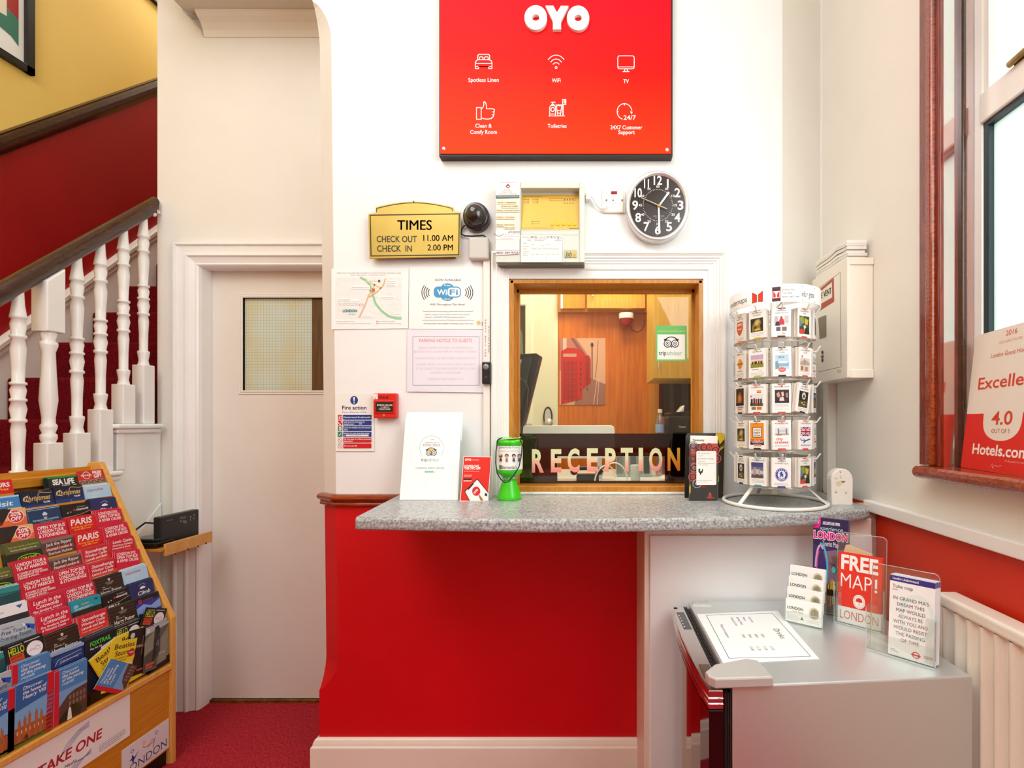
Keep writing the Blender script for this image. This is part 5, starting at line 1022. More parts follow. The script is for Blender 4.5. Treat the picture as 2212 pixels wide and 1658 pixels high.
g.ell(1533, 1070, 3.6, 5, 'A83A30', 10).up().poly([(1531, 1064), (1534, 1063), (1535, 1068)], 'E05A48'); g.text("Nando's", 1534, 1076, 3.6, 'C84236', w=17, al='C', bold=.02)
for k in range(5): g.poly([(1488 + .2 * k, 1052 + 3.4 * k), (1491, 1046 + 3.4 * k), (1491.6, 1048 + 3.4 * k), (1488.6, 1055 + 3.4 * k)], 'C8B41E')
g.line([(1488, 1081), (1489.8, 959)], .5, '8A7A6E').line([(1549.6, 1082), (1550.6, 1001)], .5, '8A7A6E'); part('front_pocket', m, nh)
# white sounder
sd = thing('white_sounder', 'white arched plastic unit standing on the counter in the corner', 'air freshener', (.873, 1.63, 1.118))
ys_ = 1.618; q2 = lambda a, b: (1540 + a / 4.878, 800 + b / 4.878)
ol = [q2(1258, 1420), q2(1476, 1425), q2(1480, 1160)] + [q2(1364 + 116 * math.cos(t), 1150 - 118 * math.sin(t)) for t in [k * math.pi / 10 for k in range(11)]] + [q2(1249, 1170)]
m = MB(); m.prism(ol, lambda u, v, d: Vector((X(u, ys_) + (d - ys_) * -.1, d, Z(v, ys_))), ys_, ys_ + .032, C('F1EADF', .4), .004, False)
g = GP(m, ys_ - .0004, .0003); 
for a, b, r in ((1344, 1070, 1.2), (1296, 1283, 1.4), (1402, 1291, 1.4)): g.ell(*q2(a, b), r, r, '5A4A3C', 10).arc(*q2(a, b - 3), r * 2.2, r * 2.2, 10, 170, .5, 'B4A894', 10)
g.ring(*q2(1346, 1128), 1.4, 1.8, .5, '8A7A6A', 12).line([q2(1346, 1103), q2(1346, 1120)], .5, '8A7A6A'); g.poly([q2(1290, 1180), q2(1310, 1165), q2(1360, 1160), q2(1362, 1195), q2(1330, 1220), q2(1300, 1210)], 'E2D2AE').poly([q2(1350, 1162), q2(1400, 1165), q2(1372, 1185)], '6A5A4A'); g.text('2012', *q2(1282, 1142), 2.6, '8A8074', w=6.5, rot=4)
part('case', m, sd)
# ================================================================ leaflet carousel on the counter
KX, KY = .648, 1.655; KS = .962
def kz(z): return HC + (z - HC) * KS
cr = thing('leaflet_carousel', 'white wire carousel of small tourist map packs with a printed drum top', 'display stand', (KX, KY, 1.118))
m = MB(); rr_ = .1735; zt_ = 1.118 + .0065
m.tube([(KX + rr_ * math.cos(2 * math.pi * k / 48), KY + rr_ * math.sin(2 * math.pi * k / 48), zt_) for k in range(48)], .0062, PLASTW, 10, closed=True); part('base_ring', m, cr)
for a in (-33, 87, 207):
    m = MB(); a = math.radians(a - 28); d = Vector((math.sin(a), -math.cos(a), 0)); c0 = Vector((KX, KY, 0))
    p0 = c0 + d * .172 + Vector((0, 0, 1.126)); p1 = c0 + d * .03 + Vector((0, 0, 1.25)); t = (p1 - p0).normalized(); s_ = t.cross(d.cross(t)).normalized(); sd_ = d.cross(Vector((0, 0, 1)))
    vs = [p + sd_ * x + Vector((0, 0, y)) for p in (p0, p1) for x, y in ((-.007, -.0025), (.007, -.0025), (.007, .0025), (-.007, .0025))]
    m.add(vs, [(0, 1, 5, 4), (1, 2, 6, 5), (2, 3, 7, 6), (3, 0, 4, 7), (0, 3, 2, 1), (4, 5, 6, 7)], PLASTW); part('foot_strut', m, cr)
m = MB(); m.lathe((KX, KY, 1.15), [(.012, 0), (.012, kz(1.873) - 1.155)], PLASTW, 16); part('pole', m, cr)
for k in range(4):
    m = MB(); a = math.radians(10 + 90 * k); x, y = KX + .072 * math.cos(a), KY + .072 * math.sin(a); m.tube([(x, y, 1.2), (x, y, kz(1.815))], .0028, PLASTW, 8); part('upright_wire', m, cr)
DR = .152; z0_, z1_ = kz(1.812), kz(1.873)
m = MB(); m.lathe((KX, KY, z0_), [(DR, 0), (DR, z1_ - z0_), (DR - .002, z1_ - z0_), (DR - .002, 0), (DR, 0)], C('F8F7F4', .35), 64, caps=False)
for k in range(3): a = math.radians(20 + 120 * k); m.tube([(KX, KY, z0_ + .006), (KX + DR * math.cos(a), KY + DR * math.sin(a), z0_ + .006)], .003, PLASTW, 6)
def warp(u, v, l):
    a = u / DR * .001 * 1.0; return Vector((KX + (DR + .0004 + l) * math.sin(a), KY - (DR + .0004 + l) * math.cos(a), z1_ - v / 1000))
g = G(m, warp, .0003)
def pa(px):  # picture column to arc length (mm) on the drum front
    p = cyl(KX, KY, DR)(px, 640, 0); return math.atan2(p.x - KX, KY - p.y) * DR * 1000
Hh = 61.0
u0, u1 = pa(1577), pa(1613.5); g.text('· routemaps', u1, 42, 19, '2A2624', w=u1 - u0, al='R', bold=-.004); g.line([(u0 - 12, 10), (u1, 10)], 1.4, '2A2624').line([(u0 - 12, 53), (u1, 53)], 1.4, '2A2624')
def emm(u0, u1, y0, y1, c, k):
    um = (u0 + u1) / 2; g.poly([(u0, y0), (u0, y1), (um - 2, y1 - (2 if k else 0)), (um - 2, y0 + 11)], k or c).poly([(um + 2, y0 + 11), (um + 2, y1 - (2 if k else 0)), (u1, y1), (u1, y0)], k or c)
    if k: g.up(); w_ = 1.2; g.poly([(u0 + w_, y0 + 2.4), (u0 + w_, y1 - w_), (um - 2 - w_, y1 - 2.4), (um - 2 - w_, y0 + 12)], c).poly([(um + 2 + w_, y0 + 12), (um + 2 + w_, y1 - 2.4), (u1 - w_, y1 - w_), (u1 - w_, y0 + 2.4)], c); g.n -= 1
emm(pa(1625), pa(1648), 15, 52, 'E8330E', '2A1210')
u0, u1 = pa(1667.5), pa(1686.5); g.rrect(u0, 8, u1, 56, 2, '9A8E96').up().rrect(u0 + 1, 9, u1 - 1, 55, 1.6, '4A1A24').up().rect(u0 + 2, 22, u1 - 2, 45, 'F4F2F0').up(); emm(u0 + 4, u1 - 4, 22, 43, 'D81E1A', None); g.n -= 2
for i, (t, pw) in enumerate((('DOWNLOAD', 1716), ('THE FREE', 1711), ('MINICABIT APP', 1726))): g.text(t, pa(1689), 22 + 11.5 * i, 5.6, '8A8684', w=pa(pw) - pa(1689), bold=.01)
u0, u1 = pa(1732), pa(1766); g.text('info', u0, 41, 19, '2A2624', w=17, bold=-.004); g.rect(u0 + 21, 29, u0 + 23.5, 33, 'B03A34'); g.text('gratis', u0 + 28, 41, 19, '2A2624', w=26, bold=-.004); g.line([(u0, 8), (u0 + 60, 8)], 1.4, '2A2624').line([(u0, 53), (u0 + 60, 53)], 1.4, '2A2624')
part('drum_header', m, cr)
# ---- card designs (62 x 100 mm front)
def head(g, t, t2=None, col='5A5654', y=13): 
    g.text(t, 31, y, 4.6, col, w=min(50, 3.6 * len(t)), al='C', bold=.008)
    if t2: g.text(t2, 31, y + 8, 4.6, col, w=min(50, 3.6 * len(t2)), al='C', bold=.008)
def foot(g, y=84, n=2):
    for k in range(n): g.dash(8, 54, y + 4.5 * k, 1.4, 'B4B0AC', k)
def photo(g, x0, y0, x1, y1, base, blobs):
    g.rect(x0, y0, x1, y1, base).up()
    for b in blobs: g.poly([(x0 + (x1 - x0) * u, y0 + (y1 - y0) * v) for u, v in b[1]], b[0]); g.up()
    g.n -= len(blobs) + 1
def R_(a, b, c, d): return [(a, b), (a, d), (c, d), (c, b)]
def d_arsenal(g): head(g, 'ARSENAL', 'STADIUM TOUR'); g.poly([(14, 28), (48, 28), (49, 55), (42, 70), (31, 79), (20, 70), (13, 55)], '8A5A4A').up().poly([(16, 30), (46, 30), (46.5, 54), (40, 68), (31, 76), (22, 68), (15.5, 54)], 'E05A2A').up().rect(19, 34, 43, 42, 'F4E8DC'); g.text('Arsenal', 31, 40.5, 4.6, 'C8402A', w=20, al='C', bold=.02); g.rect(20, 52, 42, 56, 'F0D8C4'); g.n -= 2; foot(g, 88)
def d_night(g): head(g, 'SEE LONDON', 'BY NIGHT'); photo(g, 6, 29, 52, 76, '2E2412', [('8A7A3A', [(.1, .95), (.15, .5), (.4, .1), (.7, .05), (.85, .3), (.75, .6), (.85, .95)]), ('C8B070', [(.35, .3), (.55, .12), (.75, .25), (.6, .5), (.4, .55)]), ('4A3A1A', [(.3, .6), (.5, .55), (.45, .8), (.25, .8)]), ('E8B814', R_(.35, .78, .75, .9))]); foot(g, 82, 3)
def d_free(g): head(g, 'FREE TOUR', 'HARRY POTTER'); photo(g, 8, 27, 54, 62, 'DCDAD8', [('B4B0B0', R_(0, .1, .25, .8)), ('C4C0C0', R_(.7, .05, 1, .75)), ('C8203A', [(.3, .9), (.35, .4), (.5, .25), (.65, .4), (.7, .9)]), ('3A1A22', [(.05, 1), (.1, .65), (.3, .55), (.4, 1)]), ('6A4A3A', [(.42, .28), (.42, .12), (.55, .12), (.55, .28)])]); g.rect(14, 66, 28, 80, '5A5458').rect(33, 66, 48, 80, '7A6A66'); g.text('PICK', 18, 91, 4, 'E0808A', w=10).rect(33, 86, 43, 92, 'F0B83A')
def d_secret(g): head(g, 'LONDON CITY', 'WALK'); photo(g, 7, 27, 54, 88, '4A4A2A', [('8A9A3A', [(0, .1), (.4, 0), (.5, .4), (.1, .5)]), ('C8B84A', [(.5, .1), (.9, .2), (.8, .5), (.55, .45)]), ('6A7AB8', R_(0, .3, .2, .6)), ('E8E4D8', [(.4, .55), (.6, .5), (.7, .8), (.5, .85)]), ('1E2A1E', [(.5, .7), (.95, .6), (1, 1), (.6, 1)]), ('D8402A', [(0, .78), (.35, .75), (.55, 1), (0, 1)])])
def d_bus(g): head(g, 'BUS TOUR'); photo(g, 10, 24, 52, 84, '7AA4C0', [('4A3A34', R_(.2, .2, .8, 1)), ('8A5A4A', R_(.4, .4, 1, 1))])
def d_hard(g): head(g, 'MUSIC & FOOD'); g.ell(31, 46, 15, 19, 'F0A030').up(); g.text('Hard Rock', 31, 49, 8, '6A2A18', w=40, al='C', bold=.02); g.text('CAFE', 31, 58, 3.6, '8A3A18', w=12, al='C'); g.n -= 1; g.text('LONDON', 31, 74, 4.6, '6A4A3A', w=30, al='C', bold=.02); foot(g, 82, 3)
def d_day(g): head(g, 'DAY TOURS'); photo(g, 7, 22, 53, 66, 'C8A8D0', [('E8D4B4', R_(0, .35, 1, .7)), ('8A8A34', R_(0, .66, 1, 1)), ('4A3A18', R_(.1, .52, .22, .72)), ('4A3A18', R_(.3, .5, .5, .72)), ('4A3A18', R_(.6, .48, .7, .72)), ('4A3A18', R_(.78, .5, .92, .72))]); g.dash(12, 36, 74, 2, '6A7A4A', 3); g.text('London', 34, 80, 4, 'D86A7A', w=14); foot(g, 86, 3)
def d_taxi(g): head(g, 'LONDON TAXI', 'TOURS'); photo(g, 9, 26, 53, 76, 'B8D4E4', [('8AAEC4', R_(0, .55, 1, .8)), ('E4EEF4', R_(.1, .45, .9, .6)), ('7A9AAE', [(0, .5), (.2, .4), (.3, .9), (0, 1)])]); g.up().ell(22, 35, 3, 3, 'C84AB8').ell(28, 35, 3, 3, '4AA0C8').ell(36, 35, 3, 3, '3AB08A'); g.ell(31, 78, 12, 8, 'E05A5A').up(); g.text('BOOK', 31, 80, 4.6, 'F8E8E4', w=15, al='C'); g.n -= 2; foot(g, 91)
def d_shake(g): head(g, "SHAKESPEARE'S", 'GLOBE'); g.ell(16, 32, 4, 5, 'E87A7A'); photo(g, 6, 38, 52, 84, 'D8CEC4', [('B4A494', [(0, .3), (.5, .1), (1, .3), (1, .5), (0, .5)]), ('8A7464', R_(.45, 0, .5, .5)), ('A85A4A', R_(.1, .6, .3, .9)), ('C88A6A', R_(.5, .65, .8, .95))]); foot(g, 90)
def d_tb(g): head(g, 'RIVER CRUISE'); photo(g, 9, 24, 54, 52, 'DCE0E4', [('8A7A6E', R_(.2, .15, .3, .9)), ('8A7A6E', R_(.78, .15, .88, .9)), ('7A9AB0', R_(.2, .4, .88, .46)), ('A89A90', R_(0, .78, 1, .86)), ('B04A44', R_(.1, .88, .5, .95))]); g.text('city', 24, 68, 9, 'C8283A', w=22, al='C', bold=.02); g.text('cruises', 30, 79, 9, 'C8283A', w=44, al='C', bold=.02); foot(g, 86)
def d_camden(g): photo(g, 6, 10, 54, 72, '3A2412', [('A85A1E', [(.2, .4), (.5, .2), (.8, .5), (.7, .9), (.2, .9)]), ('D8882A', [(.3, .55), (.5, .4), (.65, .6), (.5, .8)]), ('1E1208', R_(0, .85, 1, 1))]); g.up(); g.text('CAMDEN', 30, 82, 7, '2A1A12', w=40, al='C', bold=.02).rect(16, 85, 44, 88, 'D85A1E'); g.n -= 1; foot(g, 94, 1)
def d_gratis(g): head(g, 'TOURS GRATIS'); g.rect(30, 22, 46, 30, 'C82A1E').up().rect(30, 24, 46, 28, 'F0C02A'); g.n -= 1; photo(g, 7, 34, 53, 76, 'E4E6E4', [('6A7A4A', R_(0, .75, 1, 1)), ('2A2428', R_(.05, .4, .2, .95)), ('4A3A3A', R_(.25, .35, .38, .95)), ('B82A2A', R_(.42, .4, .55, .95)), ('2E2E38', R_(.6, .38, .72, .95)), ('5A4A3A', R_(.78, .4, .92, .95)), ('D83A3A', [(0, .15), (.12, .1), (.1, .3)])]); g.rect(12, 79, 28, 89, '8A7A5A').rect(31, 79, 48, 89, 'C87A3A')
def d_nightlife(g): head(g, 'NIGHTLIFE TOUR'); photo(g, 9, 21, 55, 66, '3A1E2A', [('C89A8A', [(.1, .3), (.3, .15), (.4, .5), (.2, .6)]), ('E8C4B4', [(.45, .2), (.6, .15), (.65, .45), (.5, .55)]), ('E0D4D0', [(.35, .6), (.6, .55), (.7, .95), (.3, 1)]), ('B08070', [(.75, .3), (.9, .2), (.95, .6), (.8, .6)]), ('1E0E14', R_(0, .85, 1, 1))]); g.up(); g.text('PUB CRAWL', 34, 65, 4, 'F0E8E4', w=30, al='C', bold=.02); g.n -= 1; foot(g, 72, 3); foot(g, 88, 1)
def d_cafe(g): head(g, 'HARD ROCK', 'CAFE LONDON'); photo(g, 8, 27, 52, 82, '1E1A12', [('5A4A1E', R_(0, .6, 1, 1)), ('D8D4CC', [(.35, .1), (.6, .05), (.75, .25), (.65, .5), (.4, .5), (.28, .3)]), ('2A2420', [(.42, .25), (.62, .2), (.6, .4), (.45, .42)]), ('E8DCC0', R_(.3, .7, .45, .78)), ('E8DCC0', R_(.5, .8, .7, .86)), ('C8A84A', R_(.55, .62, .7, .68))]); foot(g, 88)
def d_pool(g): head(g, 'GUIDED', 'RIDES'); photo(g, 9, 28, 54, 82, '2A1E1A', [('5A8AC0', [(.1, .15), (.9, .1), (.85, .3), (.15, .38)]), ('8A5A2A', R_(.2, .5, .6, .95)), ('C88A3A', R_(.3, .6, .5, .9))]); foot(g, 88)
def d_party(g): g.rect(6, 9, 55, 66, 'F0941E').up(); g.rrect(14, 24, 48, 60, 3, '1E1A18').up().rrect(16, 26, 46, 58, 2, 'F6F2EC').up(); g.text('LONDON', 31, 36, 6, 'D86A5A', w=24, al='C', bold=.02); g.text('PARTY', 31, 47, 6.6, '2A2624', w=24, al='C', bold=.02); g.text('PUB CRAWL', 31, 55, 4.6, '3A3634', w=25, al='C', bold=.02); g.n -= 3; g.rect(6, 66, 55, 72, 'E8501E').rect(6, 73, 55, 86, '2A2224').up(); g.text('SHOREDITCH', 31, 79, 5, 'F0ECE8', w=40, al='C', bold=.02); g.text('CAMDEN', 31, 86, 4.6, 'F0ECE8', w=30, al='C', bold=.02); g.text('JOIN NOW', 31, 71, 3.6, 'F8E8DC', w=22, al='C'); g.n -= 1; g.rect(20, 87, 46, 90, 'E86A2A')
def d_uk(g):
    head(g, 'LONDON EXPATS'); x0, y0, x1, y1 = 8, 23, 53, 54; g.rect(x0, y0, x1, y1, '2A3A8C').up(); mx, my = (x0 + x1) / 2, (y0 + y1) / 2
    g.line([(x0 + 2, y0 + 1.5), (x1 - 2, y1 - 1.5)], 6, 'F4F2F0'); g.line([(x1 - 2, y0 + 1.5), (x0 + 2, y1 - 1.5)], 6, 'F4F2F0'); g.up(); g.line([(x0 + 1, y0 + 1), (x1 - 1, y1 - 1)], 2, 'C8203A'); g.line([(x1 - 1, y0 + 1), (x0 + 1, y1 - 1)], 2, 'C8203A'); g.up()
    g.rect(mx - 5, y0, mx + 5, y1, 'F4F2F0').rect(x0, my - 5, x1, my + 5, 'F4F2F0').up().rect(mx - 3, y0, mx + 3, y1, 'C8203A').rect(x0, my - 3, x1, my + 3, 'C8203A'); g.n -= 4
    B = '2A50A0'; g.poly([(8, 67), (30, 68), (52, 62), (54, 65), (40, 70), (34, 71), (12, 70)], B).poly([(26, 69), (36, 69), (24, 78), (19, 78)], B).poly([(24, 67), (30, 67), (18, 62), (15, 62)], B).poly([(8, 67), (13, 68), (9, 60), (7, 60)], B); g.text('INFORMATION', 31, 88, 4.6, '4A4848', w=42, al='C', bold=.02)
def d_tower(g): head(g, 'TOWER BRIDGE'); photo(g, 7, 18, 51, 72, '6A6A9A', [('4A4A84', R_(0, 0, 1, .3)), ('C8C0C8', [(0, .55), (.3, .4), (1, .55), (1, .75), (0, .75)]), ('A89484', R_(.2, .3, .38, .9)), ('B8A494', R_(.62, .42, .74, .85)), ('5A5048', [(0, .9), (.4, .8), (1, .85), (1, 1), (0, 1)]), ('D0C4C4', [(.36, .5), (.64, .55), (.64, .6), (.36, .57)])]); foot(g, 80, 3); g.ring(54, 9, 4, 4, 1, '2A3A8C', 14)
def d_chelsea(g):
    head(g, 'CHELSEA', 'STADIUM TOUR'); B = '2A46A0'; g.ell(31, 57, 21, 23, B, 32).up().ell(31, 57, 19.6, 21.6, 'F4F2F4', 32).up().ell(31, 57, 18.6, 20.6, B, 32).up().ell(31, 57, 12.5, 14, 'F4F2F4', 28).up()
    g.poly([(27, 48), (31, 46), (34, 48), (33, 52), (36, 55), (35, 60), (37, 66), (33, 65), (32, 61), (29, 62), (27, 67), (24, 65), (27, 60), (26, 55), (23, 52), (27, 52)], B).line([(36, 60), (39, 56), (37, 51)], 1.2, B); 
    for t in (40, 65, 90, 115, 140): a = math.radians(t); g.rect(31 + 15.6 * math.cos(a) - 1.2, 57 - 17.4 * math.sin(a) - 1.6, 31 + 15.6 * math.cos(a) + 1.2, 57 - 17.4 * math.sin(a) + 1.6, 'F0EEF4')
    g.ell(15.6, 57, 1.6, 1.8, 'D84A4A').ell(46.4, 57, 1.6, 1.8, 'D84A4A'); g.arc(31, 57, 15.5, 17.2, 225, 315, 2, 'E4E6F4'); g.n -= 4; foot(g, 88)
TABS = {'k': '2A2624', 'y': 'D8B02A', 'r': 'DC4A54', 'g': '9AC04A', 'o': 'F0984A', 'c': '3AA0B8', 'b': '3A4A9A', 'm': '8A3A34'}
DES = {'arsenal': (d_arsenal, 'o', 'orange club shield'), 'night': (d_night, 'y', 'gold night photograph'), 'free': (d_free, 'k', 'walker in a red jacket'), 'secret': (d_secret, 'r', 'crowded market scene'), 'bus': (d_bus, 'r', 'red bus under blue sky'),
 'hard': (d_hard, 'm', 'orange cafe roundel'), 'day': (d_day, 'g', 'standing stones'), 'taxi': (d_taxi, 'k', 'blue taxi tour picture'), 'globe': (d_shake, 'r', 'round theatre'), 'tb': (d_tb, 'r', 'bridge and red lettering'),
 'camden': (d_camden, 'k', 'brown pub scene'), 'gratis': (d_gratis, 'r', 'group photograph and Spanish flag'), 'nightlife': (d_nightlife, 'r', 'party photograph'), 'cafe': (d_cafe, 'k', 'dark guitar photograph'), 'pool': (d_pool, 'k', 'blue and brown night photograph'),
 'party': (d_party, 'k', 'orange party poster'), 'uk': (d_uk, 'r', 'Union Jack and blue aeroplane'), 'tower': (d_tower, 'c', 'grey bridge photograph'), 'chelsea': (d_chelsea, 'b', 'blue round lion crest'), 'plain': (lambda g: None, 'm', 'blank card')}
_pk = {}
def pack_mesh(d, seed, thick=.03):
    """a stack of cards: front card face at y = 0, pages behind"""
    k = (d, seed % 4)
    if k in _pk: return _pk[k]
    m = MB(); rr = random.Random(seed % 4 + 11); n = 8; w_ = .0305
    for i in range(1, n):
        y = thick * i / n; dx = rr.uniform(-.0025, .0025); dz = rr.uniform(-.002, .002)
        m.box(-w_ + dx, w_ + dx, y - thick / n * .42, y + thick / n * .42, -.1 + dz, -.001 + dz, C(('EFE7DA', 'F6F1E8', 'E9DFD0')[i % 3], .7))
    m.box(-w_, w_, 0, .0015, -.1, 0, C('F7F5F2', .5)); g = G(m, lambda u, v, l: Vector(((u - 31) / 1000, -.0002 - l, -v / 1000)), .00022); f, tab, _ = DES[d]; f(g); g.n = 0
    g.rect(18, 1, 43, 4.4, TABS[tab]).rect(18, 96, 43, 99.4, TABS[tab]); m.box(-.013, .013, -.001, .0005, -.102, -.0985, C(TABS[tab], .4))
    me = m.mesh('card_pack'); _pk[k] = me; return me
cols = [-83, -47, -11, 25, 61, 97, 133, 169, 205, 241]
GRID = [['globe', 'arsenal', 'night', 'free', 'secret', 'bus'], ['cafe', 'hard', 'day', 'taxi', 'globe', 'tb'], ['party', 'camden', 'gratis', 'nightlife', 'cafe', 'pool'], ['day', 'night', 'party', 'tb', 'uk', 'tb'], ['hard', 'cafe', 'tower', 'chelsea', 'secret', 'tower']]
ANG = [-108, -76, -44, -11, 25, 57]
tops = [kz(q) for q in (1.798, 1.663, 1.538, 1.412, 1.283)]
TIER = ['top tier', 'second tier', 'middle tier', 'fourth tier', 'bottom tier']
WHERE = ['far left', 'second from left', 'left of centre', 'front centre', 'right of centre', 'right edge']
RAD = .1335
for r, z in enumerate(tops):
    m = MB(); m.tube([(KX + .097 * math.cos(2 * math.pi * k / 30), KY + .097 * math.sin(2 * math.pi * k / 30), z - .012) for k in range(30)], .0025, PLASTW, 6, closed=True)
    m.tube([(KX + .112 * math.cos(2 * math.pi * k / 30), KY + .112 * math.sin(2 * math.pi * k / 30), z - .104) for k in range(30)], .0025, PLASTW, 6, closed=True)
    for k in range(3): a = 2 * math.pi * k / 3 + .4; m.tube([(KX, KY, z - .012), (KX + .1 * math.cos(a), KY + .1 * math.sin(a), z - .012)], .0022, PLASTW, 6)
    part('tier_ring', m, cr)
    for c_, a in enumerate(ANG):
        th = math.radians(a); d = Vector((math.sin(th), -math.cos(th), 0)); ds = GRID[r][c_]; rr = random.Random(r * 17 + c_)
        roll = {(2, 4): -8}.get((r, c_), rr.uniform(-1.2, 1.2))
        M = Matrix.Translation(Vector((KX, KY, z)) + d * (RAD + rr.uniform(-.003, .003))) @ Matrix.Rotation(th + rr.uniform(-.05, .05), 4, 'Z') @ Matrix.Rotation(math.radians(-roll), 4, 'Y') @ Matrix.Scale(KS, 4)
        o = bpy.data.objects.new('card_pack', pack_mesh(ds, r * 5 + c_)); COL.objects.link(o); o.matrix_world = M
        tagp(o, 'card pack with %s, %s of carousel, %s' % (DES[ds][2], TIER[r], WHERE[c_]), 'card pack', 'card packs hung on the carousel')
        m = MB(); q0 = Vector((KX, KY, z - .012)) + d * .097; q1 = Vector((KX, KY, z - .006)) + d * (RAD + .006); q2_ = Vector((KX, KY, z + .012)) + d * (RAD + .018)
        m.tube([q0, q1, q2_], .0027, PLASTW, 8); part('hook', m, cr)
    for j in range(4):      # packs on the far side
        th = math.radians(93 + 36 * j); d = Vector((math.sin(th), -math.cos(th), 0)); rr = random.Random(r * 31 + j)
        o = bpy.data.objects.new('card_pack', pack_mesh('plain', r + j)); COL.objects.link(o); o.matrix_world = Matrix.Translation(Vector((KX, KY, z)) + d * RAD) @ Matrix.Rotation(th, 4, 'Z') @ Matrix.Scale(KS, 4)
        tagp(o, 'card pack hanging on the far side of the carousel, %s' % TIER[r], 'card pack', 'card packs on the far side, ' + TIER[r])
# ================================================================ brochure rack
rk = thing('brochure_rack', 'tall sloping wooden brochure rack full of leaflets at the left', 'brochure rack', (-1.9, 1.59, 0))
YA, YB_ = 1.27, 1.905
side = [(-1.733, 0), (-1.733, .60), (-2.03, 1.242), (-2.075, 1.242), (-2.085, 1.22), (-2.085, 0)]
for y in (YB_, YA - .022):
    m = MB(); m.prism(side, lambda u, v, d: Vector((u, d, v)), y, y + .022, STANDE, .003); part('side_panel', m, rk)
m = MB(); m.box(-2.08, -2.066, YA, YB_, .02, 1.225, STANDW); m.box(-2.066, -2.03, YA, YB_, 1.17, 1.205, STANDW, .003); part('back_panel', m, rk)
m = MB(); m.box(-1.753, -1.743, YA, YB_, .065, .418, STANDW); m.box(-1.757, -1.731, YA, YB_, .392, .414, STANDE, .003); part('front_panel', m, rk)
m = MB(); m.box(-1.765, -1.755, YA, YB_, 0, .066, C('180A08', .5)); part('kickboard', m, rk)
TILT = math.radians(12)
def tier(k):
    if k <= 9: return -2.008 + .0255 * k, 1.213 - .0567 * k, TILT, (.15 if k < 8 else .13 if k == 8 else .075)
    return (-1.756, .648, math.radians(2), .2) if k == 10 else (-1.745, .60, math.radians(1.5), .185)
nt = Vector((math.cos(TILT), 0, math.sin(TILT))); dt = Vector((math.sin(TILT), 0, -math.cos(TILT)))
for k in range(9):
    x, z, t, L = tier(k); p0 = Vector((x, 0, z)) + nt * .0032 + dt * .052; p1 = p0 + dt * .07; m = MB()
    vs = [Vector((p.x, y, p.z)) + nt * o for p in (p0, p1) for o in (0, .0018) for y in (YA, YB_)]
    m.add(vs, [(0, 1, 3, 2), (4, 6, 7, 5), (0, 4, 5, 1), (2, 3, 7, 6), (0, 2, 6, 4), (1, 5, 7, 3)], STANDW); part('tier_board', m, rk)
# plates on the front
m = MB(); XF = -1.7428; fnP = plane((XF, 0, 0), (1, 0, 0))
def FW(u, v, l): return Vector((XF + l, u, v))
gy = lambda y0, y1, z0, z1, col, m: m.box(XF, XF + .002, y0, y1, z0, z1, C(col, .4))
gy(1.31, 1.742, .229, .387, 'F3F3F0', m); g = G(m, lambda u, v, l: Vector((XF + .0022 + l, 1.742 + u / 1000, .387 - v / 1000)), .0003)
g.text('TAKE ONE', -98, 97, 31, 'B8242E', w=193, al='R', bold=.025, it=.12); g.text('Media', -216, 125, 11, '3A3A5A', w=36, it=.2, bold=.01); g.text('A service provided to visitors by this display.', -16, 124, 4, '6A6A74', w=92, al='R'); g.dash(-108, -16, 131, 3, 'A0A0A8', 2); g.dash(-108, -16, 138, 3, 'A0A0A8', 3); g.dash(-108, -30, 145, 3, 'A0A0A8', 4)
for k in range(7): g.line([(-232 + 7 * k, 84 - 5 * k), (-212 + 6 * k, 48 - 1 * k), (-178 + 3 * k, 24 + 1.5 * k), (-140, 14 + 3.2 * k)], 1.1, '4A6AA8').line([(-190 - 4 * k, 157), (-166 - 3 * k, 136 - 2 * k), (-134, 112 + 3 * k)], 1.1, '4A6AA8')
part('take_one_plate', m, rk, 'white plate lettered TAKE ONE in red')
m = MB(); gy(1.713, 1.902, .072, .191, 'E4E6EC', m); g = G(m, lambda u, v, l: Vector((XF + .0022 + l, 1.713 + u / 1000, .191 - v / 1000)), .0003)
g.text('LONDON', 94, 105, 30, '2E3A68', w=170, al='C', bold=-.004); NV = '2A3A8A'
g.ring(38, 28, 5, 6, 1.8, NV, 14).poly([(36, 40), (46, 56), (64, 42), (50, 60), (44, 66), (42, 82), (36, 62), (26, 58), (36, 54)], NV); g.ring(84, 28, 5, 6, 1.8, 'E08A2A', 14).line([(78, 38), (86, 48), (104, 50), (120, 36)], 3.4, 'E08A2A'); g.ring(136, 22, 5, 6, 1.8, 'B83A4A', 14).line([(130, 36), (118, 50), (96, 54)], 2.6, 'B83A4A').line([(126, 42), (122, 76)], 2.6, 'B83A4A'); g.line([(20, 115), (70, 106), (120, 110), (160, 104)], 2, 'D88A2A')
part('london_plate', m, rk, 'pale plate lettered LONDON with three dancing figures')

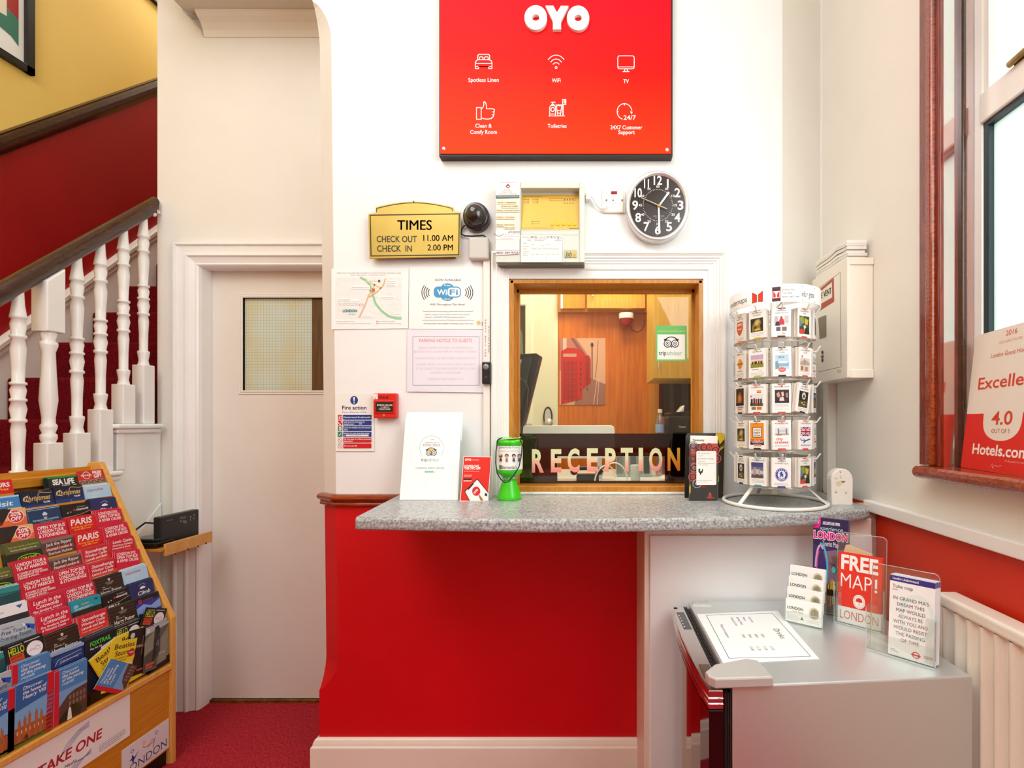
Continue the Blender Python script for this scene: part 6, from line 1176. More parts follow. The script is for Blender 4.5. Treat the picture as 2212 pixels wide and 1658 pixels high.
# ---- leaflet designs; 100 mm wide, v down from the top edge
RD = 'D8143A'; WHT = 'F6F1EF'
def T(g, t, x, y, h, col=WHT, w=None, al='L', b=.015, it=.12): g.text(t, x, y, h, col, w=w, al=al, bold=b, it=it)
def b_red(lines, base=RD, n2=None, small=True):
    def f(g):
        g.rect(0, 0, 100, 215, base).up()
        for i, (t, h) in enumerate(lines): T(g, t, 8, 16 + sum(l[1] * 1.28 for l in lines[:i]), h, w=min(86, len(t) * h * .66), b=.02)
    return f
def b_paris(g): g.rect(0, 0, 100, 215, 'D8101E').up(); T(g, 'PARIS', 9, 27, 22, w=76, b=.02, it=.15); T(g, 'Paris day trip with lunch', 9, 38, 6.4, 'F8B81E', w=74); T(g, 'on the Eiffel Tower', 18, 47, 6.4, 'F8B81E', w=58)
def b_hr(g):
    g.rect(0, 0, 100, 215, 'B4A494').up().rect(0, 0, 100, 38, 'D0281E').up(); g.ring(32, 19, 13, 14, 2, WHT, 24); T(g, 'Hard Rock', 32, 22, 7, w=40, al='C', it=0, b=.03); T(g, 'FREE', 56, 17, 12, w=34, it=0, b=.04); T(g, 'GIFT', 58, 32, 12, w=32, it=0, b=.04)
    for r in range(3):
        for c in range(5): g.rect(1 + c * 22 - (r % 2) * 9, 40 + 6 * r, 19 + c * 22 - (r % 2) * 9, 45 + 6 * r, '6A4A3C')
def b_sea(g): g.rect(0, 0, 100, 215, '16211C').up().rect(0, 0, 100, 3, '2E9A3A'); T(g, 'SEA LiFE', 14, 27, 19, w=74, it=0, b=.045); T(g, 'LONDON', 44, 34, 4, w=26, it=0); g.poly([(80, 34), (92, 30), (97, 40), (84, 46)], 'D8C82A')
def b_xmas(g):
    g.rect(0, 0, 100, 215, '10204E').up().rect(0, 0, 100, 16, '0E1430').rect(0, 46, 100, 90, '16387A').up(); T(g, 'Christmas', 8, 31, 17, 'E6C060', w=82, it=.35, b=.012); g.line([(6, 28), (10, 16), (22, 11), (14, 30), (26, 34)], 1.6, 'F4EAD0').line([(46, 38), (54, 8), (60, 4), (90, 9), (97, 7)], 1.6, 'E6C060'); T(g, 'TOURS', 64, 43, 6, w=22, it=0, b=.03); g.line([(48, 66), (52, 52), (56, 66)], 1.6, '8AA4D8')
def b_city(g): g.rect(0, 0, 100, 215, 'B0D4EC').up().rect(0, 0, 100, 4, 'D0E6F4'); T(g, 'citycruises', 10, 22, 9, 'B8124E', w=62, it=.05, b=.012); T(g, "LONDON'S", 10, 38, 9, 'D4E8F4', w=54, it=.05, b=.0); T(g, 'RIVER', 10, 50, 9, 'D4E8F4', w=34, it=.05, b=.0)
def b_climb(g):
    g.rect(0, 0, 100, 215, '232A60').up(); g.poly([(40, 28), (46, 22), (54, 20), (62, 23), (66, 28), (58, 30), (46, 30)], WHT)
    for a in range(5): t = math.radians(30 + 30 * a); g.line([(53 + 10 * math.cos(t), 21 - 8 * math.sin(t)), (53 + 16 * math.cos(t), 21 - 14 * math.sin(t))], 1.6, 'B8D0F0')
    T(g, 'Climb', 30, 52, 14, w=52, it=.3, b=.015)
def b_cine(g): g.rect(0, 0, 100, 215, '16110F').up(); T(g, 'cineworld', 50, 24, 8.5, w=42, it=0, b=.015); g.poly([(38, 24), (44, 14), (48, 24)], 'C8202A'); T(g, 'PICTURES AT', 54, 13, 3.6, 'B8B4B0', w=30, it=0); g.line([(0, 44), (60, 40), (100, 30)], 1.6, 'C8A878'); T(g, '4DX', 8, 66, 20, w=50, it=.2, b=.03); g.ell(20, 28, 2.4, 2, WHT).ell(30, 26, 1.8, 2, WHT)
def b_well(g): g.rect(0, 0, 100, 215, '1C3A62').up().rect(0, 0, 100, 1.6, 'D0D8E4'); T(g, 'THE WELLINGTON COLLECTION', 50, 41, 5, 'D8E0EC', w=80, al='C', it=0); T(g, 'APSLEY HOUSE', 50, 48, 3.6, '8AA0C0', w=38, al='C', it=0); g.poly([(42, 18), (50, 10), (58, 18), (56, 24), (44, 24)], 'C8D8EC').poly([(44, 26), (48, 32), (50, 28), (52, 32), (56, 26), (53, 36), (47, 36)], 'C8D8EC')
def b_off(g): g.rect(0, 0, 100, 215, 'E8B47A').up().poly([(0, 0), (60, 0), (30, 50), (0, 60)], '2A1E1A').poly([(0, 45), (100, 30), (100, 215), (0, 215)], 'E86A3A').up(); g.ell(70, 26, 23, 22, 'F4ECE8').up().ell(70, 26, 21, 20, 'D0182A').up(); T(g, '20%', 70, 24, 13, w=32, al='C', b=.03, it=.1); T(g, 'OFF', 70, 40, 12, w=30, al='C', b=.03, it=.1)
def b_lime(g): g.rect(0, 0, 100, 215, '2A2A14').up().rect(0, 0, 100, 34, '5E5E30').up(); T(g, 'Take the search to Excellence', 8, 16, 5.6, 'B4C024', w=86, b=.008); T(g, 'Running throughout the day', 14, 26, 5, 'D8D8C8', w=74); g.ring(60, 58, 32, 13, 2, 'A8D018', 24).up(); T(g, 'GROVE', 60, 62, 10, 'B4D41A', w=44, al='C', b=.03, it=0)
def b_ripper(g): g.rect(0, 0, 100, 215, '5A3A36').up().rect(0, 0, 100, 6, '8A6A64').rect(4, 26, 96, 38, '9A3A34').up(); T(g, 'Jack the Ripper', 10, 19, 11, 'F0E8E4', w=82, it=.05, b=.01); T(g, 'Haunted London &', 10, 35, 9.5, 'F0E8E4', w=80, it=.05, b=.01); T(g, 'Sherlock Holmes', 12, 50, 9.5, 'E8DCD8', w=76, it=.05, b=.01); T(g, 'Includes Pub', 12, 64, 8, 'E8DCD8', w=60, it=.05)
def b_leeds(g): g.rect(0, 0, 100, 215, 'D0182E').up(); T(g, 'Leeds Castle,', 14, 18, 10.5, w=80, it=.2, b=.012); T(g, 'Canterbury Cathedral', 12, 30, 7, w=80, it=.2, b=.012); T(g, 'Greenwich & Dover', 10, 41, 7, w=72, it=.2, b=.012); T(g, 'With Thames Cruise', 8, 53, 7, 'F8B81E', w=74, it=.2)
def b_stone(g): g.rect(0, 0, 100, 215, 'CE2030').up().rect(0, 40, 100, 80, 'D83A2A').up(); T(g, 'Stonehenge', 12, 18, 11.5, w=80, it=.2, b=.012); T(g, 'Windsor Castle', 10, 32, 9.6, w=78, it=.2, b=.012); T(g, 'Lacock and Bath', 8, 45, 9, w=78, it=.2, b=.012); T(g, 'London sightseeing day out', 8, 55, 4, 'F8C8B4', w=70)
def b_lunch(g): g.rect(0, 0, 100, 215, 'D01C3C').up(); T(g, 'Lunch in the', 12, 20, 12.5, w=80, it=.2, b=.012); T(g, 'Cotswolds', 18, 34, 12, w=66, it=.2, b=.012); T(g, 'Plus Stratford, Oxford', 8, 46, 7, w=84, it=.2); T(g, '& Warwick Castle', 10, 56, 7, w=70, it=.2)
def b_hp(g):
    g.rect(0, 0, 100, 215, '2A1C12').up()
    for k in range(5): g.rect(0, 8 + 12 * k, 100, 13 + 12 * k, '3E2A1A')
    g.up(); g.poly([(46, 9), (54, 9), (54, 16), (50, 20), (46, 16)], 'D0C8BC'); T(g, 'STUDIO TOUR', 50, 26, 3.6, 'D0C8BC', w=30, al='C', it=0); T(g, 'LONDON', 50, 31, 3, 'D0C8BC', w=20, al='C', it=0); T(g, 'The', 22, 40, 5, 'E4DCD0', w=9, it=0); T(g, 'Making of', 22, 47, 5, 'E4DCD0', w=30, it=0); T(g, 'Harry Potter', 12, 64, 14, 'EDE6DA', w=78, it=.1, b=.01)
def b_teal(g): g.rect(0, 0, 100, 215, '2A241E').up().rect(0, 0, 100, 34, '1E9AAC').up(); T(g, 'Golden', 34, 18, 7, 'E09A5A', w=26, it=.1); g.poly([(8, 18), (14, 12), (22, 14), (26, 20), (18, 22), (10, 24)], '9AC8D8'); g.rect(10, 26, 70, 28, 'C8E4E8').rect(10, 30, 56, 31.4, 'C8E4E8'); g.poly([(76, 10), (84, 6), (92, 10), (84, 15)], '164A7A'); g.ell(30, 66, 16, 10, '3A2A5A')
def b_tealplain(g): g.rect(0, 0, 100, 215, '2E8A8A').up().rect(0, 0, 100, 3, 'A8D0D0').rect(0, 20, 100, 24, '145A5E'); g.poly([(0, 30), (100, 24), (100, 60), (0, 70)], '1A4A50')
def b_white(g): g.rect(0, 0, 100, 215, 'EEF0F0').up().rect(0, 34, 100, 215, '2A2E34').up(); T(g, 'LONDON', 10, 22, 5, '8A9098', w=28, it=.1); g.poly([(70, 8), (88, 6), (80, 18)], '1E5AB0')
def b_walk(g): g.rect(0, 0, 100, 215, 'B4C0C8').up().poly([(0, 50), (100, 30), (100, 80), (0, 100)], '8A9AA4').up(); T(g, 'LONDON', 16, 14, 5, '5A646C', w=30, it=.1); T(g, 'Free Tours &', 12, 30, 11, '3E4E6A', w=74, it=.2); T(g, 'Evening Tours', 8, 46, 11, '3E4E6A', w=80, it=.2); g.poly([(70, 10), (100, 22), (96, 38), (80, 26)], '1E50B8').up(); g.poly([(66, 8), (76, 14), (70, 18)], 'F4F6F8')
def b_hello(g): g.rect(0, 0, 100, 215, '1A1C1C').up().rect(10, 8, 44, 10, 'D8DCDC').rect(50, 7, 92, 9.5, 'D8DCDC'); T(g, 'HELLO', 8, 34, 20, 'C2D82A', w=40, it=0, b=.02); g.rect(8, 37, 44, 62, 'D8502A').up(); T(g, 'BEER', 11, 48, 8, '8A2A1A', w=30, it=0, b=.02); T(g, 'WEEKEND', 11, 58, 6, '8A2A1A', w=30, it=0, b=.02); g.ell(74, 38, 22, 23, 'F0ECF0', 26).up().line([(58, 44), (64, 36), (72, 40), (80, 32), (90, 38)], .8, '4A484C').line([(60, 40), (90, 44)], .7, '4A484C'); g.rect(0, 70, 100, 215, '2A2C2C')
def b_view(g): g.rect(0, 0, 100, 215, '2A3A9A').up().rect(0, 0, 100, 22, '16182A').poly([(0, 40), (30, 30), (60, 44), (100, 28), (100, 60), (0, 70)], '8AA4E0').up(); g.rect(12, 10, 24, 24, 'D01E5A').rect(15, 13, 21, 20, '16182A'); T(g, 'STORMVIEW', 30, 20, 5, 'D85A8A', w=42, it=0)
def b_fox(g): g.rect(0, 0, 100, 215, '141A2C').up().rect(0, 0, 100, 12, '3A3E4C').up(); T(g, 'FOXTRAIL', 16, 40, 15, '4ED82A', w=72, it=0, b=.03); T(g, 'Play the city', 16, 52, 6, 'E8ECF0', w=40, it=0, b=.02); g.poly([(52, 56), (100, 44), (100, 70), (50, 74)], 'E4E8F0')
def b_navy(g): g.rect(0, 0, 100, 215, '14306A').up().rect(0, 0, 100, 10, '9AB4D8').poly([(0, 18), (90, 12), (100, 40), (20, 50)], '1E4A8C').up(); g.line([(12, 44), (20, 28), (92, 20)], 1.4, 'D0DCEC').line([(24, 42), (90, 32)], 1.2, 'D0DCEC'); T(g, 'Cruise the river today', 26, 38, 5, 'D0DCEC', w=56)
def b_royal(g):
    g.rect(0, 0, 100, 215, '4A8AC8').up().rect(0, 0, 14, 215, 'D0182A').rect(14, 70, 100, 215, '7AA8D8').up(); T(g, 'Discover', 22, 18, 9, 'D0E4F8', w=50, it=.15); T(g, 'the home', 22, 30, 9, 'F0F6FC', w=52, it=.15); T(g, 'of the young', 22, 42, 9, 'F0F6FC', w=66, it=.15); T(g, 'royals', 22, 54, 9, 'D0E4F8', w=36, it=.15)
    g.poly([(14, 120), (40, 92), (60, 84), (100, 80), (100, 215), (14, 215)], '5A3E30').poly([(14, 160), (60, 120), (86, 150), (60, 215), (14, 215)], '4A5A24').up()
    for k in range(5): g.rect(44 + 11 * k, 96, 50 + 11 * k, 110, '8A7060').rect(44 + 11 * k, 116, 50 + 11 * k, 130, '8A7060')
    g.poly([(38, 180), (42, 140), (46, 132), (50, 140), (54, 180)], 'E8E4DC').poly([(20, 200), (70, 180), (80, 215), (14, 215)], 'B0B0AC')
def b_henry(g):
    g.rect(0, 0, 100, 215, '2A62A8').up().poly([(0, 80), (100, 60), (100, 130), (0, 130)], '7AAEDC').rect(0, 128, 100, 180, 'A85A2A').rect(0, 172, 100, 215, '5A7A24').poly([(84, 0), (100, 0), (100, 215), (84, 215)], 'D0182A').up(); T(g, 'Discover', 18, 22, 10, 'D8E8F8', w=52, it=.15); T(g, 'the home of', 18, 36, 10, 'F4F8FC', w=64, it=.15); T(g, 'Henry VIII', 18, 50, 10.5, 'F4F8FC', w=62, it=.15)
    for x, y in ((8, 112), (22, 108), (34, 100), (52, 102), (66, 110)): g.rect(x, y, x + 8, 174, 'B4642E').rect(x + 2, y - 8, x + 4, y, '8A4A22')
    g.ell(30, 172, 7, 14, '4A2A18', 16, 0, 180); 
    for k in range(7): g.rect(6 + 11 * k, 140, 9 + 11 * k, 150, 'E0C8A8')
    g.poly([(0, 200), (84, 186), (84, 215), (0, 215)], '2A3A16')
def b_beat(g):
    g.rect(0, 0, 100, 215, 'F0D41E').up(); K = '2A241E'; T(g, 'Beatles', 16, 26, 17, K, w=78, it=0, b=.012); T(g, 'Store', 22, 50, 17, K, w=56, it=0, b=.012); T(g, '231/233 BAKER STREET', 16, 62, 6, K, w=70, it=0, b=.01); T(g, 'LONDON NW1 6XE', 16, 71, 6, K, w=54, it=0, b=.01)
    g.rect(8, 84, 46, 116, '3A2A20').rect(52, 80, 94, 110, 'E8E4D4').rect(10, 122, 44, 150, 'E8E4D4').rect(52, 116, 90, 150, '2A2420').up().ell(30, 100, 8, 12, 'B4A490').ell(72, 96, 9, 10, '8A2A22').ell(70, 134, 10, 12, 'C8B89A'); g.ell(86, 48, 13, 14, 'C01E28').up(); T(g, 'WOW', 86, 51, 7, 'F4E8DC', w=18, al='C', it=0, b=.02)
def b_dung(g):
    g.rect(0, 0, 100, 215, '1E1A18').up().poly([(0, 30), (100, 10), (100, 150), (0, 170)], '8A8A78').poly([(0, 0), (100, 0), (100, 20), (70, 60), (40, 20), (0, 50)], 'B4BAC0').poly([(40, 10), (56, 4), (66, 30), (70, 110), (56, 160), (36, 150), (38, 60)], '2A2028').poly([(0, 110), (40, 90), (60, 170), (0, 180)], '5A6048').rect(0, 168, 100, 215, '161412').up(); g.ell(12, 16, 8, 9, 'D8DCDC'); g.line([(50, 80), (58, 62), (60, 84)], 1.4, 'E8E4E8'); g.rect(10, 140, 46, 148, 'D84A44').rect(10, 151, 38, 158, 'D84A44'); T(g, 'THE DARK', 78, 120, 6, 'D0CCC8', w=30, al='C', it=0)
def b_dark(g): g.rect(0, 0, 100, 215, '1A1614').up(); g.ell(16, 20, 9, 10, 'D0D8D8').ell(20, 96, 16, 17, 'D0542A').up(); T(g, 'ID', 20, 102, 14, '2A1A14', w=14, al='C', it=0); T(g, 'THRILLER', 60, 70, 9, 'C8C4C0', w=60, al='C', it=0); g.rect(50, 150, 90, 156, 'C84A3A').rect(60, 30, 64, 100, '8A5A2A').rect(80, 60, 84, 110, 'A86A2A')
def b_tours(g): g.rect(0, 0, 100, 215, 'D8141E').up(); T(g, 'TOURS', 30, 24, 14, w=62, it=0, b=.03); T(g, 'Free', 60, 36, 8, 'F0D01E', w=26)
def b_blue(g): g.rect(0, 0, 100, 215, '3A86C8').up().rect(0, 0, 100, 6, 'B4D0E8'); T(g, 'Visit', 20, 34, 16, w=60)
LE = b_red([('LONDON EYE,', 10.5), ('OPEN TOP BUS', 10.5), ('& RIVER CRUISE', 10)]); OT = b_red([('OPEN TOP BUS', 11), ('LONDON TOUR', 11), ('& STONEHENGE', 11)], 'D01C3C'); HA = b_red([('LONDON TOUR &', 10.5), ('TEA AT HARRODS', 10.5), ('& TOWER OF LONDON,', 6), ('CHANGING OF THE GUARD,', 6), ('CRUISE & MORE...', 6)], 'CC1834')
BD = {'hr': (b_hr, 'red leaflet offering a free gift', 'D0281E'), 'sea': (b_sea, 'black aquarium leaflet', '16402A'), 'xmas': (b_xmas, 'navy leaflet with gold Christmas script', '101C40'), 'city': (b_city, 'pale blue river cruise leaflet', 'D8E8F2'), 'climb': (b_climb, 'indigo Climb leaflet', '1E3A6A'), 'cine': (b_cine, 'black cinema leaflet', '2A2220'), 'well': (b_well, 'navy leaflet with a white crest', '8AB4D0'), 'off': (b_off, 'orange leaflet with a 20% OFF disc', '7AB84A'), 'lime': (b_lime, 'olive green leaflet with a lime logo', '6A6A44'),
 'paris': (b_paris, 'red PARIS leaflet', 'B8203A'), 'eye': (LE, 'red LONDON EYE leaflet', 'D8A0A8'), 'open': (OT, 'red OPEN TOP BUS leaflet', 'C87A80'), 'rip': (b_ripper, 'brown Jack the Ripper leaflet', 'A88A84'), 'leeds': (b_leeds, 'red Leeds Castle leaflet', 'E08A94'), 'stone': (b_stone, 'red Stonehenge leaflet', 'E8B0AC'), 'har': (HA, 'red LONDON TOUR and tea leaflet', 'C06A74'), 'lunch': (b_lunch, 'red Lunch in the Cotswolds leaflet', 'D88A8A'), 'hp': (b_hp, 'dark brown studio tour leaflet', '8A7A68'), 'teal': (b_teal, 'leaflet with a teal top band', '3A8AA0'), 'tealp': (b_tealplain, 'plain teal leaflet', 'B0D0CC'), 'white': (b_white, 'white and black leaflet', 'D8DCDC'), 'walk': (b_walk, 'grey blue walking tours leaflet', 'C8D4DC'), 'hello': (b_hello, 'black HELLO leaflet with a white disc', '3A4446'), 'view': (b_view, 'dark blue leaflet with a magenta square', '4A4E5A'), 'fox': (b_fox, 'navy leaflet lettered in bright green', '3A3E50'), 'navy': (b_navy, 'navy and pale blue boat leaflet', 'B4C8E0'), 'royal': (b_royal, 'blue royal homes leaflet', 'A8B8D8'), 'henry': (b_henry, 'blue palace leaflet naming Henry VIII', 'B8C8D8'), 'beat': (b_beat, 'yellow record shop leaflet', 'E8D46A'), 'dung': (b_dung, 'dark leaflet with a hooded figure', '2A2624'), 'dark': (b_dark, 'black thriller leaflet', '2A2624'), 'tours': (b_tours, 'bright red TOURS leaflet', 'D8141E'), 'blue': (b_blue, 'mid blue Visit leaflet', '3A86C8')}
_lm = {}
def leaf(d, L, printed=True):
    k = (d, round(L, 3), printed)
    if k in _lm: return _lm[k]
    f, _, edge = BD[d]; m = MB(); w_ = .0485; t = .0014
    e = C(edge, .5); pw = C('EDE7E4', .6)
    m.box(-w_, w_, 0, t, -L, 0, e)
    m.add([(-w_ + .001, t * .2, .0002), (w_ - .001, t * .2, .0002), (w_ - .001, t * .85, .0002), (-w_ + .001, t * .85, .0002)], [(0, 1, 2, 3)], pw)
    if printed:
        mb2 = MB(); g = G(mb2, lambda u, v, l: Vector(((u - 50) * .00097, -.0002 - l, -v / 1000)), .00012); f(g)
        # trim the print to the leaflet's length
        me_ = bmesh.new(); vv = [me_.verts.new(v) for v in mb2.v]
        for q, mi in zip(mb2.f, mb2.m):
            try: fc = me_.faces.new([vv[i] for i in q]); fc.material_index = mi
            except ValueError: pass
        bmesh.ops.bisect_plane(me_, geom=me_.verts[:] + me_.edges[:] + me_.faces[:], plane_co=(0, 0, -L), plane_no=(0, 0, -1), clear_outer=True)
        for x_, s_ in ((-w_, -1), (w_, 1)): bmesh.ops.bisect_plane(me_, geom=me_.verts[:] + me_.edges[:] + me_.faces[:], plane_co=(x_, 0, 0), plane_no=(s_, 0, 0), clear_outer=True)
        me_.verts.index_update()
        for fc in me_.faces: m.add([v.co[:] for v in fc.verts], [list(range(len(fc.verts)))], mb2.mats[fc.material_index])
        me_.free()
    me = m.mesh('leaflet'); _lm[k] = me; return me
ORD = ['topmost', 'second', 'third', 'fourth', 'fifth', 'sixth', 'seventh', 'eighth', 'ninth', 'tenth', 'eleventh', 'lowest']
COLN = {'A': 'right column', 'B': 'second column from right', 'C': 'third column from right', 'D': 'fourth column from right', 'E': 'fifth column from right', 'F': 'leftmost column'}
CYY = {'A': 1.850, 'B': 1.750, 'C': 1.650, 'D': 1.550, 'E': 1.450, 'F': 1.350}
#            tier: {column: (design, leaflets behind, top lift mm, roll degrees)}
RACK = [dict(A=('hr', 0, 2, 1), B=('sea', 3, -14, 0), D=('tours', 0, -4, 0)),
 dict(A=('city', 1, 0, 1), B=('xmas', 2, 8, 0), C=('xmas', 4, 2, 0), D=('blue', 0, 0, 0)),
 dict(A=('climb', 3, 2, -2), B=('cine', 2, -4, 0), C=('well', 1, -2, 0), D=('off', 1, 14, -2)),
 dict(A=('eye', 4, 14, -3), B=('paris', 3, 6, 0), C=('open', 3, 2, -1), D=('off', 1, 14, -1)),
 dict(A=('eye', 2, 12, 0), B=('paris', 1, 4, 0), C=('rip', 2, 4, 1), D=('lime', 2, 20, 0)),
 dict(A=('leeds', 3, 16, -3), B=('stone', 4, 6, 1), C=('rip', 1, -2, 0), D=('har', 2, 18, 0), E=('lime', 1, 10, 0)),
 dict(A=('eye', 2, 22, -9), B=('stone', 4, 8, 0), C=('open', 4, 14, -1), D=('har', 2, 12, 0), E=('tealp', 3, 14, -4)),
 dict(A=('city', 3, 12, 0), B=('hp', 2, 10, 0), C=('open', 3, 8, 0), D=('lunch', 3, 8, -1), E=('white', 2, 16, -3)),
 dict(A=('climb', 3, 12, -1), B=('cine', 3, 6, 0), C=('teal', 1, 18, -2), D=('lunch', 4, 14, -1), E=('walk', 2, 20, -4)),
 dict(A=('view', 2, 14, -1), B=('hp', 3, 14, 0), C=('stone', 3, 22, -2), D=('hp', 1, 6, 0), E=('hello', 2, 22, 0), F=('tealp', 1, 12, 0)),
 dict(A=('hello', 1, -2, -14), B=('hello', 3, -2, -2), C=('fox', 4, 12, 0), D=('navy', 3, 2, -3), E=('royal', 3, 18, -2), F=('walk', 1, 10, 0)),
 dict(A=('dung', 2, 4, 3), B=('beat', 3, 14, 0), C=('beat', 1, -4, 24), D=('royal', 2, -8, -2), E=('henry', 2, 4, -3), F=('henry', 2, 6, -2))]
for k, row in enumerate(RACK):
    x, z, t, L = tier(k); n_ = Vector((math.cos(t), 0, math.sin(t))); up_ = Vector((-math.sin(t), 0, math.cos(t)))
    for c_, (d, nb, lift, roll) in row.items():
        rr = random.Random(k * 13 + ord(c_)); sp = min(.0026, .0085 / max(1, nb)) if k <= 9 else .0019
        for i in range(nb, -1, -1):
            Lz = L + (lift / 1000 if k < 10 else 0)
            zl = lift / 1000 + (rr.uniform(.001, .006) if i else 0)
            if k >= 10: Lz = min(L, z + zl - .418) if abs(roll) < 8 else .15
            pos = Vector((x, CYY[c_] + (rr.uniform(-.004, .002) - .002 * i if i else 0), z)) + up_ * zl - n_ * sp * i
            Mx = Matrix.Translation(pos) @ Matrix.Rotation(math.radians(90), 4, 'Z') @ Matrix.Rotation(-t, 4, 'X') @ Matrix.Rotation(math.radians(-roll + (rr.uniform(-1.6, 1.6) if i else 0)), 4, 'Y')
            o = bpy.data.objects.new('leaflet', leaf(d, Lz, True)); COL.objects.link(o); o.matrix_world = Mx
            place = '%s tier, %s' % (ORD[k], COLN[c_])
            if i == 0: tagp(o, '%s, front of pocket, %s' % (BD[d][1], place), 'leaflet', 'leaflets in the wooden rack')
            else: tagp(o, '%s behind front one, %s' % (BD[d][1], place), 'leaflet', 'stack in %s' % place)
# loose leaflets in the bottom trough
for d, y, z, roll, x, L, lab in (('beat', 1.722, .595, -14, -1.7395, .165, 'yellow record shop leaflet leaning right beside the dark hooded figure leaflet'), ('royal', 1.640, .515, 52, -1.7365, .12, 'small blue and red leaflet lying tilted across the bottom of the rack'), ('dark', 1.79, .612, -10, -1.7425, .17, 'black thriller leaflet leaning behind the hooded figure leaflet'), ('dung', 1.85, .600, -6, -1.7385, .17, 'frontmost dark hooded figure leaflet, bottom right corner of the rack'), ('hello', 1.858, .662, -24, -1.7475, .08, 'tilted black HELLO card at the right end above the hooded figure leaflet')):
    o = bpy.data.objects.new('leaflet', leaf(d, L)); COL.objects.link(o)
    o.matrix_world = Matrix.Translation((x, y, z)) @ Matrix.Rotation(math.radians(90), 4, 'Z') @ Matrix.Rotation(math.radians(-1.5), 4, 'X') @ Matrix.Rotation(math.radians(-roll), 4, 'Y')
    tagp(o, lab, 'leaflet', 'leaflets in the wooden rack')
# ================================================================ little wooden shelf with a router
sh = thing('wall_shelf', 'small plywood shelf with a lip, fixed beside the door frame', 'shelf', (-1.98, 2.1, .86))
xs0 = -1.83; zl = .868
m = MB(); m.box(-2.118, xs0, 1.96, 2.225, zl - .012, zl, OAK, .002); part('board', m, sh)
m = MB(); m.box(xs0 - .006, xs0 + .006, 1.98, 2.222, zl - .034, zl + .018, noisy('ply_lip', 'C98F42', 'D8A45C', 20, .4), .002); g = G(m, plane((xs0 + .0062, 0, 0), (1, 0, 0)), .0003)
for a, b in ((379, 1196), (406, 1185.5), (428, 1179.5), (445, 1173)): g.ell(a, b, 1.8, 1.9, '2A1A0C', 12)
part('front_lip', m, sh)
rt = thing('router', 'upright black broadband router with small yellow lights on the plywood shelf', 'router', (-1.9, 2.1, zl))
RX_ = -1.868; fnR = plane((RX_, 0, 0), (1, 0, 0)); pB = lambda px: RX_ / ((px - CX) / F)
m = MB(); y0, y1 = pB(347), pB(430.5); m.box(RX_ - .034, RX_, y0, y1, zl + .001, zl + .128, C('1E2426', .4), .006, seg=3); part('case', m, rt)
m = MB(); g = G(m, plane((RX_ + .0003, 0, 0), (1, 0, 0)), .0003); q3 = lambda a, b: (a / 4.606, 980 + b / 4.606)
g.text('technicolor', *q3(1662, 665), 2, 'B8BCC0', w=13.5, rot=-8)
for i in range(5): g.ell(*q3(1797 + 12 * i, 642 - 2 * i), .8, .8, 'D8D82A', 8); g.rect(q3(1793 + 14 * i, 0)[0], q3(0, 660)[1], q3(1798 + 14 * i, 0)[0], q3(0, 676 + 4 * i)[1], '9AA0A4')
for i in range(7): g.rect(q3(1790 + 11 * i, 0)[0], q3(0, 628 - 2 * i)[1], q3(1796 + 11 * i, 0)[0], q3(0, 631 - 2 * i)[1], 'B8BCC0')
g.ell(*q3(1897, 626), 1.2, 1.2, 'E0D81E', 10); g.rect(q3(1893, 0)[0], q3(0, 645)[1], q3(1899, 0)[0], q3(0, 665)[1], '9AA0A4'); g.rect(q3(1927, 0)[0], q3(0, 600)[1], q3(1934, 0)[0], q3(0, 612)[1], 'B8BCC0').rect(q3(1927, 0)[0], q3(0, 630)[1], q3(1933, 0)[0], q3(0, 648)[1], '9AA0A4')
part('indicator_lights', m, rt)
hb = thing('network_hub', 'flat black network hub with a looped cable beside the router on the shelf', 'network hub', (-1.93, 2.02, zl))
m = MB(); m.box(-1.99, -1.855, 1.965, 2.055, zl + .001, zl + .026, BLACK, .006); m.box(-1.975, -1.87, 1.975, 2.045, zl + .026, zl + .04, C('1C1C1E', .2), .006); part('case', m, hb)
m = MB(); m.tube([(-1.99, 2.02, zl + .02), (-2.02, 2.04, zl + .06), (-2.0, 2.07, zl + .09), (-1.96, 2.08, zl + .085), (-1.92, 2.075, zl + .07), (-1.905, 2.08, zl + .05)], .004, BLACK); part('cable', m, hb)

# ================================================================ rating board on the window sill
A, B_, T_ = Vector((1.012, 1.272, 1.281)), Vector((.974, 1.045, 1.281)), Vector((1.047, 1.262, 1.64))
fnE = plane3(A, B_, T_); m = MB()
ux = (B_ - A).normalized(); nn = (B_ - A).cross(T_ - A).normalized(); nn = nn if nn.dot(EYE - A) > 0 else -nn
vv_ = (T_ - A); vv_ = (vv_ - ux * vv_.dot(ux)); vh = vv_.length; vv_.normalize(); O_ = A + vv_ * vh
BW, BH = 282., vh * 1000
E = lambda u, v, l: O_ + ux * (u / 1000) - vv_ * (v / 1000) + nn * l
rb = thing('rating_board', 'red and white guest rating board leaning in the window, cut by the right edge', 'sign', A)
m = MB(); pts = [(0, 12), (0, BH), (BW, BH), (BW, 12), (BW - 4, 3), (BW - 12, 0), (12, 0), (4, 3)]
m.prism(pts, lambda u, v, d: E(u, v, d), -.006, 0, C('EFE6D8', .25)); g = G(m, E, .0004); g.up(); RO = 'E0200C'; sy = BH / 345
cxx = 138
g.poly([(0, 205 * sy), (0, BH), (BW, BH), (BW, 205 * sy), (206, 205 * sy)] + [(cxx + 68 * math.cos(t), 205 * sy + 66 * sy * (math.sin(t) ** .6 if math.sin(t) > 0 else 0)) for t in [k * math.pi / 16 for k in range(17)]] + [(70, 205 * sy)], RO)
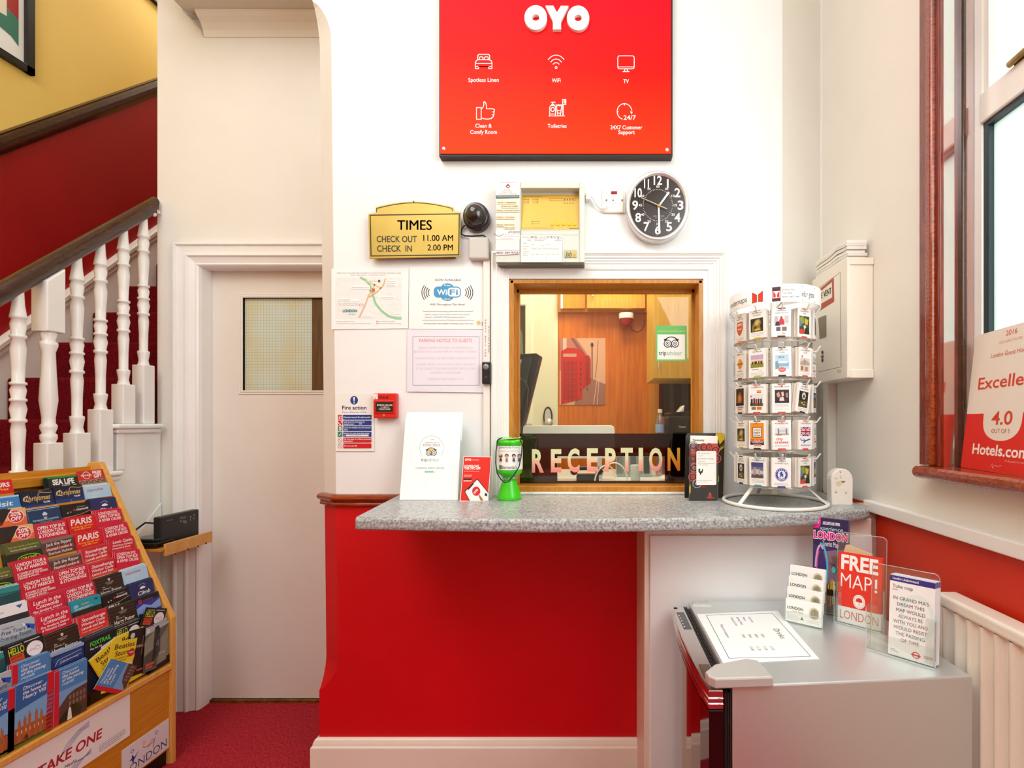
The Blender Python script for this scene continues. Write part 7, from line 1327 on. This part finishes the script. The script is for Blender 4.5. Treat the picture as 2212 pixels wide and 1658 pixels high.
g.text('2016', cxx, 21 * sy, 13, 'D8482E', w=38, al='C', it=0, bold=.0); g.text('OUR GUESTS RATED', cxx, 37 * sy, 6, 'E0A890', w=80, al='C'); g.text('London Guest House', cxx, 68 * sy, 11, 'D0583A', w=130, al='C'); g.text('Excellent', 141, 143 * sy, 30, 'D8401E', w=212, al='C', bold=.012)
g.text('4.0', cxx, 232 * sy, 32, 'D8401E', w=72, al='C', bold=.015); g.text('OUT OF 5', cxx, 252 * sy, 10, 'C85A3A', w=64, al='C'); g.up(); g.text('Hotels.com', 140, 306 * sy, 26, 'FBF2EA', w=196, al='C', bold=.022); g.text('An Expedia Inc company', 205, 318 * sy, 5, 'F6B8A4', w=80, al='C'); g.line([(118, 334 * sy), (124, 326 * sy), (126, 336 * sy), (134, 328 * sy), (140, 331 * sy), (156, 328 * sy)], .8, 'F6D0C4')
part('board', m, rb)

# ================================================================ on top of the fridge
m = MB(); zp = .8076
pg = [(.324, 1.441), (.586, 1.466), (.571, 1.166), (.323, 1.141)]
m.prism(pg, lambda u, v, d: Vector((u, v, d)), zp, zp + .0008, C('FAFAF9', .5))
A_ = Vector((.586, 1.460, zp + .001)); U_ = Vector((-.008, -.302, 0)); V_ = Vector((-.26, -.012, 0))
g = G(m, lambda u, v, l: A_ + U_ * u + V_ * v + Vector((0, 0, l)), .0003)
g.line([(.04, .09), (.93, .09), (.93, .9), (.06, .9)], .006, '2A2A2E', True)
def TT(t, u, v, h, w): g.text(t, u, v, h, '3A3A40', w=w)
TT('Drinks', .40, .24, .065, .20); g.n = 0
for i in range(4):
    TT(('Soft Drinks', 'Water', 'Sparkling Water', 'Orange Juice Pack')[i], .12, .42 + .07 * i, .028, (.13, .09, .18, .2)[i]); TT(('330ml', '500ml', '500ml', '200ml')[i], .50, .42 + .07 * i, .028, .07); TT(('£1.20', '£1.00', '£1.20', '£0.80')[i], .74, .42 + .07 * i, .028, .07)
TT('Please see reception', .28, .80, .03, .28)
solo('drinks_list', m, 'white sheet with a ruled border lying on the fridge top, headed Drinks', 'price list')
def HM(x, y, ang, z=.8075): return Matrix.Translation((x, y, z)) @ Matrix.Rotation(math.radians(ang), 4, 'Z')
def place(m, M): m.v = [tuple(M @ Vector(v)) for v in m.v]; return m
ACE = glass('acrylic_edge', 'E4ECEC', .25, .25)
def holder(M, w, hb, hf, dep, name_label, loc, lip=.35, lean=.03):
    """acrylic leaflet pocket: back plate, sides, low front, foot"""
    t = thing('leaflet_holder', name_label, 'leaflet holder', loc)
    m = MB(); w2 = w / 2; yb0 = dep
    def plate(x0, x1, y0, y1, z0, z1, th=.0022, mt=ACRYL):
        vs = [(x, y + lean * z / .2, z) for z, ya, yb in ((z0, y0, y1), (z1, y0, y1)) for x, y in ((x0, ya), (x1, ya), (x1, yb), (x0, yb))]
        m.add(vs, [(0, 1, 5, 4), (1, 2, 6, 5), (2, 3, 7, 6), (3, 0, 4, 7), (0, 3, 2, 1), (4, 5, 6, 7)], mt)
    plate(-w2, w2, dep, dep + .002, 0, hb); plate(-w2, -w2 + .002, 0, dep, 0, hf); plate(w2 - .002, w2, 0, dep, 0, hf)
    plate(-w2, -w2 + w * lip * .42, 0, .002, 0, hf); plate(w2 - w * lip * .42, w2, 0, .002, 0, hf); plate(-w2, w2, 0, .002, 0, hf * .42); m.box(-w2, w2, -.003, dep + .02, 0, .003, ACRYL)
    for x in (-w2, w2): m.box(x - .0012, x + .0012, -.001, .001, 0, hf, ACE)
    m.box(-w2, w2, -.0035, -.0015, 0, .004, ACE)
    e = [(-w2, 0), (-w2, hb - .008), (-w2 + .008, hb), (w2 - .008, hb), (w2, hb - .008), (w2, 0)]
    m.tube([(x, dep + .001 + lean * z / .2, z) for x, z in e], .0011, ACE, 5)
    part('acrylic_pocket', place(m, M), t); return t
def stack(M, w, h, n, draw, name, labels, cat, grp, y0=.004, z0=.004, lean=.03, gap=.0028, edge='F0ECE6', x0=0.):
    for i in range(n - 1, -1, -1):
        m = MB(); mx = Matrix.Translation((x0 + (.0012 * i if i else 0), y0 + gap * i, z0 + .0012 * (i % 2))) @ Matrix.Rotation(-math.atan(lean / .2), 4, 'X')
        m.box(-w / 2, w / 2, 0, gap * .8, 0, h, C(edge, .6)); g = G(m, lambda u, v, l: Vector(((u - 50) / 100 * w, -.0003 - l, h - v / 200 * h)), .00025); draw(g, i)
        me = m.mesh(name); o = bpy.data.objects.new(name, me); COL.objects.link(o); o.matrix_world = M @ mx; tagp(o, labels[0] if i == 0 else labels[1], cat, grp)
# business cards: four stepped stacks
M = HM(.619, 1.362, -34.6)
bh = thing('card_holder', 'stepped clear acrylic holder with four rows of business cards on the fridge', 'card holder', (.62, 1.36, .8075)); m = MB()
for k in range(4):
    y = .021 * k; z = .028 * k
    m.box(-.052, .052, y - .0025, y - .0005, z, z + .034, ACRYL); m.box(-.052, .052, y - .0025, y + .019, z, z + .002, ACRYL)
    for x in (-.052, .05): m.box(x, x + .002, y - .002, y + .02, 0, z + .05, ACRYL)
    m.box(-.052, .052, y - .003, y - .002, z + .033, z + .0345, ACE)
m.box(-.052, .052, .083, .085, 0, .14, ACRYL); m.box(-.0525, -.0515, -.003, -.002, 0, .05, ACE); m.box(.0515, .0525, -.003, -.002, 0, .05, ACE); part('acrylic_steps', place(m, M), bh)
def bcard(g, i):
    g.rect(0, 0, 100, 200, 'FBFAF8').up(); g.text('LONDON', 5, 86, 24, '3E6A50', w=45, bold=.03); g.text('Guest House', 20, 112, 18, 'B0763A', w=30, it=.4); g.ell(80, 90, 14, 56, 'D8D2B8', 24).up(); g.poly([(70, 110), (72, 62), (82, 46), (91, 62), (91, 110)], '9A9878').poly([(76, 74), (84, 66), (84, 104), (76, 104)], 'D8D4C0').poly([(70, 122), (90, 108), (92, 122), (80, 134)], 'B8845A'); g.poly([(44, 160), (47, 136), (50, 160), (53, 168), (42, 168)], '6A4A34').up(); g.dash(4, 32, 150, 4, 'D0CCC4', 1); g.dash(4, 40, 164, 4, 'D0CCC4', 2); g.dash(4, 36, 178, 4, 'D8D4CC', 3); g.dash(60, 94, 160, 4, 'E0CABA', 4); g.dash(60, 94, 176, 4, 'D8D4CC', 5)
for k in range(4):
    nm = ('front row', 'second row', 'third row', 'back row')[k]
    stack(M @ Matrix.Translation((0, .021 * k, .028 * k)), .098, .064, 3, bcard, 'business_card', ('white guest house business card facing front in the %s of the stepped holder' % nm, 'business cards behind the first in the %s of the stepped holder' % nm), 'business card', 'business cards, %s' % nm, y0=.0, lean=.02, gap=.004)
# tourist map
M = HM(.738, 1.44, -36)
def tmap(g, i):
    g.rect(0, 0, 100, 200, '3A2A6A').up().rect(0, 0, 100, 60, '2A1E4E').poly([(30, 72), (100, 60), (100, 150), (40, 140), (44, 110)], '8A6A7A').poly([(52, 80), (86, 76), (100, 100), (80, 120), (60, 104)], 'D8A88A').poly([(46, 92), (62, 96), (72, 110), (60, 116)], '2A2452').poly([(0, 140), (100, 136), (100, 200), (0, 200)], '5A3A14').poly([(0, 150), (100, 146), (100, 160), (0, 164)], '2A1A14').up()
    for k in range(9): g.rect(44 + 6 * k, 140 - 6 * (k % 3), 48 + 6 * k, 150, 'D8B42A').rect(44 + 6 * k, 164, 47 + 6 * k, 190 - 5 * (k % 4), ('C8281E', 'D89A1E', 'B8C82A')[k % 3])
    g.poly([(74, 146), (78, 128), (82, 146)], 'E8CC4A').poly([(50, 148), (53, 126), (57, 148)], 'E8CC4A')
    g.arc(22, 112, 14, 52, 60, 175, 5, 'E0A8C8', 16).arc(22, 112, 20, 56, -30, 95, 5, '4AB8E4', 16).arc(20, 116, 8, 44, 100, 190, 3, 'D84A9A', 12); g.ell(60, 108, 6, 7, '4AC8C4', 14)
    g.poly([(0, 0), (22, 0), (22, 14), (16, 24), (0, 24)], 'E01E8A').up(); g.dash(4, 18, 8, 2.4, 'F8D0E8', 1); g.dash(3, 17, 13, 2.4, 'F8D0E8', 2); g.text('DISCOUNTS AND OFFERS', 28, 14, 6, 'F4F0F8', w=48, bold=.03); g.text('xperience', 18, 26, 8, 'C8E4F4', w=66, it=.3); g.text('LONDON', 50, 45, 15, 'F4F0F8', w=98, al='C', bold=.09); g.up(); g.text('LONDON', 50, 44.5, 14, 'E8188A', w=95, al='C', bold=.04); g.text('Tourist Map', 50, 60, 11, 'F4F0F8', w=46, al='C', bold=.02)
th_ = thing('leaflet_holder', 'clear holder behind the business cards holding the purple tourist map', 'leaflet holder', (.75, 1.45, .8075))
m = MB(); m.box(-.056, .056, -.006, -.004, 0, .06, ACRYL); m.box(-.056, .056, .027, .029, 0, .2, ACRYL); m.box(-.056, .056, -.006, .029, 0, .003, ACRYL); m.box(-.057, -.055, -.006, -.004, 0, .06, ACE); m.box(.055, .057, -.006, -.004, 0, .06, ACE); m.box(-.056, .056, -.0065, -.0055, 0, .004, C('5A4A2A', .4)); part('acrylic_pocket', place(m, M), th_)
stack(M, .1, .292, 3, tmap, 'tourist_map', ('purple folded tourist map with a big wheel picture, standing behind the business cards', 'purple tourist maps behind the foremost one'), 'map', 'purple tourist maps', y0=-.001, lean=.012, edge='E4E0EC')
# free map
M = HM(.772, 1.345, -41)
holder(M, .128, .262, .12, .022, 'clear acrylic holder with red free maps, rear right on the fridge', (.78, 1.35, .8075), lean=.02)
def fmap(g, i):
    g.rect(0, 0, 100, 200, 'E8301C').up().rect(0, 154, 100, 200, 'F8F2EE').up(); g.text('FREE', 6, 46, 40, 'FBF4F0', w=86, bold=.035); g.text('MAP', 6, 98, 40, 'FBF4F0', w=72, bold=-.006); g.rect(85, 60, 90, 86, 'FBF4F0').ell(87.5, 94, 3.2, 4, 'FBF4F0'); g.ell(50, 132, 14, 20, 'FBF4F0', 24).up(); g.poly([(42, 133), (44, 124), (50, 121), (56, 124), (58, 133)], 'DC3420').rect(49.5, 133, 50.5, 144, 'DC3420').ring(50, 132, 11.5, 16.5, .7, 'E89A8A', 20); g.text('LONDON', 50, 188, 24, 'D8544A', w=88, al='C', bold=-.002); g.n -= 1
stack(M, .112, .202, 4, fmap, 'free_map', ('foremost red map leaflet lettered FREE MAP LONDON', 'red map leaflets behind the foremost one'), 'map', 'red free maps', y0=.004, lean=.02, edge='D8402E')
m = MB(); m.prism([(-.055, .17), (-.04, .228), (-.03, .23), (.03, .212), (.03, .17)], lambda u, v, d: Vector((u, d, v)), .034, .0355, C('D8C09A', .6)); place(m, M); solo('beige_paper', m, 'beige paper sticking up behind the red free maps', 'paper')
# tube map
M = HM(.7725, 1.166, -45)
holder(M, .148, .215, .115, .034, 'clear acrylic holder with white transport maps at the front right of the fridge', (.78, 1.17, .8075), lean=.025)
def umap(g, i):
    g.rect(0, 0, 100, 200, 'F4F4F2').up().rect(0, 1, 100, 15, '3A2A84').ring(62, 95, 34, 52, 9, 'E2F0EE', 24).up(); g.text('London Underground', 6, 10.5, 6, 'F0EEF8', w=58, bold=.02); g.text('Tube map', 6, 31, 8.4, '4A4A50', w=46); g.dash(6, 18, 37, 2.4, 'E09A9A', 1)
    for k, (t, w_, c_) in enumerate((("IN GRAND MA'S", 78, '4A4A50'), ('DREAM THIS', 60, '4A4A50'), ('MAP WOULD', 64, '5A5654'), ('ALWAYS BE', 54, '8A7A70'), ('WITH YOU AND', 76, '7A6A60'), ('WOULD RESIST', 74, '7A6A60'), ('THE PASSING', 64, '7A6A60'), ('OF TIME', 40, '7A6A60'))): g.text(t, 48, 60 + 14.6 * k, 8.2, c_, w=w_, al='C')
    g.ring(62, 185, 7.4, 7, 2.2, 'D8404A', 20).rect(52, 183.5, 72, 187, 'D8404A'); g.dash(78, 98, 182, 2, 'D0A0A0', 2); g.dash(78, 98, 186, 2, 'D0A0A0', 3); g.dash(5, 16, 186, 2, 'A0A0A0', 4); g.dash(5, 24, 190, 2, 'B0B0B0', 5)
stack(M, .096, .199, 7, umap, 'transport_map', ('foremost white folded transport map with a purple top band', 'white transport maps behind the foremost one'), 'map', 'white transport maps', y0=.006, lean=.025, gap=.0032, edge='EEF0F4', x0=.022)
# ================================================================ camera and light
cam = bpy.data.cameras.new('camera'); co = bpy.data.objects.new('camera', cam); COL.objects.link(co); S.camera = co
co.location = (0, 0, HC); co.rotation_euler = (math.pi / 2, 0, 0)
cam.sensor_fit = 'HORIZONTAL'; cam.sensor_width = 36; cam.lens = 36 * F / 2212
cam.shift_x = -(CX - 1106) / 2212; cam.shift_y = (CY - 829) / 2212; cam.clip_start = .01
S.view_settings.view_transform = 'Standard'; S.view_settings.look = 'None'; S.view_settings.exposure = 0; S.view_settings.gamma = 1
w = bpy.data.worlds.new('daylight'); S.world = w; w.use_nodes = True
w.node_tree.nodes['Background'].inputs[0].default_value = (.96, .99, .985, 1); w.node_tree.nodes['Background'].inputs[1].default_value = 1.0
def area(name, loc, target, sx, sy, power, col=(1, 1, 1)):
    l = bpy.data.lights.new(name, 'AREA'); l.shape = 'RECTANGLE'; l.size = sx; l.size_y = sy; l.energy = power; l.color = col
    o = bpy.data.objects.new(name, l); COL.objects.link(o); o.location = loc
    o.rotation_euler = (Vector(target) - Vector(loc)).to_track_quat('-Z', 'Y').to_euler(); return o
area('window_daylight', (.90, .35, 2.2), (-1.9, 1.3, .5), 1.1, 1.6, 24, (.96, .98, 1))
area('outside_daylight', (1.9, .6, 2.6), (1.05, .7, 2.2), 1.6, 2.2, 44, (.98, 1, .985))
area('hall_fill', (-1.3, -.3, 4.3), (0, 1.4, 1.2), 2.4, 1.8, 53, (.975, .985, 1))  # added soft fill under the ceiling, no fixture stands there
area('front_fill', (-1.2, -1.3, 3.75), (.7, 1.6, 1.3), 2.4, 1.2, 34, (.97, .985, 1))  # added fill from behind the camera, not from any entrance
area('stair_fill', (-2.5, 3.3, 4.7), (-2.6, 2.6, 2.5), .5, .9, 10, (1, .92, .78))  # unseen warm lamp added to grade the yellow stair wall
area('office_fill', (.15, 2.45, 2.75), (.1, 2.7, 1.3), .8, .5, 22, (1, .9, .72))  # unseen warm lamp added to brighten the room behind the hatch
S.cycles.max_bounces = 7; S.cycles.diffuse_bounces = 4; S.cycles.glossy_bounces = 3; S.cycles.use_adaptive_sampling = True; S.cycles.adaptive_threshold = .05; S.cycles.adaptive_min_samples = 16; S.cycles.transparent_max_bounces = 16; S.cycles.use_denoising = True
